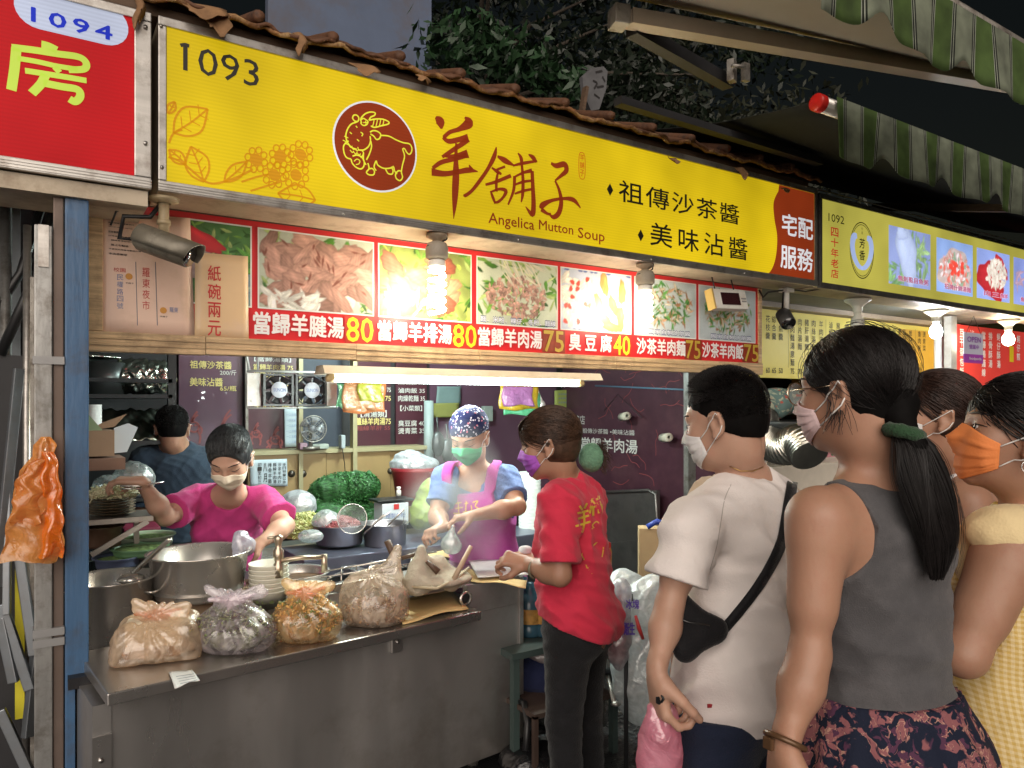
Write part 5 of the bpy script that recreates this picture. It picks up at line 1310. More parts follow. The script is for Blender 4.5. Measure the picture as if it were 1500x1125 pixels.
valance(A1, 1.9, 5.0, 1.277, 2.955, .235, ph=.02)
mb = MB(); mb.cyl((1.9, 1.30, 2.965), (5.0, 1.30, 2.965), .022, n=12); mb.build('front_tube', M_aluD, A1)
p00, p10, p11, p01 = Vector((1.5, 1.29, 2.985)), Vector((5.0, 1.29, 2.985)), Vector((4.2, 1.33, 3.0)), Vector((1.35, 2.12, 3.06))
mb = MB(); mb.grid(lambda a, b: (p00 * (1 - a) + p10 * a) * (1 - b) + (p01 * (1 - a) + p11 * a) * b - Vector((0, 0, .05 * math.sin(b * 3.14) * math.sin(a * 3.1))), 16, 8); mb.build('canopy', M_canvas, A1, solid=.003)
a, b = PZ(918, 28, 2.98), PZ(1492, 126, 2.95)
mb = MB(); mb.beam(a, b, .055, .05, bev=.004); mb.beam(a + Vector((0, -.03, .0)), b + Vector((0, -.03, .0)), .012, .055); mb.build('bar', mat('bar_beige', (.36, .30, .23), .45, .3, var=.1), A1)
mb = MB(); mb.beam(a + (a - b).normalized() * .06, a, .075, .07, bev=.005); mb.build('elbow_joint', M_aluD, A1)
mb = MB(); mb.beam(PZ(925, 42, 2.97), PZ(1066, 122, 3.0), .05, .05); mb.beam(PZ(905, 148, 2.95), PZ(1200, 238, 3.0), .05, .035); mb.build('arm', M_dark, A1)
A3 = thing('awning_bracket', PZ(1075, 105, 3.0), 'small metal awning bracket hanging in the dark above the sign', 'bracket')
mb = MB(); mb.box(PZ(1092, 106, 3.0), (.035, .02, .075)); mb.box(PZ(1072, 104, 3.0), (.04, .03, .09), rz=.4); mb.cyl(PZ(1072, 96, 3.0), PZ(1092, 98, 3.0), .008); mb.build('plate', M_aluD, A3)
# ================================================================== neighbouring stall 1092
YN = 2.70
L_y2 = lit('lit_yellow_pale', (.56, .50, .085), .92, ribs=.04)
S92 = light_box('sign_box', 3.985, 7.4, YN, 2.330, 2.835, L_y2, 'pale yellow light box sign 1092 with dish pictures of the next stall', fr=mat('alu_dark', (.22, .21, .20), .4, .8, var=.3, dirt=(.5, .5, .5), dirt_amt=.3, dscale=20))
letters(S92, FPl, [('1092', 1213, 312, 1236, 329, .0)], L_blk)
mb = MB(); vtext(mb, FPl, '四十年老店', FPl.uv(1222, 370)[0], FPl.uv(1222, 334)[1], FPl.uv(1222, 410)[1], .075, off=.003, bold=.02); mb.build('lettering', lit('lit_red2', (.55, .03, .02), .9), S92)
cu, cv = FPl.uv(1262, 367); mb = MB()
for rr, w in ((.150, .006), (.138, .004)): stroke(mb, FPl, [(cu + rr * .86 * math.cos(a), cv + rr * 1.18 * math.sin(a)) for a in np.linspace(0, 6.283, 25)[:-1]], w, off=.003, closed=True, n=2, uvs=True)
vtext(mb, FPl, '芳香', cu, cv + .075, cv - .075, .06, off=.0045, bold=.015); vtext(mb, FPl, '小羊', cu, cv + .15, cv + .095, .02, off=.0045)
mb.build('emblem_lines', L_blk, S92)
mb = MB()
for s in (-1, 1): stroke(mb, FPl, [(cu + s * x, cv + y) for x, y in ((.055, .085), (.09, .075), (.105, .02), (.085, -.05), (.04, -.10), (-.01, -.115))], [.03, .05, .05, .045, .035, .02], off=.0035, uvs=True)
mb.build('emblem_fish', lit('lit_paleblue', (.42, .52, .82), .9), S92)
for i, (x0, y0, x1, y1, k, cap) in enumerate(((1301, 330, 1362, 424, 'tube', '無刺虱目魚粥'), (1371, 344, 1424, 439, 'bowl', '招牌什錦湯麵'), (1430, 358, 1478, 449, 'dumpling', '肉三鮮'), (1484, 372, 1530, 452, 'squid', '魷魚羹'))):
  u0, v0 = FPl.uv(x0, y0); u1, v1 = FPl.uv(x1, y1); v0 = 2.775 - .005 * i; v1 = 2.39
  picture(S92, FPl, u0, v0, u1, v1, k, 40 + i, off=.004, border=.0, bm_=L_y2, e=.85, res=90)
  mb = MB(); text_mb(mb, FPl, cap, u0 + (u1 - u0) * .2, v1 + .065, u0 + (u1 - u0) * .93, v1 + .025, off=.006, bold=.06); mb.build('lettering', lit('lit_pinkw', (.78, .62, .75), 1), S92, fix=False)
  mb = MB(); text_mb(mb, FPl, cap, u0 + (u1 - u0) * .2 + .002, v1 + .063, u0 + (u1 - u0) * .93 + .002, v1 + .027, off=.007, bold=.01); mb.build('lettering', lit('lit_magenta', (.55, .02, .15), 1), S92, fix=False)
# capping flashing above the sign
mb = MB(); mb.grid(lambda a, b: (3.95 + 3.5 * a, 2.68 + .16 * b, 2.875 + .075 * b + .004 * math.sin(a * 90) * (b > .3)), 60, 5); solo(mb, 'flashing', mat('flashing_grey', (.22, .19, .18), .35, .7, var=.4, nscale=8, dirt=(.05, .04, .04), dirt_amt=.8, dscale=7), 'dented grey metal flashing along the top of the pale yellow sign', 'flashing', solid=.004)
# yellow column menu
YM = 3.5; MPl = facade(YM); m1 = thing('menu_board', (5.5, YM, 1.78), 'yellow menu board with columns of small characters in the next stall', 'menu board')
xa, xb = PY(1100, 500, YM).x, PY(1372, 500, YM).x; za, zb = PY(1115, 553, YM).z, PY(1115, 452, YM).z
mb = MB(); mb.aabb((xa, YM + .001, za), (xb, YM + .02, zb)); mb.build('board', mat('menu_yellow', (.62, .54, .12), .5, var=.04, emit=(.62, .54, .12), estr=.12), m1)  # board is no lamp: a weak glow is added to lift its yellow
mb = MB(); mb.aabb((xb - .62, YM - .003, za - .02), (xb - .01, YM + .0, zb - .04)); mb.build('right_panel', mat('menu_amber', (.66, .42, .06), .45, var=.05), m1)
cols = [(1124, '花枝羹', '60'), (1133, '綜合羹', '65'), (1143, '魷魚羹', '50'), (1160, '羊肉麵湯意麵', '75'), (1171, '肉片湯麵', '70'), (1181, '豬肝湯麵', '65'), (1191, '肉絲湯麵', '60'), (1202, '羊肉湯', '70'), (1216, '滷蛋', '15'), (1227, '豬血湯', '35'), (1302, '魚粥', '60'), (1309, '蝦仁粥', '60'), (1317, '虱目魚粥', '65'), (1324, '虱目魚湯', '65'), (1333, '蛤仔魚湯', '60'), (1346, '魯肉飯', '30'), (1353, '燙青菜', '30'), (1240, '蚵仔湯', '60'), (1252, '魚丸湯', '35'), (1264, '貢丸湯', '35'), (1276, '蚵仔麵', '60'), (1288, '鮮魚湯', '90')]
for x, s, p in cols:
  X = PY(x, 500, YM).x; mb = MB(); vtext(mb, MPl, s, X, zb - .045, zb - .045 - .062 * len(s), .048, off=.005, bold=.008)
  text_mb(mb, MPl, p, X - .022, za + .075, X + .022, za + .035, off=.005, bold=.01); mb.build('lettering', M_ink, m1, fix=False)
mb = MB()
for x in (1154, 1209, 1340): X = PY(x, 500, YM).x; rect(mb, MPl, X - .0015, zb - .03, X + .0015, za + .08, .005)
mb.build('ruled_line', M_ink, m1)
mb = MB(); mb.aabb((3.86, 3.45, zb + .012), (7.4, 3.56, 2.34)); solo(mb, 'bulkhead', mat('cream_bulkhead', (.46, .38, .30), .5, var=.08), 'cream bulkhead above the yellow menu in the next stall', 'bulkhead')
# white column and side stall with red menu
X = PY(1395, 500, 3.0).x
mb = MB(); mb.aabb((X - .015, 3.0, 0), (X + .075, 3.06, 2.30), bev=.004); solo(mb, 'column', M_whitep, 'white metal column between the yellow and red menus', 'column')
mb = MB(); mb.cyl((PY(1374, 500, 3.05).x, 3.05, .9), (PY(1374, 500, 3.05).x, 3.05, 2.3), .028); solo(mb, 'pipe', mat('pvc_white', (.62, .62, .60), .4), 'white pipe running up beside the white column', 'pipe')
YR = 3.3; RPl = facade(YR); m2 = thing('menu_board', (6.4, YR, 1.8), 'red menu board with white columns of characters at the right edge', 'menu board')
xa, xb = PY(1402, 500, YR).x, PY(1402, 500, YR).x + 2.6; za2, zb2 = PY(1402, 545, YR).z, PY(1402, 475, YR).z
mb = MB(); mb.aabb((xa, YR + .001, za2 - .25), (xb, YR + .02, zb2)); mb.build('board', mat('menu_red', (.60, .05, .04), .5, var=.04, emit=(.60, .05, .04), estr=.15), m2)  # weak glow added to the red colour; the board itself is unlit
for x, s in ((1408, '豆干蛋包飯'), (1423, '滷肉飯'), (1440, '當歸鴨麵線'), (1450, '排骨酥湯'), (1462, '蚵仔酥湯'), (1491, '蚵仔煎'), (1502, '蝦仁煎')):
  X = PY(x, 500, YR).x; mb = MB(); vtext(mb, RPl, s, X, zb2 - .04, zb2 - .04 - .085 * len(s), .07, off=.005, bold=.03); mb.build('lettering', M_wprint, m2, fix=False)
mb = MB(); rect(mb, RPl, PY(1478, 500, YR).x, zb2 - .15, PY(1484, 500, YR).x, zb2 - .3, .005); mb.build('price_mark', M_yprint, m2)
# OPEN card
OPl = facade(2.80); X0, X1 = PY(1412, 490, 2.8).x, PY(1440, 490, 2.8).x
oc = thing('open_sign', PY(1426, 530, 2.8), 'white and purple OPEN card hanging by a string', 'sign')
mb = MB(); slab(mb, OPl, X0, PY(1412, 486, 2.8).z, X1, PY(1412, 528, 2.8).z, -.004); mb.build('card', mat('card_lilac', (.55, .55, .68), .5, var=.03), oc)
mb = MB(); slab(mb, OPl, X0, PY(1412, 518, 2.8).z, X1, PY(1412, 531, 2.8).z, -.005, .001); mb.build('purple_band', mat('card_purple', (.36, .06, .42), .5), oc)
mb = MB(); w_ = X1 - X0; z0 = PY(1412, 492, 2.8).z
text_mb(mb, OPl, 'OPEN', X0 + w_ * .15, z0, X1 - w_ * .15, z0 - .042, off=.004, bold=.01); text_mb(mb, OPl, '營業中', X0 + w_ * .25, z0 - .06, X1 - w_ * .25, z0 - .095, off=.004, bold=.01); mb.build('lettering', mat('purple_ink', (.30, .08, .45), .5), oc, fix=False)
mb = MB(); text_mb(mb, OPl, 'foodpanda', X0 + w_ * .25, PY(1412, 522, 2.8).z, X1 - w_ * .12, PY(1412, 526, 2.8).z - .008, off=.004, bold=.01); mb.build('lettering', M_wprint, oc, fix=False)
mb = MB(); mb.tube([(X0 + .03, 2.8, z0 + .02), ((X0 + X1) / 2, 2.8, z0 + .16), (X1 - .03, 2.8, z0 + .02)], .002, 5); mb.build('string', M_black, oc)
# bulbs of the next stall
M_bulbC = emit_mat('bulb_glow_cool', (.92, .97, 1.0), 9)
def shade_lamp(px, py, Y, on, label, zt=2.292, warm=False):
  c = PY(px, py, Y); t = thing('light_bulb', (c.x, Y, zt), label, 'lamp', 'bulbs in flared white holders under the pale sign')
  mb = MB(); mb.lathe((c.x, Y, zt), [(.001, 0), (.085, 0), (.080, -.012), (.045, -.035), (.030, -.055), (.028, -.085)], 24); mb.build('holder', mat('holder_white', (.70, .66, .55), .4, var=.05), t)
  mb = MB(); r = .046; mb.lathe((c.x, Y, zt - .085), [(.018, 0), (.022, -.02), (.040, -.045), (r, -.075), (.040, -.105), (.022, -.122), (.001, -.127)], 20)
  mb.build('bulb', (M_bulb if warm else M_bulbC) if on else mat('bulb_off', (.75, .72, .62), .2, var=0), t)
  if on: point('bulb_light', (c.x, Y, zt - .16), 130, WARM if warm else (.93, .97, 1.0), .05, t)
shade_lamp(1256, 450, 2.86, False, 'unlit bulb holder above the ponytail woman under the pale sign')
shade_lamp(1371, 460, 2.86, True, 'cool white round bulb shining beside the white column')
shade_lamp(1477, 470, 2.86, True, 'warm round bulb shining in front of the red menu', warm=True)
# goods of the next stall
mb = MB(); mb.aabb((3.9, 3.0, .0), (7.2, 3.42, .93), bev=.01); mb.aabb((3.9, 2.96, .93), (7.2, 3.44, .965)); solo(mb, 'counter', M_steel, 'stainless counter of the next stall behind the queue', 'counter')
mb = MB()
q0 = [PT(*p) for p in ((1112, 598, 4.6), (1116, 625, 4.5), (1128, 648, 4.4), (1150, 655, 4.3), (1172, 648, 4.2), (1186, 668, 4.1))]
sp = smooth_line([tuple(p) for p in q0], 24); mb.tube([tuple(p) for p in sp], [.092 + .016 * abs(math.sin(i * math.pi / 4)) for i in range(len(sp))], 24); solo(mb, 'flexible_duct', mat('foil_duct', (.55, .54, .48), .28, 1.0, var=.15, nscale=9), 'crinkled aluminium flexible duct behind the man in white', 'duct')
S_ = Solid(); S_.ell(PT(1142, 588, 4.7), (.24, .14, .09), None, .03); S_.ell(PT(1120, 600, 4.6), (.16, .12, .08), None, .03)
o = S_.mesh('cloth_bundle', .012, print_mat('floral_cloth', (.10, .16, .15), [((.35, .08, .06), 22, .30, .22, 'v'), ((.30, .32, .24), 14, .55, .60, 'n')]), None, fold=waves(71, .02, 20)); tag(recentre(o), 'folded floral cloth bundle above the foil duct', 'cloth')
mb = MB(); q = PT(1160, 618, 4.5); mb.lathe(q, [(.001, -.07), (.20, -.06), (.24, 0), (.23, .012), (.19, -.03), (.001, -.04)], 28); solo(mb, 'wok', mat('black_iron', (.012, .012, .012), .45, .3), 'black iron wok under the floral cloth in the next stall', 'wok')
M_glass = film('glass_pane', (.75, .82, .80), clear=.8, rough=.06, gloss=.2)
for i, (x, y, w, h, c, l) in enumerate(((1158, 668, .09, .13, (.45, .36, .26), 'glass jar of noodles left on the next stall counter'), (1192, 664, .08, .16, (.60, .40, .10), 'glass jar of yellow sauce on the next stall counter'), (1222, 668, .075, .14, (.62, .62, .60), 'white paper cup with red mark on the next stall counter'))):
  q = PT(x, y, 4.4); z0 = .965; t = thing('jar' if i < 2 else 'cup', (q.x, 3.2, z0 + .0), l, 'jar' if i < 2 else 'cup'); c0 = Vector((q.x, 3.2, 1.19)); 
  t.location = c0
  mb = MB(); mb.lathe(c0, [(.001, .002), (w * .8, .004), (w * .82, h), (.001, h)], 20); mb.build('contents', mat('contents_%d' % i, c, .7, var=.4, nscale=30, bump=.5), t)
  mb = MB(); mb.lathe(c0, [(.001, 0), (w, 0), (w, h * 1.3), (w * .94, h * 1.32)], 22); mb.build('wall', M_glass if i < 2 else M_paper, t)
mb = MB(); mb.aabb((4.0, 3.05, .966), (6.6, 3.40, 1.19), bev=.01); solo(mb, 'display_case', mat('case_white', (.55, .50, .42), .4), 'low cream display case on the next stall counter', 'display case')
mb = MB(); q = PT(1212, 655, 4.3); mb.tube([q + Vector((-.06, 0, .14)), q + Vector((.05, 0, -.05))], .006, 6); solo(mb, 'straw', mat('straw_green', (.25, .6, .3), .5), 'green straw leaning in the jar of the next stall', 'straw')
mb = MB(); mb.aabb((5.6, 3.9, .9), (8.5, 3.95, 2.3)); solo(mb, 'partition', mat('pink_partition', (.50, .22, .24), .6), 'pink partition glimpsed between the two women at right', 'partition')
# ================================================================== inside the stall: back wall
YW = 5.0; WPl = facade(YW); wx = lambda px: PY(px, 600, YW).x; wz = lambda px, py: PY(px, py, YW).z
M_poster = mat('poster_plum', (.105, .055, .085), .30, var=.15, nscale=2, coat=.3)
M_posterD = mat('poster_maroon', (.070, .022, .032), .35, var=.2, nscale=2)
M_cream = mat('print_cream', (.72, .60, .22), .5, var=0); M_pwhite = mat('print_pale', (.62, .62, .58), .5, var=0); M_pred = mat('print_dullred', (.26, .06, .06), .5, var=.2)
def panel(name, x0, x1, y0, y1, m, label, texts=(), cat='poster', Y=YW, th=.02, pl=None):
  P = pl or facade(Y - th); X0, X1 = PY(x0, 600, Y - th).x, PY(x1, 600, Y - th).x; z0, z1 = PY((x0 + x1) / 2, y0, Y - th).z, PY((x0 + x1) / 2, y1, Y - th).z
  t = thing(name, ((X0 + X1) / 2, Y, z1), label, cat)
  mb = MB(); mb.aabb((X0, Y - th, z1), (X1, Y - .001, z0)); mb.build('board', m, t)
  for it in texts:
    mb = MB(); text_px(mb, P, it[0], *it[1:5], off=.004, bold=it[6] if len(it) > 6 else .012); mb.build('lettering', it[5], t, fix=False)
  return t, P
def goat_ghost(t, P, cx, cy, s):
  mb = MB()
  for pts in (((0, 0), (6, -14), (14, -30), (26, -44)), ((4, -2), (16, -20), (28, -30)), ((-8, 6), (-14, 22), (-4, 36), (14, 42), (28, 34), (32, 16), (20, 2), (0, 0)), ((0, 14), (6, 18)), ((14, 12), (22, 16)), ((-14, 22), (-30, 30), (-20, 46), (-34, 60)), ((32, 16), (44, 30), (40, 50)), ((-6, 38), (-16, 60), (-6, 84)), ((26, 36), (38, 60), (34, 90))):
    stroke(mb, P, [(cx + x * s, cy + y * s) for x, y in pts], .012, off=.003)
  mb.build('goat_drawing', M_pred, t)
t, P = panel('poster', 262, 355, 470, 770, M_poster, 'plum poster with yellow sauce prices behind the man in navy', [('特製', 322, 514, 345, 521, M_pwhite), ('祖傳沙茶醬', 278, 528, 339, 541, M_cream, .02), ('200/斤', 322, 542, 346, 550, M_pwhite, .015), ('美味沾醬', 278, 553, 326, 566, M_cream, .02), ('65/瓶', 322, 565, 346, 573, M_cream, .015)])
goat_ghost(t, P, 325, 622, .5); goat_ghost(t, P, 280, 618, .35)
mb = MB(); mb.aabb((wx(356), 4.93, 1.0), (wx(360), 4.97, 2.33)); solo(mb, 'upright', M_aluD, 'thin metal upright at the right edge of the plum poster', 'upright')
t, P = panel('poster', 362, 434, 470, 657, M_posterD, 'maroon menu poster behind the pair of small fans', [('【當歸湯類】', 372, 522, 426, 531, M_pwhite), ('當歸羊肉湯 75', 371, 533, 429, 543, M_cream, .015), ('當歸羊排湯 80', 371, 545, 429, 555, M_cream, .015), ('當歸羊腱湯 80', 371, 557, 429, 567, M_cream, .015), ('羊心麵線', 371, 592, 424, 599, M_cream)])
goat_ghost(t, P, 400, 638, .3); goat_ghost(t, P, 372, 630, .25)
t, P = panel('poster', 519, 572, 470, 655, M_posterD, 'maroon soup menu poster left of the narrow divider', [('當歸羊心 75', 540, 566, 572, 575, M_pwhite), ('羊肉湯麵 75', 525, 578, 572, 588, M_cream), ('【清湯類】', 528, 601, 566, 611, M_pwhite), ('薑絲羊肉湯75', 521, 612, 572, 622, M_cream, .018), ('麵線羊肝 55', 522, 624, 571, 630, M_pred)])
t, P = panel('poster', 580, 625, 470, 655, M_posterD, 'maroon side dish menu poster right of the narrow divider', [('白飯 10', 583, 556, 622, 564, M_pwhite), ('滷肉飯 35', 583, 568, 622, 576, M_pwhite), ('肉燥乾麵 35', 583, 579, 622, 588, M_pwhite), ('【小菜類】', 586, 594, 618, 602, M_pwhite), ('臭豆腐 40', 583, 616, 622, 624, M_pwhite), ('燙青菜 35', 583, 627, 622, 635, M_pwhite)])
t, P = panel('poster', 630, 815, 470, 760, M_poster, 'dark plum wall board behind the cook')
# cupboard
M_oak = mat('oak_veneer', (.30, .20, .085), .5, var=.12, nscale=5, stretch=(1, 1, .2)); M_post = mat('cupboard_post', (.34, .30, .17), .5, var=.1)
cb = thing('cupboard', (2.6, 4.85, .75), 'pale wooden sliding door cupboard along the back wall', 'cupboard')
zt_ = PY(480, 657, 4.8).z; cx = lambda px: PY(px, 700, 4.8).x
for a, b in ((362, 440), (442, 478), (478, 516), (522, 572), (572, 624)):
  mb = MB(); mb.aabb((cx(a) + .004, 4.80 + (.012 if a in (478, 572) else 0), .75), (cx(b) - .002, 4.84, zt_ - .03), bev=.003); mb.build('door', M_oak, cb)
for a in (436, 515): mb = MB(); mb.aabb((cx(a), 4.77, .75), (cx(a + 6), 4.83, 2.3)); mb.build('post', M_post, cb)
mb = MB(); mb.aabb((cx(362), 4.775, zt_ - .028), (cx(626), 5.0, zt_)); mb.build('shelf', M_post, cb)
for x, y in ((427, 694), (444, 694), (572, 690)): q = PY(x, y, 4.8); mb = MB(); mb.lathe(q, [(.0, .02), (.016, .018), (.022, .008), (.024, 0)], 16, axis=(0, -1, 0)); mb.build('knob', mat('knob_dark', (.06, .05, .04), .3, .5), cb)
mb = MB(); mb.aabb((cx(362), 4.86, .3), (cx(626), 5.0, zt_ - .03)); mb.build('carcass', M_dark, cb)
mb = MB(); mb.aabb((cx(441), 4.99, zt_), (cx(515), 5.0, 2.3)); mb.build('niche_back', mat('niche_blue', (.03, .04, .06), .6), cb)
# electric fan in the niche
def fan(c, r, n_, t, blade_m, cage_m, d=(0, -1, 0), hub=.25, cage=True):
  c = Vector(c); d = Vector(d); 
  for k in range(n_):
    a = 6.283 * k / n_; mb = MB()
    def f(u, v, a=a):
      rr = r * (hub + (.95 - hub) * v); th = a + (u - .5) * (.55 + .35 * v); return c + Vector((rr * math.cos(th), (u - .5) * .02, rr * math.sin(th)))
    mb.grid(f, 6, 5); mb.build('blade', blade_m, t, solid=.002)
  mb = MB(); mb.cyl(c + d * .02, c - d * .02, r * hub * 1.1, n=18); mb.build('hub', blade_m, t)
  if cage:
    mb = MB()
    for q in (.35, .6, .85, 1.0): mb.tube([c + d * .03 + Vector((r * q * math.cos(a), 0, r * q * math.sin(a))) for a in np.linspace(0, 6.283, 25)[:-1]], .0015 if q < 1 else .004, 5, closed=True)
    for k in range(16): a = 6.283 * k / 16; mb.tube([c + d * .032 + Vector((r * .2 * math.cos(a), 0, r * .2 * math.sin(a))), c + d * .03 + Vector((r * math.cos(a), 0, r * math.sin(a)))], .0012, 4)
    mb.build('cage', cage_m, t)
q = PY(457, 628, 4.72); fn = thing('electric_fan', (q.x, 4.75, zt_), 'small grey electric fan standing in the cupboard niche', 'fan')
fan(q, .085, 5, fn, mat('fan_grey', (.22, .23, .25), .3), M_aluD); mb = MB(); mb.cyl((q.x, 4.75, zt_), (q.x, 4.75, q.z), .012); mb.cyl((q.x, 4.75, zt_ + .001), (q.x, 4.75, zt_ + .02), .06); mb.build('stand', M_aluD, fn)
for (x, w, h, c, l) in ((468, .11, .035, (.30, .34, .30), 'green grey tape dispenser on the cupboard shelf'), (443, .05, .045, (.32, .20, .26), 'little pink box beside the fan on the cupboard shelf'), (501, .03, .09, (.35, .40, .42), 'pale blue handle lying at the end of the cupboard shelf')):
  q = PY(x, 650, 4.76); mb = MB(); mb.aabb((q.x - w / 2, 4.73, zt_ + .001), (q.x + w / 2, 4.79, zt_ + h), bev=.008); solo(mb, 'small_box', mat('c%d' % x, c, .4), l, 'box')
mb = MB(); mb.tube([PY(502, 648, 4.76), PY(502, 660, 4.74), PY(505, 680, 4.77), PY(506, 702, 4.78)], .003, 5); solo(mb, 'cable', M_black, 'thin black cable hanging over the cupboard door', 'cable')
# calendar and price sheets
sheet('calendar', facade(4.97), [(416, 598), (435, 596), (435, 654), (417, 655)], mat('paper_blueish', (.46, .54, .60), .7, var=.03), 'narrow pale calendar sheet right of the fan poster', 'calendar', items=[(M_bink, lambda mb: [text_px(mb, facade(4.97), '一二三四', 419, 606 + 8 * k, 433, 609 + 8 * k, off=.010) for k in range(6)])], off=.004)
sheet('handwritten_sheet', facade(4.79), [(366, 674), (420, 672), (421, 712), (367, 712)], mat('paper_blueish', (.5, .6, .66), .7), 'pale handwritten sheet taped to the cupboard doors behind the magenta tee', 'notice', items=[(M_ink, lambda mb: [vtext(mb, facade(4.79), s, facade(4.79).uv(x, 690)[0], facade(4.79).uv(x, 678)[1], facade(4.79).uv(x, 709)[1], .022, off=.008, bold=.01) for x, s in ((416, '本日特餐公休'), (409, '沙茶羊肉炒'), (402, '麵線羊肉湯'), (395, '排骨羊雜'), (388, '八月'), (380, '初一至初三'))])], off=.004)
sheet('sticky_note', facade(4.97), [(812, 572), (856, 570), (856, 598), (812, 599)], mat('note_green', (.34, .40, .10), .7), 'yellow green note on the wall above the red shirted vendor', 'note', items=[(M_bink, lambda mb: [text_px(mb, facade(4.97), '本店地址羅東鎮民權路', 817, 576 + 6 * k, 850, 579 + 6 * k, off=.008) for k in range(3)])], off=.004)
sheet('sticky_note', facade(4.96), [(640, 566), (675, 566), (674, 592), (638, 592)], mat('note_bluegreen', (.16, .24, .24), .7), 'dull blue green note on the wall above the flowered cap', 'note', off=.006)
sheet('sticky_note', facade(4.95), [(625, 591), (672, 590), (672, 611), (624, 612)], mat('note_olive', (.24, .25, .07), .7), 'olive strip of paper on the wall left of the flowered cap', 'note', off=.006)
q = PY(716, 606, 4.93); mb = MB(); mb.aabb((q.x - .04, 4.93, q.z - .06), (q.x + .04, 4.98, q.z + .06), bev=.006); solo(mb, 'wall_switch', mat('switch_grey', (.30, .36, .33), .5), 'grey wall switch just right of the flowered cap', 'switch')
for (x, y) in ((1250 / 3 + 500 - 2, 375 + 705 / 3), (500 + 1425 / 3, 375 + 798 / 3)):
  q = PX(x, y, 3.72); mb = MB(); mb.lathe(q, [(.012, -.055), (.03, -.055), (.03, .055), (.012, .055), (.012, -.055)], 18, axis=(.35, 1, -.1)); solo(mb, 'paper_roll', mat('roll_cream', (.55, .52, .42), .7), 'upper white tissue roll on the maroon side wall' if x < 950 else 'lower white tissue roll on the maroon side wall near the steel post', 'tissue roll')
# side wall lettering
SP = Plane((3.80, 0, 0), (0, -1, 0)); t = thing('wall_lettering', (3.79, 4.2, 1.2), 'pale wall lettering 當歸羊肉湯 on the maroon side wall', 'wall sign')
for s, x0, y0, x1, y1, b in (('夜市總店', 826, 608, 857, 622, .0), ('•祖傳沙茶醬 •美味沾醬', 851, 627, 930, 638, .0), ('當歸羊肉湯', 851, 640, 934, 665, .02)):
  u0, v0 = SP.uv(x0, y0); u1, v1 = SP.uv(x1, y1); mb = MB(); text_mb(mb, SP, s, u0, v0, u1, v1, off=.003, bold=b); mb.build('lettering', M_pwhite, t, fix=False)
mb = MB()
rs = random.Random(12)
for k in range(26):
  y0, z0 = rs.uniform(3.5, 4.6), rs.uniform(.9, 1.9); a = rs.uniform(0, 6.28); pts = [(-y0, z0)]
  for j in range(4): a += rs.uniform(-.9, .9); pts.append((pts[-1][0] + .05 * math.cos(a), pts[-1][1] + .05 * math.sin(a)))
  stroke(mb, SP, pts, .005, off=.002, uvs=True)
o = mb.build('branch_print', M_pred, t)
mb = MB(); mb.aabb((PY(1008, 600, 3.3).x - .03, 3.27, 0), (PY(1014, 600, 3.3).x + .0, 3.31, 2.3)); solo(mb, 'post', M_galv, 'thin steel post at the right end of the stall, behind the man in white', 'post')
mb = MB(); mb.tube([PX(940, 612, 3.74), PX(905, 578, 3.74), PX(885, 602, 3.74)], .003, 5); solo(mb, 'cable', M_black, 'thin cable looped on the maroon side wall', 'cable')
# ------------------------------------------------------------------ shelves with foil at the back left
sh = thing('shelf_rack', (.45, 4.6, 1.2), 'dark rack with shelves in the back left corner', 'rack')
for z in (1.725, PY(190, 578, 4.4).z, PY(190, 645, 4.4).z, 1.1): mb = MB(); mb.aabb((.07, 4.3, z - .02), (.64, 4.75, z)); mb.build('shelf', M_dark, sh)
mb = MB(); mb.aabb((.62, 4.3, .3), (.66, 4.34, 2.3)); mb.build('upright', M_black, sh)
M_foil = mat('foil', (.62, .66, .58), .22, 1.0, var=.1, bump=1.0, bscale=22)
S_ = Solid(); z = PY(190, 578, 4.4).z
for x, r in ((190, .07), (212, .08), (232, .075), (205, .07)): q = PY(x, 545, 4.45); S_.ell((q.x, 4.5, z + .10), (.10, .09, .095), None, .02)
o = S_.mesh('foil_wrap', .006, M_foil, None, fold=waves(77, .022, 75, 8)); tag(recentre(o), 'big crumpled foil wrapped bundle on the upper rack shelf', 'foil')
def foil_sheet(u, v): return Vector((.12 + .50 * u, 4.32 + .28 * (1 - v) * .6, PY(190, 600, 4.4).z - (.0 + .16 * v) + .006 * math.sin(u * 30 + v * 9) + .004 * math.sin(u * 67 - v * 20)))
mb = MB(); mb.grid(foil_sheet, 60, 16); solo(mb, 'foil_cover', mat('foil_flat', (.40, .44, .36), .28, 1.0, bump=.6, bscale=14), 'sheet of foil draped over the second rack shelf', 'foil', solid=.002)
q = PY(160, 560, 4.38); mb = MB(); mb.lathe((q.x - .02, 4.5, z), [(.001, .002), (.10, .002), (.115, .17), (.11, .17), (.10, .02), (.001, .015)], 28); solo(mb, 'pot', mat('grey_pot', (.10, .11, .11), .4, .6), 'dark grey pot beside the foil bundle on the rack', 'pot')
S_ = Solid(); S_.ell((.22, 4.5, z + .20), (.19, .12, .02), None, .02); o = S_.mesh('crumpled_foil', .007, M_foil, None, fold=waves(78, .010, 60)); tag(recentre(o), 'crumpled foil lid on the dark grey pot of the rack', 'foil')
mb = MB()
for k in range(11): mb.lathe(PY(143, 650, 3.9) + Vector((-.02, 0, .008 * 0 + .0135 * k)), [(.030, 0), (.036, .045), (.038, .046), (.033, .004), (.001, .004)], 18)
solo(mb, 'cup_stack', M_paper, 'tall stack of white paper cups behind the blue post', 'cups')
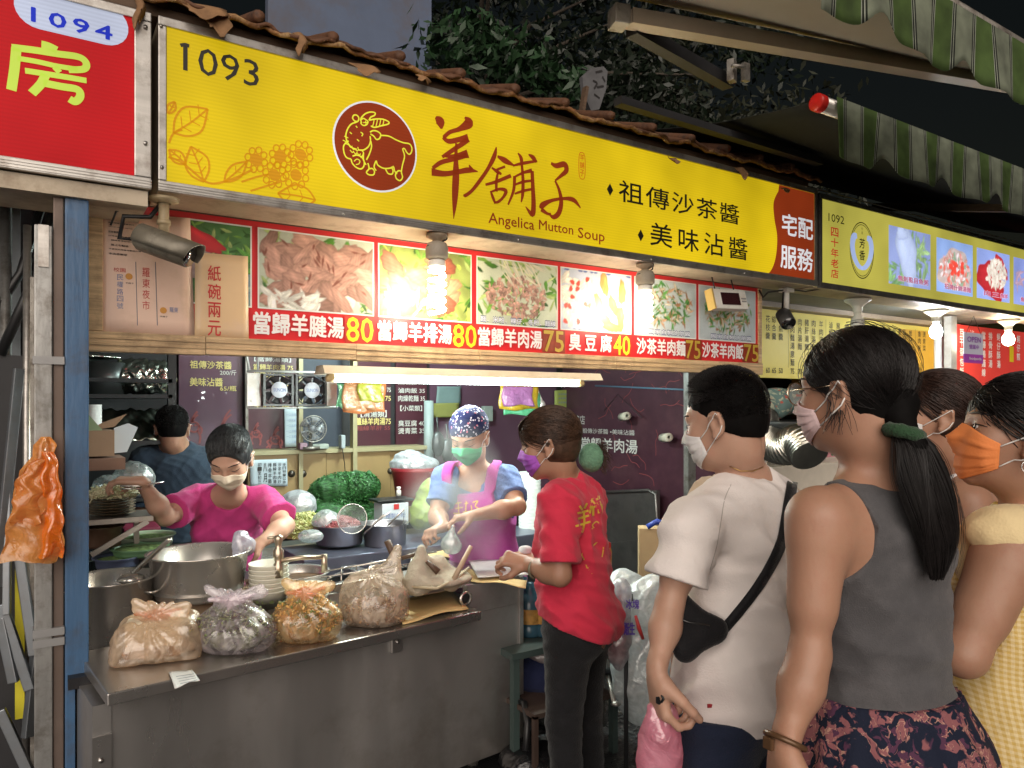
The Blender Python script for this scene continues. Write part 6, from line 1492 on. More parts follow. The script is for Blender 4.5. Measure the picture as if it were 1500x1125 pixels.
# cartons behind the blue post
CBD = mat('cardboard', (.34, .22, .14), .85, var=.08, bump=.1); CBW = mat('carton_white', (.58, .62, .66), .6, var=.04)
ct = thing('carton', PY(165, 690, 3.45), 'open brown carton with white flap behind the blue post', 'carton')
q = lambda x, y, Y=3.45: PY(x, y, Y)
mb = MB(); a, b = q(128, 668), q(166, 630); mb.aabb((a.x - .12, 3.40, a.z), (b.x, 3.60, b.z)); mb.build('box', CBD, ct)
mb = MB(); mb.prism([q(128, 632), q(168, 625), q(186, 606), q(150, 619)], (0, .008, 0)); mb.build('flap', CBD, ct)
mb = MB(); mb.prism([q(167, 627), q(188, 620), q(202, 626), q(186, 662), q(167, 664)], (0, .02, 0)); mb.build('white_flap', CBW, ct)
mb = MB(); mb.prism([q(128, 640, 3.43), q(128, 605, 3.43), q(150, 630, 3.43)], (0, .006, 0)); mb.build('green_flap', mat('carton_green', (.26, .34, .20), .7), ct)
mb = MB(); a, b = q(125, 688), q(181, 668); mb.aabb((a.x - .12, 3.38, a.z), (b.x, 3.62, b.z - .003)); solo(mb, 'carton', mat('carton_brown', (.24, .14, .10), .8), 'flat dark brown carton under the open carton', 'carton')
# small axial fans in a hanging frame
ff = thing('fan_frame', PY(425, 572, 3.9), 'hanging frame with two small black cooling fans left of the tube lamp', 'fan unit')
zA, zB = PY(425, 545, 3.9).z, PY(425, 598, 3.9).z; fx = lambda px: PY(px, 572, 3.9).x
for a, b in ((361, 382), (476, 493)): mb = MB(); mb.aabb((fx(a), 3.89, zB + .01), (fx(b), 3.91, zA - .01), bev=.003); mb.aabb((fx(a) + .02, 3.885, zB + .03), (fx(a) + .035, 3.889, zB + .045)); mb.build('end_plate', M_whitep, ff)
mb = MB(); mb.tube([(fx(361), 3.88, zA), (fx(493), 3.88, zA)], .007, 6); mb.tube([(fx(361), 3.88, zB), (fx(493), 3.88, zB + .004)], .005, 6); mb.tube([(fx(364), 3.88, zA), (fx(359), 3.9, zA + .12), (fx(364), 3.9, 2.3)], .006, 6); mb.tube([(fx(376), 3.88, zA), (fx(380), 3.9, 2.3)], .005, 6); mb.build('rail', mat('rail_white', (.55, .58, .56), .4, .3), ff)
for a, b in ((382, 428), (429, 476)):
  xa_, xb_ = fx(a) + .003, fx(b) - .003; c = ((xa_ + xb_) / 2, 3.87, (zA + zB) / 2); r = (zA - zB) * .46; w = .012
  mb = MB()
  for p0, p1 in (((xa_, 3.86, zB + .012), (xa_ + w, 3.91, zA - .012)), ((xb_ - w, 3.86, zB + .012), (xb_, 3.91, zA - .012)), ((xa_ + w, 3.86, zB + .012), (xb_ - w, 3.91, zB + .022)), ((xa_ + w, 3.86, zA - .022), (xb_ - w, 3.91, zA - .012))): mb.aabb(p0, p1)
  mb.tube([Vector(c) + Vector((r * .95 * math.cos(k), 0, r * .95 * math.sin(k))) for k in np.linspace(0, 6.283, 25)[:-1]], .004, 6, closed=True); mb.build('fan_housing', M_black, ff)
  fan(c, r * .9, 7, ff, mat('fan_black', (.02, .02, .022), .3), M_aluD, hub=.42, cage=False)
  mb = MB(); mb.lathe((c[0], 3.848, c[2]), [(.0, .002), (r * .46, .001), (r * .48, -.003)], 20, axis=(0, -1, 0)); mb.build('hub_sticker', mat('sticker_silver', (.55, .60, .66), .35), ff)
  mb = MB(); text_mb(mb, facade(3.846), 'SUNON', c[0] - r * .36, c[2] + .008, c[0] + r * .36, c[2] - .010, off=.002, bold=.01); mb.build('lettering', M_bink, ff, fix=False)
# bundles of plastic bags hanging under the lamp
def bag_bundle(px0, px1, py0, py1, Y, cols, label):
  t = thing('bag_bundle', PY((px0 + px1) / 2, py1, Y), label, 'plastic bags')
  for i, (a, b, c, d, col) in enumerate(cols):
    X0, X1 = PY(a, 580, Y).x, PY(b, 580, Y).x; z0, z1 = PY(a, c, Y).z, PY(a, d, Y).z; mb = MB()
    mb.grid(lambda u, v: (X0 + (X1 - X0) * u + .008 * math.sin(v * 5 + i), Y - .012 * i + .010 * math.sin(u * 9 + i) * v - .012 * v, z0 + (z1 - z0) * v + .006 * math.sin(u * 7 + i * 2) * v), 14, 10)
    mb.build('bag', film('bagf_%s' % '_'.join(map(str, col)), [c * .8 for c in col], clear=.05, gloss=.06), t, solid=.004)
  return t
bag_bundle(500, 560, 540, 605, 3.7, ((494, 506, 562, 597, (.25, .60, .35)), (502, 562, 560, 605, (.80, .32, .12)), (500, 545, 562, 600, (.75, .42, .2)), (521, 555, 562, 588, (.62, .66, .10))), 'bundle of orange and yellow plastic bags hanging left under the tube lamp')
bag_bundle(732, 790, 560, 612, 3.6, ((738, 790, 575, 608, (.20, .70, .40)), (730, 785, 565, 600, (.75, .55, .05)), (733, 776, 566, 594, (.60, .28, .62))), 'bundle of purple, yellow and green plastic bags hanging right under the tube lamp')
S_ = Solid(); q = PY(790, 594, 3.65); S_.ell(q, (.038, .03, .042), None, .02); S_.cone(q, q + Vector((-.01, 0, .1)), .012, .006, .03)
o = S_.mesh('plastic_bag', .005, film('bagw', (.78, .74, .72), clear=.15), None, fold=waves(81, .008, 90)); tag(recentre(o), 'crumpled whitish plastic bag hanging beside the coloured bag bundle', 'plastic bag')
# ================================================================== counters
A_ = R(6.4); cd = Vector((math.cos(A_), math.sin(A_), 0)); cn = Vector((-math.sin(A_), math.cos(A_), 0))
C0 = Vector((.183, 2.364, 0)); RotC = Matrix.Rotation(A_, 3, 'Z')
def CP(a, b, z): return C0 + cd * a + cn * b + Vector((0, 0, z))      # along counter, depth, height
SH = .768; SHL = 1.326
ctr = thing('counter', CP(.8, .4, 0), 'long stainless steel serving counter with a projecting front shelf', 'counter')
def cbox(mb, a0, a1, b0, b1, z0, z1, bev=0.0): mb.box((CP((a0 + a1) / 2, (b0 + b1) / 2, (z0 + z1) / 2)), (a1 - a0, b1 - b0, z1 - z0), rot=RotC, bev=bev); return mb
M_steelF = mat('stainless_front', (.47, .455, .44), .36, .85, var=.06, nscale=2.4, stretch=(1, 1, .25), rvar=.13, dirt=(.26, .22, .18), dirt_amt=.5, dscale=2.2, bump=.14, bscale=2.5)
cbox(MB(), 0, SHL, 0, .46, SH - .036, SH, bev=.004).build('front_shelf', M_steel, ctr)
cbox(MB(), .03, 1.60, .10, .13, .12, SH - .037).build('front_panel', M_steelF, ctr)
cbox(MB(), -.02, .029, .095, .5, .10, SH - .06).build('side_leg', M_steelF, ctr)
cbox(MB(), .03, 1.60, .131, .9, .12, .70).build('cabinet', M_steelF, ctr)
cbox(MB(), 1.601, 1.62, .09, 1.25, .12, .848).build('end_panel', M_steelF, ctr)
cbox(MB(), SHL + .001, 1.60, .10, .13, SH - .036, .848).build('end_fascia', M_steelF, ctr)
# sink / steam well rims: top deck made of strips round an opening
for a0, a1, b0, b1 in ((.60, 1.62, .46, .50), (.60, .66, .501, 1.08), (1.10, 1.16, .501, 1.08), (1.50, 1.62, .501, 1.08), (.60, 1.62, 1.081, 1.40)): cbox(MB(), a0, a1, b0, b1, .815, .850, bev=.003).build('deck_strip', M_steel, ctr)
mb = MB(); cbox(mb, 1.10, 1.62, .13, .458, .835, .852, bev=.003); mb.build('deck_front', M_steel, ctr)
mb = MB(); cbox(mb, .66, 1.50, .50, 1.08, .62, .63); mb.build('well_floor', mat('broth_dark', (.05, .035, .02), .12, var=.3), ctr)
for a0, a1, b0, b1 in ((.60, 1.10, .455, .459), (.655, .66, .5, 1.08), (1.498, 1.502, .5, 1.08), (.66, 1.5, 1.078, 1.083)): cbox(MB(), a0, a1, b0, b1, .63, .814).build('well_wall', M_steel, ctr)
q = PT(708, 888, 2.9); u_ = (q - C0).dot(cd); mb = MB(); mb.lathe(CP(u_, .099, .80), [(.022, -.001), (.030, .0), (.031, .006), (.022, .008)], 22, axis=-cn); mb.build('vent_ring', M_steelP, ctr)
mb = MB(); mb.lathe(CP(u_, .0985, .80), [(.0, .0), (.022, .0)], 22, axis=-cn); mb.build('vent_hole', M_black, ctr)
q = PT(631, 948, 2.6); u_ = (q - C0).dot(cd); mb = MB(); cbox(mb, u_ - .022, u_ + .022, .085, .099, SH - .115, SH - .04, bev=.003); mb.cyl(CP(u_, .086, SH - .075), CP(u_, .078, SH - .075), .006); mb.build('bracket', M_steel, ctr)
q = CP(-.001, .12, .60); mb = MB(); cbox(mb, -.022, .028, .085, .094, .42, .62); mb.cyl(CP(0, .086, .55), CP(0, .080, .55), .007); mb.build('bracket', M_steel, ctr)
for a in (.12, 1.0, 1.50): mb = MB(); mb.lathe(CP(a, .3, 0), [(.001, 0), (.030, .0), (.036, .12)], 16); mb.build('foot', M_steelP, ctr)
# rear work surface
mb = MB(); mb.aabb((.10, 3.30, .80), (2.55, 4.15, .825)); mb.aabb((.12, 3.32, .0), (2.5, 4.1, .79)); solo(mb, 'work_table', mat('table_grey', (.10, .12, .12), .4, .6), 'dark steel work table behind the serving counter', 'table')
mb = MB(); mb.aabb((.10, 2.66, .70), (.78, 3.26, .735)); mb.aabb((.12, 2.70, .0), (.60, 3.2, .69)); solo(mb, 'burner_stand', mat('stove_black', (.025, .025, .028), .4, .5, dirt=(.08, .06, .04)), 'dark burner stand under the two big pots', 'stove')
# ------------------------------------------------------------------ pots and ladles
def pot(c, r, h, label, m=M_steelP, flare=1.0, lip=.012, handles=True, name='pot', fill=None, fm=None, nb=40, tilt=0):
  t = thing(name, c, label, name.replace('_', ' '))
  mb = MB(); mb.lathe(c, [(.001, 0), (r * .93, 0), (r * .98, .012), (r * flare, h - .008), (r * flare + lip, h), (r * flare + lip, h + .004), (r * flare - .003, h), (r * .96, .02), (r * .92, .008), (.001, .006)], nb); mb.build('bowl', m, t)
  if handles:
    mb = MB()
    for s in (-1, 1):
      e = Vector(c) + Vector((RGT.x * s, RGT.y * s, 0)) * (r * flare) + Vector((0, 0, h * .8)); w = FWD * .035; mb.tube([e - w, e - w + RGT * s * .03, e + w + RGT * s * .03, e + w], .005, 6)
    mb.build('handles', m, t)
  if fill is not None: mb = MB(); mb.lathe(Vector(c) + Vector((0, 0, fill)), [(.001, .006), (r * .6, .004), (r * .95 * flare, 0)], nb); mb.build('contents', fm, t)
  return t
M_soup = mat('dark_soup', (.06, .035, .02), .12, var=.4, nscale=20)
c_ = PT(292, 0, 2.80); p1 = pot(Vector((c_.x, c_.y, .862)), .160, .165, 'large shiny stainless basin standing on a carton, behind the tied bags', flare=1.10, handles=False, fill=.03, fm=M_steelP)
c_ = PT(163, 0, 2.66); p2 = pot(Vector((c_.x, c_.y, .737)), .140, .225, 'big stainless soup pot with a ladle handle, beside the blue post', lip=.014, fill=.17, fm=M_soup)
mb = MB(); cc = PT(292, 0, 2.84); mb.aabb((cc.x - .20, cc.y - .16, .775), (cc.x + .22, cc.y + .14, .860), bev=.004); solo(mb, 'carton', mat('carton_worn', (.28, .19, .12), .85, var=.3, dirt=(.12, .08, .05), bump=.3), 'worn brown carton under the large shiny basin', 'carton')
mb = MB(); mb.beam(PT(197, 838, 2.62), PT(248, 790, 2.52), .020, .010, bev=.003); mb.ball(PT(192, 848, 2.64), (.045, .045, .02)); solo(mb, 'ladle', M_steelP, 'steel ladle resting in the big soup pot', 'ladle')
pot(PT(262, 842, 3.25) * 1, .19, .10, 'wide shallow pan behind the large shiny basin', handles=False)
c_ = PT(430, 0, 3.02); pt3 = pot(Vector((c_.x, c_.y, .80)), .135, .10, 'steel pot of dark braised meat behind the paper bowls', fill=.07, fm=mat('braised', (.10, .05, .02), .4, var=.6, nscale=60, bump=1, bscale=50), handles=False)
c_ = PT(497, 0, 3.62); pt4 = pot(Vector((c_.x, c_.y, .905)), .115, .095, 'steel pot heaped with red shredded meat under the wire skimmer', m=mat('pot_dull', (.26, .25, .27), .35, .9), handles=False, fill=.075, fm=M_soup)
c_ = PT(564, 0, 3.66); pt5 = pot(Vector((c_.x, c_.y, .89)), .105, .11, 'small steel pot with tongs leaning in it, beside the wire skimmer', m=MATS['pot_dull'], handles=False, fill=.06, fm=M_soup)
mb = MB(); mb.aabb((PT(420, 0, 3.5).x, 3.25, .80), (2.35, 3.62, .893), bev=.006); solo(mb, 'raised_rail', mat('rail_slate', (.12, .13, .18), .35, .6), 'slate grey raised metal ledge in front of the two small pots', 'ledge')
# food heaps
def heap(c, rx, ry, h, n, size, cols, label, name, cat='food', seed=1, squiggle=True):
  rs = np.random.RandomState(seed); t = thing(name, c, label, cat)
  S_ = Solid(); S_.ell(Vector(c), (rx, ry, h), None, .02); o = S_.mesh('mass', .008, mat(name + '_mass', cols[0], .6, var=.5, nscale=50, bump=1.0, bscale=60), t, cut=plane_cut((0, 0, c[2] - .004), (0, 0, -1)), fold=waves(seed, .006, 90))
  for ci, col in enumerate(cols):
    mb = MB()
    for k in range(n // len(cols)):
      a = rs.uniform(0, 6.283); q = rs.uniform(0, 1) ** .5; x, y = q * math.cos(a), q * math.sin(a); z = h * math.sqrt(max(0, 1 - q * q)) + rs.uniform(-.004, .006)
      p = Vector((c[0] + x * rx, c[1] + y * ry, c[2] + z)); d = Vector(rs.normal(size=3)); d.z *= .35; d.normalize(); e = Vector(rs.normal(size=3)) * size * .3
      mb.tube([p - d * size, p + e, p + d * size], [size * .16, size * .2, size * .14], 5)
    o = mb.build('shreds', mat(name + str(ci), col, .5, var=.2), t); o['kind'] = 'stuff'
  return t
c_ = PT(448, 0, 3.72); heap((c_.x, c_.y, .93), .12, .12, .10, 900, .022, [(.42, .42, .14), (.55, .56, .26), (.30, .34, .10)], 'heap of pale green shredded cabbage beside the magenta tee', 'cabbage_heap', seed=5)
c_ = PT(497, 0, 3.62); heap((c_.x, c_.y, .975), .10, .10, .055, 600, .014, [(.30, .07, .08), (.42, .16, .15), (.20, .04, .05)], 'red shredded meat heaped in the steel pot', 'shredded_meat', seed=6)
c_ = PT(164, 0, 3.0); heap((c_.x, c_.y, 1.215), .085, .08, .03, 500, .02, [(.60, .55, .36), (.50, .50, .30)], 'pile of noodles on the stacked plates by the tongs', 'noodle_pile', 'noodles', seed=7)
mb = MB()
for k in range(7): mb.lathe((c_.x, c_.y, 1.14 + .011 * k), [(.001, 0), (.05, 0), (.085, .010), (.087, .011), (.05, .004), (.001, .004)], 28)
solo(mb, 'plate_stack', mat('tin_plate', (.30, .22, .14), .35, .6), 'stack of bronze toned plates under the noodle pile', 'plates')
mb = MB(); mb.aabb((c_.x - .16, c_.y - .10, 1.115), (c_.x + .14, c_.y + .12, 1.135)); mb.beam((c_.x + .12, c_.y - .1, 1.115), (c_.x - .08, c_.y - .1, 1.0), .012, .02); mb.beam((c_.x + .1, c_.y + .1, 1.115), (c_.x + .1, c_.y + .1, .74), .02, .02); mb.beam((c_.x - .14, c_.y + .1, 1.115), (c_.x - .14, c_.y + .1, .74), .02, .02); solo(mb, 'small_shelf', mat('shelf_steel', (.40, .36, .32), .4, .8), 'little steel bracket shelf holding the stacked plates', 'shelf')
mb = MB(); q = PT(190, 706, 2.86); mb.tube([PT(176, 712, 2.86), PT(205, 712, 2.9), PT(240, 706, 2.95)], .004, 6); mb.tube([PT(178, 716, 2.86), PT(207, 716, 2.9)], .004, 6); solo(mb, 'tongs', M_steelP, 'steel tongs held by the bending vendor', 'tongs')
for i, (x, y, t_, r, h, c, l) in enumerate(((150, 800, 3.0, .07, .08, (.09, .05, .03), 'brown pot with dark sauce beside the blue post'), (205, 812, 3.05, .10, .03, (.16, .30, .16), 'shallow dish of chopped greens behind the soup pot'), (215, 800, 3.35, .11, .05, (.45, .55, .40), 'tray of pale greens beyond the soup pot'), (172, 830, 2.98, .08, .04, (.1, .12, .2), 'small dark bowl behind the soup pot'))):
  c_ = PT(x, y, t_); pot(c_, r, h, l, m=mat('bowl_%d' % i, c, .4), handles=False, name='bowl', fill=h * .8, fm=mat('greens_mix', (.22, .34, .12), .6, var=.8, nscale=45, bump=1, bscale=50))
mb = MB(); c_ = PT(205, 790, 3.6); mb.box(c_, (.16, .2, .14), bev=.01); t = solo(mb, 'crate', mat('crate_maroon', (.20, .02, .05), .5), 'maroon box with a white circle mark behind the soup pot', 'box')
# wire skimmer and tongs
c_ = PT(516, 760, 3.5); sk = thing('wire_skimmer', PT(516, 785, 3.5), 'round wire skimmer standing up out of the red meat pot', 'skimmer'); ax_ = Vector((-.15, -1, .15)).normalized(); u = ax_.orthogonal().normalized(); v = ax_.cross(u)
mb = MB(); r = .070; mb.tube([c_ + (u * math.cos(a) + v * math.sin(a)) * r for a in np.linspace(0, 6.283, 29)[:-1]], .0028, 6, closed=True); mb.tube([PT(533, 782, 3.47), PT(560, 758, 3.45), PT(572, 750, 3.45)], .004, 6); mb.build('rim_and_handle', M_steelP, sk)
mb = MB()
for k in range(-13, 14):
  s = r * k / 14; hw = math.sqrt(r * r - s * s)
  for p, q_ in ((u, v), (v, u)): mb.tube([c_ + p * s + q_ * w_ * hw - ax_ * .025 * (1 - (s / r) ** 2) * (1 - w_ * w_) for w_ in (-1, -.5, 0, .5, 1)], .0006, 3)
o = mb.build('mesh_net', mat('wire_mesh', (.35, .35, .35), .4, .8), sk)
mb = MB(); mb.tube([PT(560, 778, 3.6), PT(592, 746, 3.55), PT(590, 776, 3.6)], [.004, .006, .004], 6); mb.beam(PT(544, 770, 3.6), PT(562, 754, 3.6), .02, .006); solo(mb, 'tongs', M_steelP, 'pair of tongs leaning in the small steel pot', 'tongs')
# net bags of greens
M_net = mat('green_net', (.018, .085, .018), .7, var=.7, nscale=30, bump=1.0, bscale=45, stretch=(1, 1, 3))
for i, (els, l) in enumerate(((((507, 716, 4.4, .24, .085, .10), (468, 724, 4.4, .08, .10, .07), (532, 712, 4.4, .12, .11, .085)), 'upper bulging green net bag of vegetables on the back table'), (((505, 750, 4.35, .25, .10, .07), (465, 742, 4.35, .07, .08, .08), (545, 768, 4.3, .08, .09, .10)), 'lower green net bag of vegetables squashed under the other'))):
  S_ = Solid()
  for (x, y, t_, a, b, c) in els: S_.ell(PT(x, y, t_), (a * .85, b, c), None, .05)
  w1 = waves(90 + i, .016, 34, 7); w2 = waves(95 + i, .006, 130, 6); o = S_.mesh('net_bag', .008, M_net, None, fold=lambda X, Y, Z: w1(X, Y, Z) + w2(X, Y, Z)); tag(recentre(o), l, 'net bag')
r_ = np.random.RandomState(18)
for nm, els in (('net_bag', ((507, 716, 4.38, .20, .09), (470, 724, 4.36, .07, .08), (532, 712, 4.36, .10, .075))), ('net_bag.001', ((505, 750, 4.33, .21, .08), (465, 742, 4.33, .06, .07), (545, 768, 4.28, .07, .08)))):
  V = []; F_ = []; k = 0; par = bpy.data.objects[nm]
  for (x, y, t_, a, c) in els:
    o = np.array(PT(x, y, t_))
    for _ in range(int(9000 * a)):
      d = nrm(r_.normal(size=3)); p = o + (RGT.x * d[0] * a * 1.0, RGT.y * d[0] * a, 0) + np.array((FWD.x, FWD.y, 0)) * d[1] * c + np.array((0, 0, d[2] * c * 1.12)); n_ = nrm(d + r_.normal(size=3) * .5); u = nrm(np.cross(n_, r_.normal(size=3))); w = np.cross(n_, u); s = r_.uniform(.004, .011)
      V += [p - u * s, p + w * s * .6, p + u * s + n_ * s * .4, p - w * s * .6]; F_.append((k, k + 1, k + 2, k + 3)); k += 4
  V = np.array(V) - np.array(par.location); me = np_mesh('leaves', V, np.array(F_), mat('kale', (.03, .13, .03), .5, var=.6, nscale=25), None, smooth=False); me.parent = par; me['kind'] = 'stuff'
# clear bags
def crumple(name, label, els, m, seed, amp=.010, fs=60, cat='plastic bag', vox=.006, extra=None):
  S_ = Solid()
  for e in els:
    if len(e) == 6: S_.ell(PT(*e[:3]), e[3:], np.array([RGT, FWD, UP]), .03)
    else: S_.cone(PT(*e[0]), PT(*e[1]), e[2], e[3], .03)
  o = S_.mesh(name, vox, m, None, fold=waves(seed, amp, fs, 7)); return tag(recentre(o), label, cat)
M_clear = film('clear_bag', (.70, .78, .78), clear=.55, gloss=.22); M_cloudy = film('cloudy_bag', (.66, .70, .74), clear=.25, gloss=.2)
crumple('plastic_bag', 'clear bag spilling beside the shredded cabbage', ((478, 765, 3.6, .07, .06, .06), (455, 785, 3.4, .06, .05, .03)), M_clear, 5)
crumple('plastic_bag', 'clear bag on the gloved left hand of the bending vendor', ((358, 800, 2.93, .045, .04, .04), ((352, 788, 2.9), (350, 815, 2.88), .03, .02)), film('glove_bag', (.68, .66, .76), clear=.35, gloss=.2), 6)
crumple('plastic_bag', 'clear bag behind the tongs hand near the cartons', ((196, 702, 3.3, .09, .08, .08), (160, 712, 3.2, .07, .06, .05)), M_clear, 7)
crumple('plastic_bag', 'dull bag on the floor of the work table behind the magenta tee', ((436, 740, 3.9, .10, .08, .08),), M_cloudy, 8)
# bucket, carton with red marks
bu = thing('bucket', PT(607, 738, 4.5), 'dark red bucket lined with a pale plastic bag', 'bucket'); c_ = PT(607, 738, 4.5)
mb = MB(); mb.lathe(c_, [(.001, 0), (.105, 0), (.14, .22), (.15, .225), (.135, .2), (.1, .01), (.001, .01)], 28); mb.build('pail', mat('bucket_red', (.32, .03, .04), .4), bu)
S_ = Solid(); S_.ell(c_ + Vector((0, 0, .24)), (.15, .15, .06), None, .03); S_.ell(c_ + Vector((-.04, 0, .27)), (.09, .08, .06), None, .03); S_.mesh('liner_bag', .008, M_cloudy, bu, fold=waves(83, .012, 60))
bx_ = thing('carton', PT(573, 780, 4.2), 'white carton with red marks between the net bag and the cook', 'carton'); c_ = PT(573, 752, 4.2)
mb = MB(); mb.box(c_, (.16, .12, .13), bev=.003); mb.build('box', CBW, bx_)
mb = MB(); P_ = facade(c_.y - .062); text_mb(mb, P_, '精製冬粉', c_.x - .06, c_.z + .01, c_.x + .06, c_.z - .018, off=.002); mb.build('lettering', M_bink, bx_, fix=False)
mb = MB(); rect(mb, P_, c_.x - .012, c_.z + .06, c_.x + .02, c_.z + .03, .002); rect(mb, P_, c_.x - .015, c_.z - .03, c_.x + .02, c_.z - .055, .002); mb.build('red_mark', M_rink, bx_)
mb = MB(); mb.box(c_ + Vector((0, 0, .08)), (.22, .14, .012), bev=.003); solo(mb, 'lid', M_black, 'flat black tray lid on the white carton', 'tray')
mb = MB(); mb.lathe(PT(584, 726, 4.2), [(.001, 0), (.014, 0), (.014, .03), (.008, .035), (.012, .038), (.012, .05), (.001, .05)], 14); solo(mb, 'bottle', M_whitep, 'tiny white capped bottle on the black tray lid', 'bottle')
crumple('lettuce', 'pale green lettuce leaves in the steam left of the cook', ((632, 735, 3.9, .09, .07, .13), (618, 755, 3.85, .07, .06, .08), (650, 710, 3.9, .05, .05, .09)), mat('lettuce', (.20, .27, .05), .5, var=.4, nscale=12, bump=.6, bscale=30), 12, amp=.022, fs=40, cat='lettuce')
# paper bowls stack column, metal boiler between cook and vendor
mb = MB()
for k in range(17): mb.lathe(PY(776, 792, 3.45) + Vector((0, 0, .019 * k + .04)), [(.045, 0), (.062, .045), (.064, .046), (.058, .004), (.001, .004)], 26)
solo(mb, 'bowl_stack', mat('stack_grey', (.42, .46, .44), .6), 'tall column of grey paper bowls between the cook and the red shirt', 'bowls')
mb = MB(); q = PY(788, 800, 3.5); mb.aabb((q.x - .01, 3.5, .75), (q.x + .01, 3.52, 1.42)); solo(mb, 'upright', M_black, 'thin black upright behind the red shirt vendor', 'upright')
for (x, y, l) in ((640, 640, 'dark hanging strainer left of the flowered cap'), (654, 650, 'second dark hanging strainer, nearer the flowered cap')):
  q = PY(x, y, 4.6); mb = MB(); mb.tube([q + Vector((0, 0, .14)), q + Vector((.01, 0, 0))], .006, 6); mb.ball(q + Vector((.01, 0, -.05)), (.05, .03, .09)); solo(mb, 'strainer', mat('strainer_dark', (.08, .085, .09), .4, .7), l, 'strainer')
mb = MB(); q = PY(628, 660, 4.8); mb.cyl((q.x, 4.8, 1.0), (q.x, 4.8, 1.62), .035); solo(mb, 'pipe', mat('pipe_blue', (.28, .34, .34), .5), 'pale upright pipe left of the hanging strainers', 'pipe')
# faucet
fa_ = thing('faucet', PT(407, 830, 2.78), 'brass toned swivel tap behind the paper bowls', 'tap'); c_ = PT(408, 822, 2.78)
mb = MB(); mb.lathe(c_ + Vector((0, 0, -.06)), [(.001, 0), (.018, 0), (.018, .05), (.012, .055), (.02, .075), (.02, .10), (.012, .11), (.012, .125), (.017, .14), (.017, .155), (.001, .16)], 18); mb.tube([c_ + Vector((0, 0, -.0)), PT(440, 817, 2.8), PT(475, 816, 2.85)], .009, 10); mb.tube([PT(475, 812, 2.85), PT(475, 838, 2.85)], .012, 10); mb.tube([c_ + Vector((0, 0, .09)), PT(392, 788, 2.76)], .006, 8); mb.build('spout', mat('tap_metal', (.50, .42, .32), .3, .9), fa_)
# noodle baskets rails
mb = MB()
for (a, b) in (((470, 838), (640, 808)), ((480, 848), (500, 838)), ((540, 838), (545, 822)), ((600, 830), (605, 812)), ((470, 846), (600, 826))): mb.tube([PT(*a, 2.95), PT(*b, 3.1)], .004, 6)
for x in (500, 540, 580): mb.tube([PT(x, 850, 2.95), PT(x, 832, 3.0), PT(x + 22, 828, 3.1), PT(x + 22, 846, 3.1)], .003, 6)
solo(mb, 'wire_rack', M_steelP, 'bent wire rack over the simmering well', 'rack')
# cloth strainer bag hooked in the well
st = thing('cloth_strainer', PT(640, 845, 2.9), 'limp cloth strainer bags with wooden handles in the steaming well', 'strainer')
M_cloth = mat('muslin', (.42, .37, .29), .9, var=.15, bump=.4, bscale=90, dirt=(.24, .19, .13), dirt_amt=.4)
S_ = Solid(); S_.cone(PT(617, 805, 2.88), PT(612, 850, 2.86), .018, .060, .03); S_.cone(PT(640, 832, 2.92), PT(660, 850, 2.95), .05, .045, .04); S_.ell(PT(650, 848, 2.9), (.12, .09, .028), np.array([cd, cn, UP]), .03)
S_.mesh('bag', .006, M_cloth, st, fold=waves(64, .010, 55, 7))
mb = MB(); mb.tube([PT(605, 860, 2.8), PT(640, 862, 2.78), PT(668, 848, 2.85), PT(686, 832, 2.95)], .006, 8); mb.build('hoop', mat('cane', (.40, .33, .22), .6), st)
mb = MB(); mb.tube([PT(567, 792, 2.86), PT(580, 822, 2.86)], .013, 10); mb.tube([PT(588, 818, 2.88), PT(612, 811, 2.9)], .009, 8); mb.tube([PT(625, 822, 2.84), PT(642, 838, 2.84)], [.008, .014], 8); mb.build('handle', mat('handle_wood', (.09, .05, .03), .5), st)
mb = MB(); mb.tube([PT(663, 852, 2.84), PT(690, 800, 2.9)], [.012, .009], 8); solo(mb, 'wooden_ladle', mat('handle_pale', (.42, .30, .20), .5), 'pale wooden ladle handle rising out of the steam', 'ladle')
# yellow sheets of card
M_card = mat('yellow_card', (.62, .45, .20), .7, var=.10, nscale=5, dirt=(.50, .33, .13), dirt_amt=.5, dscale=8, bump=.15)
def lay(pts, z, m, name, label, cat, wob=.004, th=.003):
  P4 = [PZ(x, y, z) for x, y in pts]; mb = MB()
  mb.grid(lambda a, b: (P4[0] * (1 - a) + P4[1] * a) * (1 - b) + (P4[3] * (1 - a) + P4[2] * a) * b + Vector((0, 0, wob * (1 + math.sin(a * 7 + b * 4)) * (.4 + b))), 10, 8); return solo(mb, name, m, label, cat, solid=th)
lay([(572, 885), (655, 862), (687, 892), (590, 915)], SH + .004, M_card, 'card_sheet', 'yellow card sheet on the end of the front shelf', 'card')
lay([(682, 833), (772, 852), (770, 862), (690, 852)], .856, M_card, 'card_sheet', 'yellow card sheet under the hands of the red shirt vendor', 'card')
lay([(596, 800), (655, 795), (672, 818), (600, 818)], .856, M_card, 'card_sheet', 'yellow card sheet behind the cloth strainer', 'card')
lay([(686, 822), (740, 818), (776, 842), (700, 846)], .872, mat('white_tray', (.62, .62, .62), .4), 'paper_sheet', 'white paper sheets under the hands of the red shirt vendor', 'paper', wob=.001)
# receipt
lay([(247, 985), (281, 982), (293, 997), (256, 1009)], SH + .003, M_paper, 'receipt', 'white receipt under the leftmost tied bag, over the shelf edge', 'receipt', wob=.002, th=.0006)
t = [o for o in COL.objects if o.name.startswith('receipt')][-1]; mb = MB()
for k in range(4):
  a, b = PZ(258 + 2 * k, 991 + 3.5 * k, SH + .0095), PZ(284 + 1.5 * k, 987 + 3 * k, SH + .0095); mb.beam(a, b, .0022, .0004)
o = mb.build('print_line', M_gink, None); o.parent = t; o.data.transform(Matrix.Translation(-t.location))
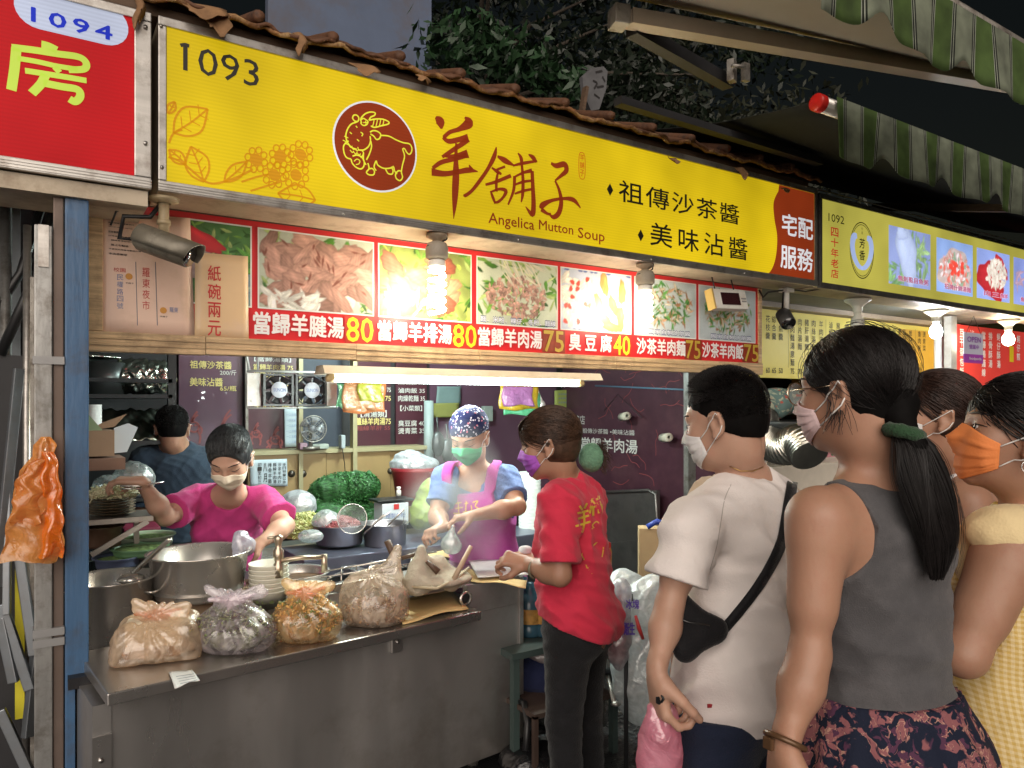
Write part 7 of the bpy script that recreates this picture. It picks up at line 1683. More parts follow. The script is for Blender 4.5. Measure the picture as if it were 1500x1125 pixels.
# ------------------------------------------------------------------ paper bowls
M_bowl = mat('paper_bowl', (.68, .66, .56), .5, var=.03)
def bowls(cx_, n, z0, group, hh=.066, labels=None, m=M_bowl, sc=1.0, dz=.0165):
  first = None
  for k in range(n):
    if first is None:
      t = thing('paper_bowl', Vector((cx_[0], cx_[1], z0)), '', 'paper bowl', group)
      mb = MB(); mb.lathe(t.location, [(.001, .004), (.050 * sc, .004), (.052 * sc, 0), (.072 * sc, hh - .004), (.0745 * sc, hh - .001), (.0745 * sc, hh + .002), (.071 * sc, hh), (.050 * sc, .008), (.001, .008)], 36); mb.build('shell', m, t)
      mb = MB(); s_ = mb
      for j in range(14):
        a = j * .45; r0 = (.0525 + .02 * .35) * sc + .0006; r1 = (.0525 + .02 * .55) * sc + .0006
        mb._new([Vector(t.location) + Vector((r0 * math.cos(a), r0 * math.sin(a), hh * .36)), Vector(t.location) + Vector((r0 * math.cos(a + .25), r0 * math.sin(a + .25), hh * .36)), Vector(t.location) + Vector((r1 * math.cos(a + .2), r1 * math.sin(a + .2), hh * (.55 + .1 * (j % 2)))), Vector(t.location) + Vector((r1 * math.cos(a - .02), r1 * math.sin(a - .02), hh * .5))], [(0, 1, 2, 3)])
      mb.build('leaf_print', mat('green_print', (.16, .20, .08), .6), t)
      first = t
    else: t = copy_tree(first); t.location = first.location + Vector((rnd.uniform(-.0015, .0015), rnd.uniform(-.0015, .0015), dz * k))
    t['label'] = labels[k]
  return first
ordn = ['bottom', 'second from the bottom', 'third from the bottom', 'fourth from the bottom', 'third from the top', 'second from the top', 'top']
c_ = PT(394, 0, 2.82); bowls((c_.x, c_.y), 7, .815, 'stack of seven paper bowls', labels=['%s bowl of the taller white paper bowl stack' % o for o in ordn])
c_ = PT(452, 0, 2.80); bowls((c_.x, c_.y), 3, .80, 'stack of three paper bowls', labels=['%s bowl of the lower paper bowl stack by the orange-knotted bag' % o for o in ('bottom', 'middle', 'top')])
mb = MB(); cbox(mb, .34, .96, .47, .60, .735, .798, bev=.004); o = solo(mb, 'carton', mat('white_carton', (.55, .50, .42), .7, var=.15), 'low pale carton under the paper bowls, with brown flower print', 'carton')
# ------------------------------------------------------------------ takeaway bags on the front shelf
def takeaway(c, w, d, h, tint, label, seed, fillc, lvl=.45, clear=.35, ears=True, lean=0, cubic=False, tall=0.0, kn=None, noodles=None, twist=.0):
  t = thing('takeaway_bag', c, label, 'takeaway bag'); c = Vector(c); S_ = Solid(); ax = np.array([RGT, FWD, UP])
  ax2 = np.array([RGT * math.cos(twist) + FWD * math.sin(twist), FWD * math.cos(twist) - RGT * math.sin(twist), UP])
  S_.ell(c + Vector((0, 0, h * .32)), (w * .5, d * .5, h * .36), ax2, .05); S_.ell(c + Vector((0, 0, h * .15)), (w * .47, d * .47, h * .17), ax2, .04)
  if cubic:
    for s in (-1, 1):
      for s2 in (-1, 1): S_.cone(c + Vector(ax2[0]) * s * w * .36 + Vector(ax2[1]) * s2 * d * .3 + Vector((0, 0, h * .12)), c + Vector(ax2[0]) * s * w * .34 + Vector(ax2[1]) * s2 * d * .28 + Vector((0, 0, h * .56)), w * .12, w * .11, .05)
  top = c + RGT * lean + Vector((0, 0, h * .80)); S_.cone(c + RGT * lean * .5 + Vector((0, 0, h * .42)), top, w * .36, w * .06, .06, flat=(np.array(FWD), .8))
  if ears:
    for s, e, q in ((-1, .16, .26), (1, .10, .30)):
      S_.cone(top, top + RGT * s * w * q + Vector((0, 0, h * e)), .012, .012, .03, flat=(np.array(FWD), .4)); S_.cone(top + RGT * s * w * q * .5, top + RGT * s * w * (q + .06) + Vector((0, 0, h * (e + .04))), .02, .010, .03, flat=(np.array(FWD), .35))
  if tall:
    S_.cone(c + RGT * w * .15 + Vector((0, 0, h * .45)), top + RGT * w * .34 + Vector((0, 0, tall)), w * .26, .014, .05, flat=(np.array(FWD), .5)); S_.cone(c + Vector((0, 0, h * .3)), top + RGT * -w * .30 + Vector((0, 0, -h * .16)), w * .28, .03, .06, flat=(np.array(FWD), .6))
    S_.cone(top + RGT * -w * .30 + Vector((0, 0, -h * .16)), top + RGT * w * .05 + Vector((0, 0, tall * .2)), .012, .012, .02)
  w1 = waves(seed, .012, 20, 8); w2 = waves(seed + 50, .006, 46, 7); kc = np.array(top); rs = np.random.RandomState(seed); ph = rs.uniform(0, 6, 4)
  def rad(X, Y, Z):
    x = (X - kc[0]) * RGT.x + (Y - kc[1]) * RGT.y; y = (X - kc[0]) * FWD.x + (Y - kc[1]) * FWD.y; z = Z - kc[2]; a = np.arctan2(z + .0, x) + y * 6; q = np.sqrt(x * x + z * z)
    return (.55 - np.abs(np.sin(a * 5.5 + ph[0] + np.sin(a * 3 + ph[1])))) * .011 * np.exp(-q / (w * .45))
  S_.mesh('film', .0045, film('film_%d' % seed, tint, clear=clear, gloss=.10, rough=.16), t, fold=lambda X, Y, Z: w1(X, Y, Z) + w2(X, Y, Z) + rad(X, Y, Z), cut=plane_cut((0, 0, c.z + .002), (0, 0, -1)))
  if kn: S2 = Solid(); S2.ell(top + Vector((0, 0, -.004)), (w * .13, .02, .014), ax, .02); S2.cone(top, top + RGT * w * .26 + Vector((0, 0, .016)), .010, .006, .02); S2.cone(top, top - RGT * w * .28 + Vector((0, 0, .0)), .012, .007, .02); S2.cone(top, top - RGT * w * .05 - Vector((0, 0, .05)) - FWD * .03, .010, .004, .02); S2.mesh('knot', .004, film('knot_%d' % seed, kn, clear=.10, gloss=.12), t, fold=waves(seed + 3, .006, 90))
  S2 = Solid(); S2.ell(c + Vector((0, 0, h * lvl * .42)), (w * .43, d * .42, h * lvl * .50), ax2, .02); S2.mesh('contents', .006, mat('fill_%d' % seed, fillc[0], .45, var=.7, nscale=26, bump=1, bscale=40, dirt=fillc[1], dirt_amt=1, dscale=18), t, fold=waves(seed + 7, .010, 80), cut=plane_cut((0, 0, c.z + .004), (0, 0, -1)))
  if noodles:
    for ci, nc in enumerate(noodles):
      mb = MB()
      for k in range(150):
        a = rs.uniform(0, 6.283); e = rs.uniform(-.2, 1.2); q = 1.04
        p = c + RGT * (w * .43 * q * math.cos(a) * math.cos(e)) + FWD * (d * .42 * q * math.sin(a) * math.cos(e)) + Vector((0, 0, h * lvl * .42 + h * lvl * .50 * q * math.sin(e)))
        dd = Vector(rs.normal(size=3)); dd.normalize(); L = rs.uniform(.008, .026); mb.tube([p - dd * L, p + Vector(rs.normal(size=3)) * .004, p + dd * L], rs.uniform(.0015, .005), 4)
      o = mb.build('shreds', mat('nood_%d_%d' % (seed, ci), nc, .5, var=.5, nscale=60), t); o['kind'] = 'stuff'
  return t
def on_shelf(px, t_): q = PT(px, 0, t_); return Vector((q.x, q.y, SH + .001))
tb1 = takeaway(on_shelf(233, 2.40), .262, .20, .168, (.86, .68, .50), 'leftmost tied bag, boxy and cream with an orange knot, on the shelf', 3, [(.34, .17, .06), (.10, .04, .02)], lvl=.30, clear=.50, kn=(.90, .34, .10), cubic=True, twist=.35)
c = on_shelf(228, 2.42); mb = MB(); mb.box(c + Vector((-.0, 0, .07)), (.165, .13, .10), rz=-.25, bev=.008); mb.build('paper_box', mat('inner_paper', (.74, .66, .50), .7), tb1)
takeaway(on_shelf(342, 2.48), .285, .21, .202, (.82, .74, .78), 'tied whitish bag of dark greens, second from the left on the shelf', 5, [(.10, .12, .03), (.05, .015, .02)], lvl=.66, clear=.72, kn=(.86, .74, .80), noodles=[(.12, .17, .04), (.05, .02, .02), (.30, .34, .14)], twist=-.2)
takeaway(on_shelf(449, 2.58), .238, .18, .198, (.90, .66, .36), 'tied amber bag of noodles and greens with orange knot, third on the shelf', 9, [(.45, .22, .05), (.14, .16, .03)], lvl=.74, clear=.68, kn=(.90, .30, .10), noodles=[(.55, .32, .09), (.14, .17, .04), (.70, .48, .2)], twist=.2)
takeaway(on_shelf(548, 2.76), .255, .18, .235, (.78, .64, .50), 'tall slack brownish bag with upright ears, nearest the card sheet', 13, [(.16, .07, .03), (.28, .16, .08)], lvl=.36, clear=.68, ears=False, tall=.09, noodles=[(.20, .09, .04), (.34, .20, .10)])
# orange bag hanging on the column
ob = thing('plastic_bag', PY(50, 825, 2.66), 'bright orange plastic bag hanging on the grimy column at left', 'plastic bag')
M_ob = film('orange_bag', (.93, .44, .12), clear=.34, gloss=.06, rough=.2)
def hang(seed, prof, Y0, thick):
  """prof: (y, xleft, xright) survey rows; a double walled slack bag gathered at the top"""
  rs = np.random.RandomState(seed); ph = rs.uniform(0, 6.28, 8); mb = MB(); ys = [p[0] for p in prof]
  def f(a, b):
    y = ys[0] + (ys[-1] - ys[0]) * b; xl = np.interp(y, ys, [p[1] for p in prof]); xr = np.interp(y, ys, [p[2] for p in prof]); k = 2 * math.pi * a
    x = (xl + xr) / 2 + (xr - xl) / 2 * math.cos(k); q = PY(x, y, Y0); th = thick * (.35 + .65 * math.sin(math.pi * min(1, b * .8 + .1)))
    fo = .004 * math.sin(a * 25 + ph[0] + 3 * math.sin(b * 4 + ph[1])) + .010 * math.sin(b * 9 + a * 11 + ph[2]) * b + .003 * math.sin(b * 19 - a * 17 + ph[3])
    return (q.x + .004 * math.sin(b * 23 + ph[4]), Y0 + th * math.sin(k) + fo, q.z + .006 * math.sin(a * 19 + ph[5]) * b)
  mb.grid(f, 90, 60, closed_u=True); return mb
hang(1, ((640, 58, 72), (652, 47, 82), (668, 50, 80), (690, 26, 82), (720, 22, 88), (760, 12, 90), (800, 4, 93), (822, 0, 86)), 2.655, .028).build('body', M_ob, ob)
hang(2, ((672, 50, 78), (700, 24, 60), (740, 18, 66), (768, 14, 60)), 2.635, .016).build('handle_flap', M_ob, ob)
hang(3, ((662, 60, 80), (700, 58, 88), (760, 62, 92), (815, 56, 92)), 2.638, .018).build('fold', film('orange_deep', (.92, .26, .02), clear=.12, gloss=.10), ob)
# ------------------------------------------------------------------ right of the counter: jugs, table, bags on the floor
for i, (x, l) in enumerate(((772, 'blue green jug with orange label next to the counter end'), (796, 'second blue green jug, half behind the red shirt vendor'), (753 + 8, 'third blue green jug squeezed against the counter end'))):
  q = PT(x + 4, 0, 3.30 + .1 * (i == 2)); t = thing('jug', Vector((q.x, q.y, .56)), l, 'jug', 'blue green jugs beside the counter')
  mb = MB(); mb.lathe(t.location, [(.001, 0), (.058, 0), (.064, .01), (.064, .045), (.060, .05), (.064, .056), (.064, .14), (.050, .18), (.022, .20), (.022, .23), (.001, .232)], 24); mb.build('body', mat('jug_blue', (.035, .09, .13), .25), t)
  mb = MB(); mb.lathe(t.location, [(.0655, .06), (.0655, .125)], 24); mb.build('label_wrap', mat('jug_label', (.42, .22, .05), .5, var=.4, nscale=30), t)
  mb = MB(); mb.tube([t.location + Vector((.03, -.03, .20)), t.location + Vector((.07, -.06, .17)), t.location + Vector((.06, -.05, .10))], .008, 7); mb.build('handle', MATS['jug_blue'], t)
q = PT(800, 0, 3.35); mb = MB(); mb.aabb((q.x - .30, q.y - .18, .53), (q.x + .3, q.y + .25, .558))
for a in (-.27, .27):
  for b in (-.15, .22): mb.beam((q.x + a, q.y + b, 0), (q.x + a, q.y + b, .53), .03, .03)
solo(mb, 'low_table', mat('table_green', (.05, .075, .07), .5), 'low grey green table holding the blue jugs', 'table')
crumple('cloth_bundle', 'dark navy sack on the lower shelf under the jugs', ((790, 985, 3.3, .16, .12, .11),), fabric('navy_sack', (.015, .02, .06)), 21, cat='sack', vox=.008)
crumple('plastic_bag', 'pinkish grey bag on top of the navy sack', ((800, 958, 3.25, .08, .06, .035),), film('pinkgrey', (.5, .42, .42), clear=.1), 22)
mb = MB(); q = PT(812, 0, 3.2); mb.box((q.x, q.y, .33), (.42, .3, .02)); mb.beam((q.x - .2, q.y - .14, 0), (q.x - .2, q.y - .14, .33), .02, .02); solo(mb, 'lower_shelf', mat('shelf_rust', (.07, .045, .035), .6), 'rusty lower shelf edge under the navy sack', 'shelf')
mb = MB(); mb.tube([PT(757, 1025, 3.1), PT(768, 1030, 3.05), PT(773, 1060, 3.0), PT(770, 1100, 2.95)], .014, 8); solo(mb, 'hose', M_black, 'black hose drooping at the end of the counter', 'hose')
M_rub = mat('wet_black_bag', (.012, .012, .013), .15, var=.3, bump=.8, bscale=30)
crumple('rubbish_bag', 'shiny black rubbish bag on the ground by the counter end', ((800, 1115, 3.1, .20, .16, .09), (770, 1080, 3.4, .12, .1, .06)), M_rub, 23, amp=.02, fs=35, cat='rubbish bag', vox=.009)
crumple('plastic_sheet', 'wet clear plastic sheeting behind the legs of the red shirt vendor', ((835, 1035, 3.5, .22, .10, .12),), film('wet_sheet', (.22, .21, .20), clear=.3, gloss=.4), 24, amp=.02, fs=40, cat='plastic sheet', vox=.009)
# condiment bottle
q = PT(888, 838, 2.85); bt = thing('sauce_bottle', q, 'orange squeeze bottle with red nozzle beside the red shirt', 'sauce bottle')
mb = MB(); mb.lathe(q + Vector((0, 0, -.01)), [(.001, 0), (.021, 0), (.022, .09), (.018, .105)], 18); mb.build('body', mat('sauce_orange', (.62, .22, .03), .3, sss=.0), bt)
mb = MB(); mb.lathe(q + Vector((0, 0, .096)), [(.019, 0), (.019, .018), (.006, .024), (.003, .05)], 14); mb.build('cap', mat('cap_red', (.6, .02, .015), .35), bt)
mb = MB(); q = PT(884, 870, 2.95); mb.aabb((q.x - .12, q.y - .02, q.z - .045), (q.x + .14, q.y + .2, q.z - .015)); [mb.cyl((q.x + a, q.y + b, 0), (q.x + a, q.y + b, q.z - .045), .009) for a in (-.1, .12) for b in (0, .18)]; solo(mb, 'side_stand', M_dark, 'dark stand behind the red shirt vendor holding the sauce bottle', 'stand')
# folded steel table leaning against side wall
mb = MB(); mb.prism([PX(862, 722, 3.70), PX(962, 718, 3.70), PX(962, 930, 3.70), PX(862, 880, 3.70)], (.03, 0, 0)); mb.tube([PX(862, 722, 3.69), PX(950, 718, 3.69), PX(960, 724, 3.69), PX(962, 760, 3.69), PX(962, 930, 3.69)], .012, 8)
solo(mb, 'folded_table', mat('steel_dull', (.20, .19, .18), .4, .8, var=.3, dirt=(.10, .08, .06)), 'dull steel folded table leaning on the maroon side wall', 'table')
mb = MB(); mb.prism([PX(888, 796, 3.66), PX(942, 790, 3.66), PX(946, 900, 3.66), PX(890, 880, 3.66)], (.02, 0, 0)); solo(mb, 'folded_table', MATS['steel_dull'], 'smaller folded steel board in front of the dull folded table', 'table')
mb = MB(); q = PT(975, 812, 3.55); mb.box((q.x, q.y, q.z - .02), (.26, .1, .30), rz=-.7, bev=.004); solo(mb, 'carton', mat('carton_tan', (.42, .30, .16), .8, var=.1), 'tan upright carton left of the man in white', 'carton')
mb = MB(); mb.tube([PT(948, 772, 3.5), PT(962, 764, 3.5), PT(985, 770, 3.5), PT(996, 776, 3.5)], .014, 8); solo(mb, 'blue_strap', mat('strap_blue', (.02, .05, .30), .5), 'blue plastic edge over the tan upright carton', 'strap')
# big clear bags on the ground
crumple('plastic_bag', 'large translucent white bag standing on the ground behind the vendor', ((948, 985, 3.1, .15, .12, .23), (955, 895, 3.1, .13, .10, .15), (918, 872, 3.2, .11, .08, .11)), film('white_big', (.80, .83, .84), clear=.28, gloss=.16), 31, amp=.022, fs=26, vox=.008)
ib = crumple('ice_bag', 'clear bag of pink ice with purple print and red tie', ((905, 945, 2.95, .045, .05, .10), ((912, 860, 2.95), (905, 930, 2.95), .035, .055)), film('ice_film', (.80, .78, .82), clear=.45, gloss=.22), 32, amp=.010, fs=50, cat='ice bag')
S_ = Solid(); S_.ell(PT(903, 945, 2.95), (.038, .04, .075), None, .02); o = S_.mesh('pink_ice', .005, mat('pink_ice', (.72, .12, .18), .3, var=.5, nscale=70, bump=1, bscale=80), None, fold=waves(33, .008, 120)); o.parent = ib; o.data.transform(Matrix.Translation(-ib.location))
P_ = Plane(PT(912, 905, 2.86), RGT); mb = MB(); text_px(mb, P_, '冰塊', 917, 878, 936, 892, off=.0, bold=.03); text_px(mb, P_, '衛生', 913, 912, 930, 930, off=.0, bold=.03); o = mb.build('lettering', mat('purple_print', (.10, .04, .38), .5), None, fix=False); o.parent = ib; o.data.transform(Matrix.Translation(-ib.location))
mb = MB(); mb.tube([PT(931, 902, 2.86), PT(936, 920, 2.86), PT(942, 936, 2.86)], [.006, .009, .006], 6); solo(mb, 'red_tie', mat('tie_red', (.6, .05, .05), .4), 'red tie hanging beside the ice bag', 'tie')
# stool legs
sl = thing('stool', PT(890, 1000, 3.2), 'steel legged stool behind the legs of the vendor', 'stool')
for a, b in (((886, 975, 3.25), (900, 1030, 3.0)), ((862, 980, 3.3), (846, 1040, 3.3)), ((880, 980, 3.5), (884, 1018, 3.5))): mb = MB(); mb.tube([PT(*a), PT(*b)], .010, 8); mb.build('leg', M_alu, sl)
mb = MB(); q = PT(872, 972, 3.3); mb.lathe(q, [(.001, 0), (.14, 0), (.145, .015), (.14, .03), (.001, .03)], 24); mb.build('seat', M_dark, sl); mb = MB(); mb.lathe(PT(902, 1032, 3.0), [(.001, 0), (.022, 0), (.012, .012), (.001, .014)], 14); mb.build('rubber_foot', M_alu, sl)
# gravelly drain strip
rs = np.random.RandomState(9); mb = MB()
for k in range(420):
  q = PZ(rs.uniform(880, 985), rs.uniform(1010, 1080), 0); s = rs.uniform(.004, .012); mb.ball(q + Vector((rs.uniform(-.1, .1), rs.uniform(-.1, .1), s * .4)), (s, s * rs.uniform(.6, 1), s * .6), n=5, smooth=False)
o = mb.build('gravel', mat('gravel_wet', (.10, .10, .10), .3, var=.6, nscale=80), None); tag(o, 'loose wet gravel on the ground behind the vendor', 'gravel', kind='stuff')
crumple('rag', 'pale cloth crumpled on the counter beside the red shirt', ((770, 808, 2.95, .03, .03, .025),), fabric('rag_white', (.6, .6, .62)), 35, cat='cloth', vox=.004)
# pink bag carried by the man in white
S_ = Solid(); ax = np.array([RGT, FWD, UP]); S_.ell(PT(966, 1135, 1.56), (.046, .034, .115), ax, .05); S_.cone(PT(968, 1042, 1.55), PT(966, 1090, 1.56), .012, .030, .05, flat=(np.array(FWD), .7)); S_.cone(PT(955, 1038, 1.55), PT(965, 1075, 1.55), .008, .02, .03); S_.cone(PT(982, 1040, 1.55), PT(972, 1075, 1.55), .008, .02, .03)
w1, w2 = waves(111, .006, 60, 7, (1, .3, .15)), waves(112, .0025, 150, 6, (1, 0, .2))
o = S_.mesh('carrier_bag', .0035, film('pink_bag', (.88, .38, .50), clear=.15, gloss=.12), None, fold=lambda X, Y, Z: w1(X, Y, Z) + w2(X, Y, Z)); tag(recentre(o), 'pink plastic carrier bag in the hand of the man in white', 'carrier bag')
mb = MB(); mb.box(PT(968, 1018, 1.52), (.02, .012, .035), bev=.003); mb.tube([PT(966, 1010, 1.52), PT(972, 1024, 1.50), PT(966, 1032, 1.52)], .003, 5); solo(mb, 'keys', M_black, 'black key fob held above the pink bag', 'keys')
# tied bag held by the cook and steam
crumple('plastic_bag', 'knotted clear bag of soup held by the cook in the steam', ((662, 800, 3.02, .040, .035, .035), ((660, 792, 3.02), (664, 770, 3.0), .030, .006)), M_clear, 41, vox=.004, amp=.006, fs=80)
sv = bpy.data.materials.new('steam'); sv.use_nodes = True; N_ = sv.node_tree.nodes; L_ = sv.node_tree.links
for n in list(N_):
  if n.type != 'OUTPUT_MATERIAL': N_.remove(n)
pv = N_.new('ShaderNodeVolumePrincipled'); pv.inputs['Color'].default_value = (.9, .95, .93, 1); tc = N_.new('ShaderNodeTexCoord'); no = N_.new('ShaderNodeTexNoise'); no.inputs['Scale'].default_value = 5.5; no.inputs['Detail'].default_value = 5; no.inputs['Distortion'].default_value = .8
gr = N_.new('ShaderNodeTexGradient'); gr.gradient_type = 'SPHERICAL'; mp = N_.new('ShaderNodeMapping'); mp.inputs['Location'].default_value = (0, 0, -.8); mp.inputs['Scale'].default_value = (4.2, 4.2, 2.6)
L_.new(tc.outputs['Object'], no.inputs['Vector']); L_.new(tc.outputs['Object'], mp.inputs['Vector']); L_.new(mp.outputs['Vector'], gr.inputs['Vector'])
m1_ = N_.new('ShaderNodeMapRange'); m1_.inputs['From Min'].default_value = .42; m1_.inputs['From Max'].default_value = .75; m1_.inputs['To Max'].default_value = 8; L_.new(no.outputs['Fac'], m1_.inputs['Value'])
m2_ = N_.new('ShaderNodeMath'); m2_.operation = 'MULTIPLY'; L_.new(m1_.outputs[0], m2_.inputs[0]); L_.new(gr.outputs['Fac'], m2_.inputs[1]); L_.new(m2_.outputs[0], pv.inputs['Density']); L_.new(pv.outputs[0], N_['Material Output'].inputs['Volume'])
q = PT(668, 800, 2.96); mb = MB(); mb.ball((0, 0, .30), (.24, .24, .38), 20); o = mb.build('steam', sv, None); o.location = (q.x, q.y, .86); tag(o, 'wisps of steam rising from the well in front of the cook', 'steam', kind='stuff')
# ================================================================== woman with the ponytail, grey tank top, patterned skirt
hE = Head(J(1251, 577, 1.25), cdir(-.66, .75), tilt=R(4), s=.86)
E = Figure('person', (1.17, .70, 0), 'tall woman with long black ponytail in grey tank top and paisley skirt', hE,
           J(1294, 1088, 1.28), J(1292, 975, 1.28), J(1288, 850, 1.27), J(1282, 722, 1.26), cdir(.95, .3), cdir(.90, .43), w=.85)
E.bust = False
E.arm('l', J(1198, 762, 1.17), J(1186, 960, 1.15), J(1150, 1092, 1.11), cdir(-.08, .1, -1), cdir(1, .2), 1, curl=(.4, .5, .5, .5), size=.95)
E.arm('r', J(1345, 758, 1.40), J(1372, 940, 1.50), J(1350, 1000, 1.66), cdir(-.2, .6, -.6), cdir(-1, .1), -1, size=.95)
E.body(.0052, M_skin, am=.78, legs=True, neck_r=.044)
E.mask(mat('mask_pink', (.74, .56, .57), .85, var=.04, bump=.1, bscale=300), down=-.105, top=.000)
E.eyes()
S_ = Solid(); E.torso(S_, .007, False); E.shoulders(S_, .004)
cE = E.ca; oE = E.che
def tank_cut(X, Y, Z):
  x, y, z = X - oE[0], Y - oE[1], Z - oE[2]
  lx = x * cE[0][0] + y * cE[0][1] + z * cE[0][2]; lz = x * cE[2][0] + y * cE[2][1] + z * cE[2][2]
  w = np.interp(lz, [-.5, -.02, .015, .045, .08, .12, .2, .4], [.6, .5, .158, .116, .094, .086, .095, .10])
  return np.abs(lx + .012) - w
nE = E.nek + cE[2] * .035
tank = S_.mesh('tank_top', .0045, fabric('tank_grey', (.085, .083, .088), var=.10, nscale=30, bump=.3, bscale=420, dirt=(.13, .125, .13), dirt_amt=.5, dscale=14), E.root,
               fold=waves(4, .010, 42, 7, (.2, .2, 1)), cut=[tank_cut, plane_cut((0, 0, 1.082), (0, 0, -1)), lambda X, Y, Z: .048 - np.sqrt((X - nE[0]) ** 2 + (Y - nE[1]) ** 2 + ((Z - nE[2] - .03) * .8) ** 2)])
S_ = Solid(); aE = E.axes(E.rh, (0, 0, 1)); pE = E.pel
S_.cone(pE + V3(0, 0, .11), pE - V3(0, 0, .08), .128, .175, .03, flat=(aE[1], .80)); S_.cone(pE - V3(0, 0, .06), pE - V3(0, 0, .55), .172, .225, .04, flat=(aE[1], .85))
S_.ell(pE - aE[1] * .05 - V3(0, 0, .03), (.145, .09, .11), aE, .05)
def pleats(X, Y, Z):
  lx = (X - pE[0]) * aE[0][0] + (Y - pE[1]) * aE[0][1]; ly = (X - pE[0]) * aE[1][0] + (Y - pE[1]) * aE[1][1]
  a = np.arctan2(ly, lx); f = np.clip((pE[2] + .12 - Z) * 6, .25, 1)
  return np.sin(a * 22 + np.sin(Z * 12) * 1.2) * .0032 * f + np.sin(a * 9 + Z * 4) * .004 * f - .0035 * np.exp(-((Z - pE[2] - .098) / .006) ** 2) * np.sin(a * 60)
S_.mesh('skirt', .006, print_mat('paisley', (.012, .016, .034), [((.26, .10, .11), 27, .525, .54, 'n'), ((.09, .035, .07), 34, .56, .58, 'n'), ((.48, .27, .21), 30, .535, .545, 'n'), ((.26, .10, .11), 30, .555, .565, 'n'), ((.012, .016, .034), 16, .47, .44, 'n')]), E.root,
    fold=pleats, cut=[plane_cut((0, 0, 1.092), (0, 0, 1)), plane_cut((0, 0, .50), (0, 0, -1))])
E.shoes(mat('sandal', (.05, .04, .035), .6))
E.hair_cap(M_hairB, .006, lambda x, y, z: np.maximum.reduce([y * .9 - .070 - z * .30, -(z + .072 - .55 * np.clip(y + .02, 0, 1)), np.minimum(y - .012, -(z - .03))]), vox=.004)
tieE = np.array(J(1323, 634, 1.165))
dE = hE.loc(*tieE); dE = (dE[0], dE[1] + .012, dE[2] - .04)
strands('hair', hE, M_hair, E.root, lambda rs: (rs.uniform(-1, 1) * .95, rs.uniform(-.9, 1.0), rs.uniform(.05, 1.1)) if rs.rand() < .7 else (rs.choice([-1, 1]) * rs.uniform(.2, 1), rs.uniform(-.9, -.1), rs.uniform(-.95, .1)), dE, 6500, 3, grow=.0075, r=.0010, jit=.004)
tl = [J(1326, 632, 1.165), J(1341, 655, 1.155), J(1352, 700, 1.15), J(1366, 755, 1.145), J(1373, 800, 1.145), J(1372, 850, 1.145)]
S_ = Solid(); S_.chain([np.array(p) for p in tl], [.010, .014, .017, .015, .010, .003], .02)
S_.cone(hE.w(.0, -.075, -.03), tieE, .038, .014, .03)
S_.mesh('hair', .004, M_hairB, E.root, fold=waves(8, .001, 190, 5, squash=(1, 1, .15)))
lock('hair', tl, [.018, .030, .040, .038, .030, .010], 3600, 5, .0013, M_hair, E.root, taper=.75)
lock('hair', tl, [.02, .04, .052, .05, .042, .03], 120, 15, .0005, M_hair, E.root, taper=.5)
strands('hair', hE, M_hair, E.root, lambda rs: (rs.uniform(-1, 1), rs.uniform(-.6, .8), rs.uniform(.0, 1.1)), dE, 160, 17, grow=.012, r=.0005, jit=.012)
sc_t = [tieE + .022 * (np.array(cdir(.93, 0, -.25)) * math.cos(a) + np.array(cdir(.0, 1, .0)) * math.sin(a)) for a in np.linspace(0, 6.283, 15)[:-1]]
mb = MB(); mb.tube(sc_t, [.0105 + .0018 * (i % 2) for i in range(14)], 8, closed=True); mb.build('scrunchie', fabric('scrunchie_green', (.030, .075, .035), bump=.6, bscale=200), E.root)
# loose wisps, glasses, bracelet
rs = np.random.RandomState(2); W = []
for i in range(26):
  a = hE.w(-.070 + rs.uniform(-.006, .004), .055 - rs.uniform(0, .07), .03 + rs.uniform(-.02, .03)); b = hE.w(-.082, .04 - rs.uniform(0, .08), -.05 - rs.uniform(0, .03)); c = hE.w(-.084 - rs.uniform(-.004, .01), .01 - rs.uniform(0, .06), -.01)
  t = np.linspace(0, 1, 8)[:, None]; W.append((1 - t) ** 2 * a + 2 * t * (1 - t) * c + t * t * b)
strand_mesh('hair', np.transpose(np.array(W), (1, 0, 2)), .0008, M_hair, E.root)
M_rim = mat('rim_metal', (.45, .36, .26), .25, 1.0, var=0); mb = MB()
for q in (-1, 1):
  c = [hE.w(q * .033 + .026 * math.cos(a), .1075 - abs(.026 * math.cos(a) * q + q * .033) * .12, .008 + .023 * math.sin(a)) for a in np.linspace(0, 6.283, 22)[:-1]]
  mb.tube(c, .0013, 6, closed=True)
  mb.tube([hE.w(q * .059, .101, .014), hE.w(q * .076, .06, .014), hE.w(q * .084, -.005, .016)], .0013, 6)
mb.tube([hE.w(-.008, .108, .012), hE.w(0, .111, .014), hE.w(.008, .108, .012)], .0013, 6)
g = mb.build('glasses_frame', M_rim, E.root)
mb = MB()
for q in (-1, 1):
  mb._new([hE.w(q * .033 + .0255 * math.cos(a), .1072 - abs(.026 * math.cos(a) * q + q * .033) * .12, .008 + .0225 * math.sin(a)) for a in np.linspace(0, 6.283, 22)[:-1]], [tuple(range(21))])
mb.build('lens', film('lens', (.9, .92, .95), clear=.95, rough=.03, gloss=.12), E.root)
w = np.array(J(1150, 1085, 1.11)); d = nrm(w - np.array(J(1186, 960, 1.15))); u = nrm(np.cross(d, (0, 0, 1))); v = np.cross(d, u)
mb = MB(); mb.tube([w + (u * .029 * math.cos(a) + v * .029 * math.sin(a)) for a in np.linspace(0, 6.283, 20)[:-1]], .0045, 8, closed=True)
mb.box(w + np.array(cdir(-1, -.3)) * .029, (.008, .016, .018), bev=.002); mb.build('watch_strap', mat('watch', (.13, .07, .035), .35, .3), E.root)
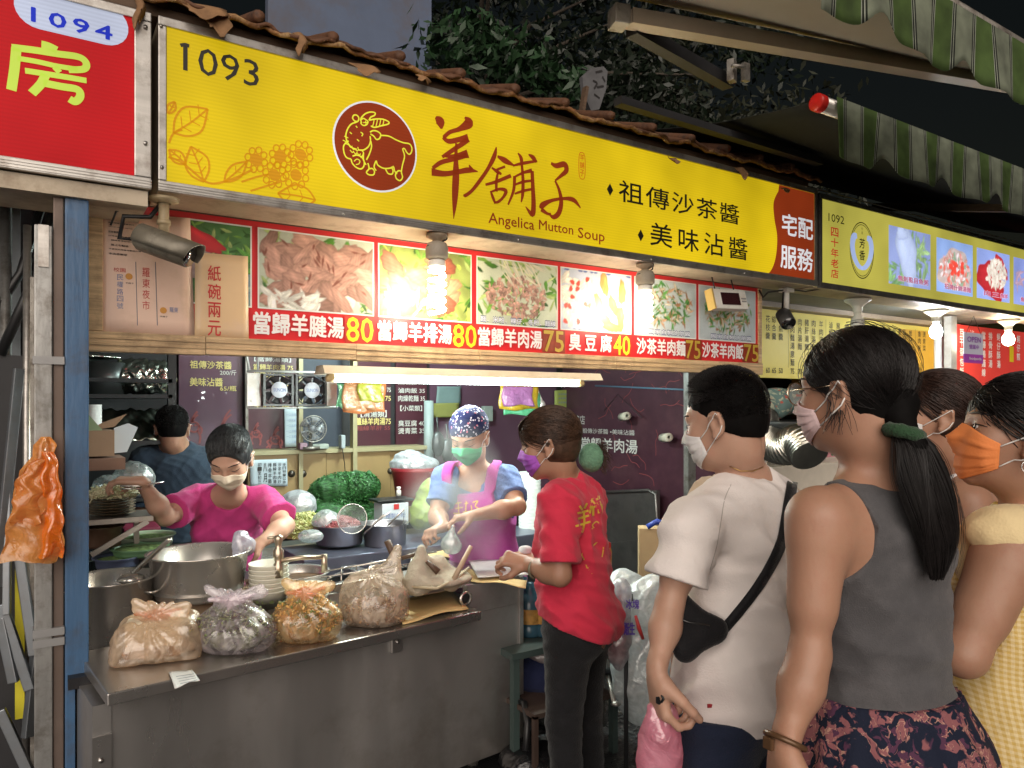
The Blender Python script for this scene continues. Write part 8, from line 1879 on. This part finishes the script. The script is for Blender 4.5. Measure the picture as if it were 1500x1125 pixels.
# ================================================================== man in white tee with crossbody bag
hD = Head(J(1063, 619, 1.75), cdir(-.80, .58), tilt=R(14), s=.945, fem=False)
D = Figure('person', (1.40, 1.16, 0), 'man with cropped hair and white face mask in white tee carrying a pink bag', hD,
           J(1078, 1015, 1.77), J(1085, 905, 1.77), J(1092, 800, 1.78), J(1098, 712, 1.78), cdir(.75, .66), cdir(.78, .62), w=.85, fem=False)
D.arm('l', J(1012, 772, 1.63), J(981, 885, 1.60), J(962, 985, 1.54), cdir(.10, .0, -1), cdir(1, .3), 1, curl=(.75, .9, 1.0, 1.0), thumb=.3, size=1.02)
D.arm('r', J(1160, 765, 1.97), J(1180, 900, 2.05), J(1120, 960, 2.12), cdir(-1, .1, -.1), cdir(0, 1), -1)
D.body(.0048, M_skin3, am=.77, legs=True, neck_r=.042)
D.mask(M_maskw, down=-.112, top=.004)
D.eyes()
wa, wb = waves(11, .016, 20, 7, (.5, .3, .8)), waves(12, .017, 42, 7, (.5, .4, .7))
S_ = Solid(); D.torso(S_, .020, k=.07); D.shoulders(S_, .012); D.sleeve(S_, 'l', .060, .066, .70); D.sleeve(S_, 'r', .066, .072, .66)
S_.cone(D.wai, D.pel + V3(0, 0, .0), .150, .168, .06, flat=(D.axes(D.rh, (0, 0, 1))[1], .80))
nd = nrm(hD.w(0, -.02, -.07) - D.nek); S_.cone(D.nek + nd * .022 + D.ca[1] * .02, D.nek + nd * .16 + D.ca[1] * .03, .060, .075, .006, sub=True)
D.tee = with_fold(S_, wa, wb); cuts = [plane_cut((0, 0, .842), (0, 0, -1))]
for s, tt in (('l', .70), ('r', .66)):
  sh, el = D.arms[s][:2]; d = nrm(el - sh); e = sh + (el - sh) * tt
  def c(X, Y, Z, d=d, e=e):
    ax = (X - e[0]) * d[0] + (Y - e[1]) * d[1] + (Z - e[2]) * d[2]
    return np.minimum(ax, .10 - np.sqrt(np.maximum(0, (X - e[0]) ** 2 + (Y - e[1]) ** 2 + (Z - e[2]) ** 2 - ax * ax)))
  cuts.append(c)
S_.mesh('tee_shirt', .0055, M_white, D.root, fold=lambda X, Y, Z: wa(X, Y, Z) + wb(X, Y, Z), cut=cuts)
D.trousers('shorts', fabric('navy', (.018, .026, .055), bump=.3), z1=.42, top=.88, wide=1.25, g=.016)
D.shoes(mat('sneaker', (.25, .25, .26), .7))
fuzz(D, 14, 5200, M_hair, .011, .006, zb=-.45)
D.hair_cap(M_hairB, .0045, lambda x, y, z: np.maximum(y * .85 - .062 - z * .22, -(z + .050 - .55 * np.clip(y + .045, 0, .08) - 1.1 * np.clip(y - .02, 0, .1) + .35 * np.clip(-y - .06, -.02, .04))), vox=.004, amp=.0022)
rs = np.random.RandomState(4); N0 = 2600
d = rs.normal(size=(N0 * 2, 3)); d /= np.linalg.norm(d, axis=1)[:, None]; d = d[(d[:, 2] > .15) | ((d[:, 1] < -.1) & (d[:, 2] > -.25))][:N0]; d = d[(d[:, 1] < .62)]
q = 1 / np.sqrt(((d / (np.array((.075, .094, .082)) + .004)) ** 2).sum(1)); ln = np.where(d[:, 2] > .45, .013, .006)[:, None]
P_ = np.stack([np.array((0, -.012, .04)) + d * (q[:, None] + ln * t) + np.array((0, .5, -.1)) * ln * t * t for t in np.linspace(0, 1, 4)])
strand_mesh('hair', hD.c + P_[..., :1] * hD.A[0] + P_[..., 1:2] * hD.A[1] + P_[..., 2:3] * hD.A[2], .0007, M_hair, D.root)
mb = MB()
for sp_ in ([(1074, 704), (1062, 730), (1056, 765), (1050, 800), (1040, 835)], [(1012, 1036), (1040, 1045), (1070, 1049), (1100, 1050)]): ribbon_on(D.tee, sp_, 1.3, 1.4, .0018, '', None, None, n=5, mb=mb)
mb.build('seam', fabric('seam_grey', (.52, .47, .44)), D.root)
# necklace
mb = MB(); P = [march(lambda X, Y, Z: D.S.field(X, Y, Z), x, y, 1.6, .002) for x, y in ((1068, 683), (1085, 690), (1103, 690), (1118, 684), (1124, 677))]
mb.tube(P, .0011, 5); mb.build('necklace', mat('gold', (.7, .45, .15), .3, 1), D.root)
mb = MB(); p = march(D.tee, 1040, 1034, 1.6, .003)
mb.box(p, (.012, .003, .008), rz=-.5); mb.build('hem_tag', mat('tag_red', (.35, .02, .03), .7), D.root)
# ------------------------------------------------------------------ crossbody bag (worn, a thing of its own)
M_blk = fabric('black_nylon', (.010, .010, .012), bump=.25, rough=.6)
bagD = thing('crossbody_bag', J(1018, 925, 1.62), 'black crossbody bag slung at the hip of the man in white', 'bag')
ribbon_on(D.tee, [(1161, 706), (1152, 760), (1143, 800), (1118, 848), (1085, 893), (1048, 936)], 15, 1.4, .006, 'strap', M_blk, bagD, n=8)
S_ = Solid(); q = np.array(J(1018, 920, 1.60)); fl_ = (np.array(cdir(-.25, 1)), .55)
for (x, y) in (((990, 885), (1050, 925)), ((990, 885), (1005, 950)), ((1005, 950), (1050, 925)), ((1000, 915), (1035, 925))): S_.cone(J(*x, 1.60), J(*y, 1.60), .026, .024, .02, flat=fl_)
S_.mesh('pouch', .005, M_blk, bagD, fold=waves(3, .003, 70))
mb = MB(); mb.tube([J(992, 905, 1.575), J(1010, 912, 1.57), J(1040, 916, 1.575)], .0018, 5); mb.build('zip', mat('zip', (.1, .1, .1), .3, .8), bagD)
# ================================================================== person hidden behind the man in white
hH = Head(J(1078, 622, 2.28), cdir(-.85, .5), tilt=R(8), fem=False, s=.95)
H = Figure('person', (1.72, 1.62, 0), 'person in cream tee standing half hidden beyond the man in white', hH,
           J(1090, 935, 2.3), J(1090, 850, 2.3), J(1088, 775, 2.28), J(1085, 705, 2.28), cdir(.6, .8), cdir(.6, .8), w=.9, fem=False)
H.arm('l', J(1042, 735, 2.12), J(1022, 850, 2.05), J(998, 945, 1.95), cdir(-.12, -.1, -1), cdir(1, .3), 1, curl=(.5, .6, .7, .8), size=1.0)
H.arm('r', J(1150, 740, 2.45), J(1165, 850, 2.5), J(1120, 900, 2.5), cdir(-1, 0, 0), cdir(0, 1), -1)
H.body(.006, M_skin3, legs=True); H.mask(M_maskw); H.eyes()
H.hair_cap(M_hair, .007, lambda x, y, z: np.maximum(y * .9 - .07 - z * .2, -(z + .04 - .5 * np.clip(y + .02, 0, 1))))
H.shirt('tee_shirt', fabric('cream_cotton', (.72, .58, .44)), .02, t=.6, hem=.80, seed=21, flare=.01)
H.trousers('trousers', fabric('dark_maroon', (.05, .012, .016)), top=.86, g=.014); H.shoes(mat('sneaker', (.25, .25, .26), .7))
# ================================================================== woman in yellow gingham with the orange mask
hF = Head(J(1492, 642, 1.36), cdir(-.90, .30), tilt=R(-10), s=.91)
F = Figure('person', (1.50, .72, 0), 'woman in yellow gingham dress with orange face mask and hoop earring', hF,
           J(1487, 1060, 1.42), J(1487, 960, 1.42), J(1500, 862, 1.42), J(1520, 760, 1.41), cdir(.5, .86), cdir(.55, .83), w=.95)
F.arm('l', J(1478, 806, 1.30), J(1412, 958, 1.27), J(1398, 905, 1.42), cdir(-.3, .2, .9), cdir(.3, .9), 1, curl=(.9, 1, 1, 1), size=.93)
F.arm('r', J(1535, 800, 1.55), J(1500, 930, 1.62), J(1430, 900, 1.60), cdir(-1, 0, .3), cdir(0, 1), -1)
F.body(.0055, M_skin2, am=1.0, legs=True)
F.mask(mat('mask_orange', (.80, .25, .07), .8, var=.05, bump=.12, bscale=300), down=-.112, top=.012); F.eyes()
M_ging = gingham('gingham_yellow')
def strapcut(X, Y, Z):
  c = F.ca; x, y, z = X - F.che[0], Y - F.che[1], Z - F.che[2]; lx = x * c[0][0] + y * c[0][1] + z * c[0][2]; lz = x * c[2][0] + y * c[2][1] + z * c[2][2]
  return np.abs(lx) - np.interp(lz, [-.5, -.03, .02, .06, .12, .4], [.6, .5, .15, .12, .11, .10])
S_ = Solid(); F.torso(S_, .014); F.shoulders(S_, .010); pF = F.pel; aF = F.axes(F.rh, (0, 0, 1))
S_.cone(F.wai, pF - V3(0, 0, .1), .13, .19, .06, flat=(aF[1], .85)); S_.cone(pF - V3(0, 0, .1), pF - V3(0, 0, .5), .19, .26, .05, flat=(aF[1], .9))
S_.mesh('dress', .006, M_ging, F.root, fold=waves(15, .006, 40, 6, (1, 1, .1)), cut=[strapcut, plane_cut((0, 0, .45), (0, 0, -1)), lambda X, Y, Z: .075 - np.sqrt((X - F.nek[0]) ** 2 + (Y - F.nek[1]) ** 2 + (Z - F.nek[2] - .02) ** 2)])
S_ = Solid(); S_.cone(F.nek + F.ca[0] * -.06 + F.ca[2] * -.01, F.arms['l'][0] + V3(0, 0, .03), .045, .05, .03); S_.ell(F.arms['l'][0] + V3(0, 0, .03) + np.array(cdir(-.3, .2)) * .02, (.045, .05, .035), None, .03)
S_.ell(np.array(J(1428, 815, 1.36)), (.022, .04, .07), None, .03)
S_.mesh('cape_collar', .005, fabric('cream_yellow', (.80, .64, .36)), F.root, fold=waves(17, .005, 55, 6, (1, 0, .3)))
F.shoes(mat('sandal', (.05, .04, .035), .6))
F.hair_cap(M_hairB, .012, lambda x, y, z: np.maximum.reduce([y * .9 - .064 - z * .28, -(z + .080 - .85 * np.clip(y + .01, 0, 1)), np.minimum(y + .002, -(z - .035))]), vox=.0045)
strands('hair', hF, M_hair, F.root, lambda rs: (rs.uniform(-1, 1) * .9, rs.uniform(-.1, 1.0), rs.uniform(.1, 1.1)) if rs.rand() < .75 else (rs.choice([-1, 1]) * rs.uniform(.4, 1), rs.uniform(-.6, -.1), rs.uniform(-.8, .1)), (0, -1, -.45), 2300, 13, grow=.0135, r=.0010)
S_ = Solid(); q = hF.w(0, -.125, -.03); S_.ell(q, (.045, .04, .045), None, .02); S_.mesh('hair', .005, M_hair, F.root, fold=waves(9, .003, 120))
mb = MB(); q = hF.w(-.083, -.002, -.052); mb.tube([q + (hF.A[1] * math.cos(a) + hF.A[2] * math.sin(a)) * .011 for a in np.linspace(0, 6.283, 16)[:-1]], .0012, 6, closed=True); mb.build('earring', mat('silver', (.8, .8, .8), .2, 1), F.root)
# ================================================================== woman behind in white tank and white mask
hG = Head(J(1371, 612, 1.92), cdir(-.84, .25), tilt=R(-4), s=.95)
G = Figure('person', (1.95, .98, 0), 'woman with white mask and white tank top between the ponytail and the gingham dress', hG,
           J(1425, 930, 1.95), J(1423, 850, 1.95), J(1425, 778, 1.95), J(1420, 712, 1.95), cdir(.5, .86), cdir(.55, .83), w=.92)
G.arm('l', J(1415, 738, 1.80), J(1405, 850, 1.78), J(1380, 905, 1.72), cdir(-.5, -.2, -.3), cdir(0, .5, -.8), 1, size=.93)
G.arm('r', J(1480, 740, 2.08), J(1490, 850, 2.1), J(1450, 880, 2.1), cdir(-1, 0, 0), cdir(0, 1), -1)
G.body(.0058, M_skin, legs=True); G.mask(M_maskw, down=-.108, top=.008); G.eyes()
S_ = Solid(); G.torso(S_, .010); G.shoulders(S_, .006)
def gcut(X, Y, Z):
  c = G.ca; x, y, z = X - G.che[0], Y - G.che[1], Z - G.che[2]; lx = x * c[0][0] + y * c[0][1] + z * c[0][2]; lz = x * c[2][0] + y * c[2][1] + z * c[2][2]
  return np.abs(lx) - np.interp(lz, [-.5, -.03, .02, .06, .12, .4], [.6, .5, .15, .115, .105, .10])
S_.mesh('tank_top', .006, fabric('white_rib', (.74, .72, .72)), G.root, fold=waves(25, .003, 60), cut=[gcut, plane_cut((0, 0, .92), (0, 0, -1)), lambda X, Y, Z: .07 - np.sqrt((X - G.nek[0]) ** 2 + (Y - G.nek[1]) ** 2 + (Z - G.nek[2] - .02) ** 2)])
G.trousers('trousers', fabric('denim_dark', (.03, .04, .07)), top=.99); G.shoes(mat('sneaker', (.25, .25, .26), .7))
G.hair_cap(mat('hair_brown', (.030, .014, .010), .4, var=.5, nscale=40, spec=.35), .010, lambda x, y, z: np.maximum.reduce([y * .9 - .066 - z * .25, -(z + .09 - .95 * np.clip(y + .0, 0, 1)), np.minimum(y - .006, -(z - .035))]), vox=.005)
strands('hair', hG, MATS['hair_brown'], G.root, lambda rs: (rs.uniform(-1, 1) * .9, rs.uniform(-.1, 1.0), rs.uniform(.1, 1.1)), (0, -1, -.6), 900, 14, grow=.0115, r=.0012)
# ================================================================== vendor in red shirt seen from behind, purple mask
hC = Head(J(806, 652, 2.58), cdir(-.93, .18), tilt=R(13), s=1.0)
C = Figure('person', (1.66, 2.13, 0), 'vendor in red tee with gold lettering on its back and a purple face mask', hC,
           J(846, 905, 2.66), J(840, 838, 2.66), J(836, 775, 2.65), J(833, 708, 2.64), cdir(.45, .9), cdir(.5, .87), w=.92)
C.bust = False
C.arm('l', J(820, 736, 2.50), J(820, 842, 2.44), J(772, 826, 2.55), cdir(-1, .25, .22), cdir(.1, .6, -.8), 1, curl=(.8, .9, 1, 1), thumb=.5, size=.95)
C.arm('r', J(862, 735, 2.82), J(850, 830, 2.90), J(790, 822, 2.92), cdir(-1, 0, .2), cdir(0, .5, -.8), -1, curl=(.7, .8, .9, .9), size=.95)
C.body(.005, M_skin2, am=1.0, legs=True)
C.mask(mat('mask_purple', (.36, .09, .52), .8, var=.05, bump=.12, bscale=300), down=-.105, top=.005)
C.eyes(closed=True)
M_red = fabric('tee_red', (.62, .035, .075), var=.07)
wa, wb = waves(31, .013, 22, 7, (.5, .2, .8)), waves(32, .016, 44, 7, (.5, .3, .7))
S_ = Solid(); C.torso(S_, .022, k=.07); C.shoulders(S_, .014); C.sleeve(S_, 'l', .066, .070, .84); C.sleeve(S_, 'r', .066, .070, .8)
S_.cone(C.wai, C.pel - V3(0, 0, .02), .142, .148, .06, flat=(C.axes(C.rh, (0, 0, 1))[1], .80))
nd = nrm(hC.w(0, -.02, -.07) - C.nek); S_.cone(C.nek + nd * .02 + C.ca[1] * .02, C.nek + nd * .14 + C.ca[1] * .03, .064, .075, .006, sub=True)
cuts = [plane_cut((C.pel[0], C.pel[1], .795), nrm(np.array(cdir(-.35, 0, -1))))]
for s, tt in (('l', .84), ('r', .8)):
  sh, el = C.arms[s][:2]; d = nrm(el - sh); e = sh + (el - sh) * tt
  def c(X, Y, Z, d=d, e=e):
    ax = (X - e[0]) * d[0] + (Y - e[1]) * d[1] + (Z - e[2]) * d[2]
    return np.minimum(ax, .095 - np.sqrt(np.maximum(0, (X - e[0]) ** 2 + (Y - e[1]) ** 2 + (Z - e[2]) ** 2 - ax * ax)))
  cuts.append(c)
S_.mesh('tee_shirt', .0055, M_red, C.root, fold=lambda X, Y, Z: wa(X, Y, Z) + wb(X, Y, Z), cut=cuts)
C.tee = with_fold(S_, wa, wb)
M_gold = mat('gold_print', (.75, .52, .06), .5, var=.1)
mb = MB(); rb = lambda pts, w=3.0, **k: ribbon_on(C.tee, pts, w, 2.3, .0025, '', None, None, n=4, mb=mb, **k)
for p in ([(849, 741), (853, 747)], [(860, 737), (856, 745)], [(846, 752), (862, 748)], [(847, 760), (863, 755)], [(843, 771), (865, 764)], [(855, 748), (856, 765), (853, 780)],
     [(868, 730), (866, 742), (864, 752)], [(866, 732), (872, 738)], [(864, 744), (872, 742)], [(869, 742), (869, 756)], [(873, 732), (879, 729)], [(874, 738), (880, 735)], [(877, 726), (877, 752)], [(873, 742), (881, 739), (881, 752)]): rb(p)
for p in ([(870, 772), (864, 780), (868, 790), (862, 796), (866, 804), (858, 808), (852, 812)], [(852, 812), (856, 820), (860, 816)], [(857, 818), (860, 832), (864, 828)], [(868, 800), (876, 792), (879, 782), (874, 774), (880, 768)],
     [(866, 804), (870, 812), (868, 824), (874, 820)], [(874, 776), (868, 770), (874, 764), (881, 770)], [(862, 836), (870, 830), (876, 820)], [(866, 840), (874, 834), (880, 824)], [(880, 782), (884, 800), (882, 816)]): rb(p, 1.7)
mb.build('gold_print', M_gold, C.root)
C.trousers('trousers', fabric('black_denim', (.014, .014, .016), bump=.4, bscale=180, var=.25, nscale=14), z1=.07, top=.86, g=.010, fold=.006, seed=6)
C.shoes(mat('sandal', (.05, .04, .035), .6))
M_hairC = mat('hair_greying', (.050, .026, .016), .42, var=.6, nscale=50, spec=.35)
C.hair_cap(M_hairC, .012, lambda x, y, z: np.maximum.reduce([y * .9 - .072 - z * .20, -(z + .085 - .75 * np.clip(y + .0, 0, 1)), np.minimum(y - .012, -(z - .03))]), vox=.005)
strands('hair', hC, M_hairC, C.root, lambda rs: (rs.uniform(-1, 1) * .95, rs.uniform(-.1, 1.0), rs.uniform(.0, 1.1)) if rs.rand() < .7 else (rs.choice([-1, 1]) * rs.uniform(.3, 1), rs.uniform(-.7, -.1), rs.uniform(-.9, .1)), (0, -1, -.35), 2000, 23, grow=.0135, r=.0012)
rs = np.random.RandomState(3); W = []
for i in range(90):
  x = rs.uniform(-.07, .07); a = hC.w(x * .6, .05, .115); c = hC.w(x, .115, .09); b = hC.w(x * 1.15, .098 - abs(x) * .5, rs.uniform(.012, .045)); t = np.linspace(0, 1, 8)[:, None]; W.append((1 - t) ** 2 * a + 2 * t * (1 - t) * c + t * t * b)
strand_mesh('hair', np.transpose(np.array(W), (1, 0, 2)), .0013, M_hairC, C.root)
S_ = Solid(); q = np.array(J(866, 670, 2.60)); S_.ell(q, (.044, .046, .052), None, .02); S_.mesh('hair_net', .006, mat('netting_green', (.12, .25, .16), .9, bump=.6, bscale=120, var=.25, nscale=60), C.root, fold=waves(3, .004, 90))
rs = np.random.RandomState(5); W = []
for i in range(160):
  a0 = rs.uniform(-1, 1); a = q + np.array(cdir(.4, 0, .5 + .3 * a0)) * .045; b = q + np.array(cdir(.75, rs.uniform(-.6, .6), a0 * 1.1)) * rs.uniform(.06, .085); c = (a + b) / 2 + rs.normal(size=3) * .015; t = np.linspace(0, 1, 6)[:, None]; W.append((1 - t) ** 2 * a + 2 * t * (1 - t) * c + t * t * b)
strand_mesh('hair', np.transpose(np.array(W), (1, 0, 2)), .0009, M_hairC, C.root)
w = np.array(J(784, 833, 2.52)); d = nrm(w - np.array(J(820, 842, 2.44))); u = nrm(np.cross(d, (0, 0, 1))); v = np.cross(d, u)
mb = MB(); mb.tube([w + (u * .031 * math.cos(a) + v * .031 * math.sin(a)) for a in np.linspace(0, 6.283, 20)[:-1]], .0045, 8, closed=True); mb.build('bangle', mat('jade', (.16, .15, .10), .25), C.root)
# ================================================================== cook in flowered cap with the green mask
hB = Head(J(688, 640, 3.36), cdir(-.32, -.95), tilt=R(30), s=1.0)
B = Figure('person', (1.86, 3.06, 0), 'cook in flowered navy cap, green mask and magenta apron', hB,
           J(712, 838, 3.55), J(708, 790, 3.52), J(702, 738, 3.48), J(698, 692, 3.45), cdir(-.95, .2), cdir(-.95, .25), w=.98)
B.arm('r', J(655, 702, 3.40), J(640, 755, 3.30), J(648, 772, 3.12), cdir(-.55, -.8, -.1), cdir(.3, 0, -1), -1, curl=(.9, .9, 1, 1), thumb=.5, size=.95)
B.arm('l', J(742, 702, 3.46), J(758, 742, 3.30), J(695, 755, 3.16), cdir(-1, -.25, -.1), cdir(-.1, 0, -1), 1, curl=(.5, .6, .7, .7), thumb=.4, size=.95)
B.body(.0052, M_skin, am=1.0, legs=True)
B.mask(mat('mask_green', (.06, .42, .20), .8, var=.05, bump=.12, bscale=300), down=-.105, top=.006); B.eyes(closed=True)
B.shirt('tee_shirt', fabric('blue_heather', (.11, .17, .36), var=.25, nscale=90), .016, r0=.060, r1=.068, t=.70, hem=.8, seed=41, neck=(.072, .02), fold=.014, fs=24, neckline=(.14, .02, .05))
S_ = Solid(); B.torso(S_, .034, k=.07); B.shoulders(S_, .030); cB = B.ca
def apr(X, Y, Z):
  x, y, z = X - B.che[0], Y - B.che[1], Z - B.che[2]; lx = x * cB[0][0] + y * cB[0][1] + z * cB[0][2]; ly = x * cB[1][0] + y * cB[1][1] + z * cB[1][2]; lz = x * cB[2][0] + y * cB[2][1] + z * cB[2][2]
  w = np.interp(lz, [-.6, -.12, -.05, .03, .085, .10, .3], [.20, .18, .150, .120, .10, .112, .12]); inn = np.interp(lz, [-1, .078, .092, .3], [-.1, -.1, .066, .075])
  return np.maximum.reduce([np.abs(lx) - w, inn - np.abs(lx) + 0 * ly, -ly - .05 + .6 * np.clip(lz - .05, 0, 1) * 0])
wf = waves(43, .006, 30, 6, (.6, .2, .3))
S_.mesh('apron', .0055, fabric('apron_magenta', (.44, .055, .33), dirt=(.55, .2, .45), dirt_amt=.4, dscale=9), B.root, fold=wf, cut=[apr, plane_cut((0, 0, .55), (0, 0, -1)), lambda X, Y, Z: .085 - np.sqrt((X - B.nek[0]) ** 2 + (Y - B.nek[1]) ** 2 + (Z - B.nek[2] - .02) ** 2)])
fa = with_fold(S_, wf); mb = MB()
for p in ([(666, 738), (676, 736)], [(667, 745), (678, 743)], [(671, 735), (672, 752)], [(680, 738), (686, 737)], [(683, 734), (682, 750)], [(678, 750), (690, 748), (690, 740)], [(692, 736), (700, 734), (696, 741), (702, 746), (698, 750)], [(664, 752), (674, 752)]):
  ribbon_on(fa, p, 1.8, 3.1, .003, '', None, None, n=4, mb=mb)
mb.build('gold_print', M_gold, B.root)
B.trousers('trousers', fabric('black_denim', (.014, .014, .016)), top=.86); B.shoes(mat('sandal', (.05, .04, .035), .6))
M_flow = print_mat('flowered', (.012, .016, .07), [((.55, .56, .72), 62, .30, .26, 'v'), ((.60, .20, .30), 40, .20, .16, 'v'), ((.7, .6, .3), 62, .10, .06, 'v')])
S_ = Solid(); S_.ell(hB.w(0, -.018, .050), np.array((.090, .104, .088)), hB.A, .03)
S_.mesh('cap', .0045, M_flow, B.root, fold=waves(47, .003, 70), cut=lambda X, Y, Z: (lambda l: -(l[2] - .038 - .10 * np.clip(-l[1], -.5, 0) * 0 + .55 * np.clip(-l[1], 0, .1)))(hB.loc(X, Y, Z)))
B.hair_cap(M_hair, .004, lambda x, y, z: np.maximum(y - .01, -(z + .055)), vox=.006)
# ================================================================== vendor in magenta tee, cream mask, bending
hA = Head(J(338, 671, 3.02), cdir(.10, -1), tilt=R(38), s=1.0)
A = Figure('person', (.80, 3.62, 0), 'vendor in magenta tee and cream mask bending over the pans with tongs', hA,
           J(335, 868, 3.50), J(333, 815, 3.44), J(334, 765, 3.36), J(336, 722, 3.24), cdir(-1, .06), cdir(-1, .0), w=.95)
A.arm('r', J(285, 735, 3.26), J(243, 757, 3.06), J(207, 706, 2.92), cdir(-1, -.2, .10), cdir(-.2, .1, -1), -1, curl=(.5, .55, .6, .7), thumb=.5, size=1.0)
A.arm('l', J(388, 735, 3.28), J(418, 770, 3.12), J(385, 793, 2.98), cdir(-.8, -.4, -.35), cdir(-.2, .1, -1), 1, curl=(.5, .6, .6, .7), size=.95)
A.body(.0052, M_skin3, am=.98, legs=True)
A.mask(mat('mask_cream', (.74, .64, .50), .85, var=.04, bump=.1, bscale=300), down=-.105, top=.000); A.eyes(closed=True)
A.shirt('tee_shirt', fabric('tee_magenta', (.50, .045, .20), var=.06), .018, r0=.068, r1=.076, t=.74, hem=.78, seed=51, fold=.011, fs=22, neck=(.072, .02), neckline=(.09, .01, .035), flare=.01)
A.trousers('trousers', fabric('black_denim', (.014, .014, .016)), top=.88); A.shoes(mat('sandal', (.05, .04, .035), .6))
M_hairA = mat('hair_dark_grey', (.022, .024, .026), .42, var=.5, nscale=50, spec=.4)
A.hair_cap(M_hairA, .012, lambda x, y, z: np.maximum(y * .9 - .046 - z * .30, -(z + .040 - .75 * np.clip(y - .0, 0, 1))), vox=.005, amp=.005)
strands('hair', hA, M_hairA, A.root, lambda rs: (rs.uniform(-1, 1), rs.uniform(-.2, .8), rs.uniform(.35, .9)), (0, -1, .35), 1900, 33, grow=.0135, r=.0013)
# ================================================================== man at the back in a navy tee, seen from behind
hI = Head(J(252, 628, 3.98), cdir(-.45, .9), tilt=R(5), fem=False)
I = Figure('person', (.63, 4.37, 0), 'man in navy tee standing turned away at the back shelf', hI,
           J(262, 815, 4.05), J(262, 765, 4.05), J(262, 708, 4.04), J(258, 656, 4.02), cdir(.95, .3), cdir(.96, .25), w=1.05, fem=False)
I.arm('l', J(211, 674, 3.98), J(205, 765, 3.95), J(215, 800, 4.1), cdir(0, 1, 0), cdir(1, 0), 1)
I.arm('r', J(306, 674, 4.12), J(318, 760, 4.12), J(300, 800, 4.25), cdir(0, 1, 0), cdir(-1, 0), -1)
I.body(.0065, M_skin2, am=1.08, legs=True); I.mask(M_maskw)
I.shirt('tee_shirt', fabric('tee_navy', (.030, .048, .075)), .022, r0=.074, r1=.080, t=.75, hem=.85, seed=61, flare=.01)
I.trousers('trousers', fabric('black_denim', (.014, .014, .016)), top=.95); I.shoes(mat('sandal', (.05, .04, .035), .6))
fuzz(I, 6, 2600, M_hair, .010, .008, r=.0011, zb=-.6)
I.hair_cap(M_hairB, .005, lambda x, y, z: np.maximum(y * .85 - .05 - z * .2, -(z + .050 - .7 * np.clip(y + .02, 0, 1))), vox=.005)
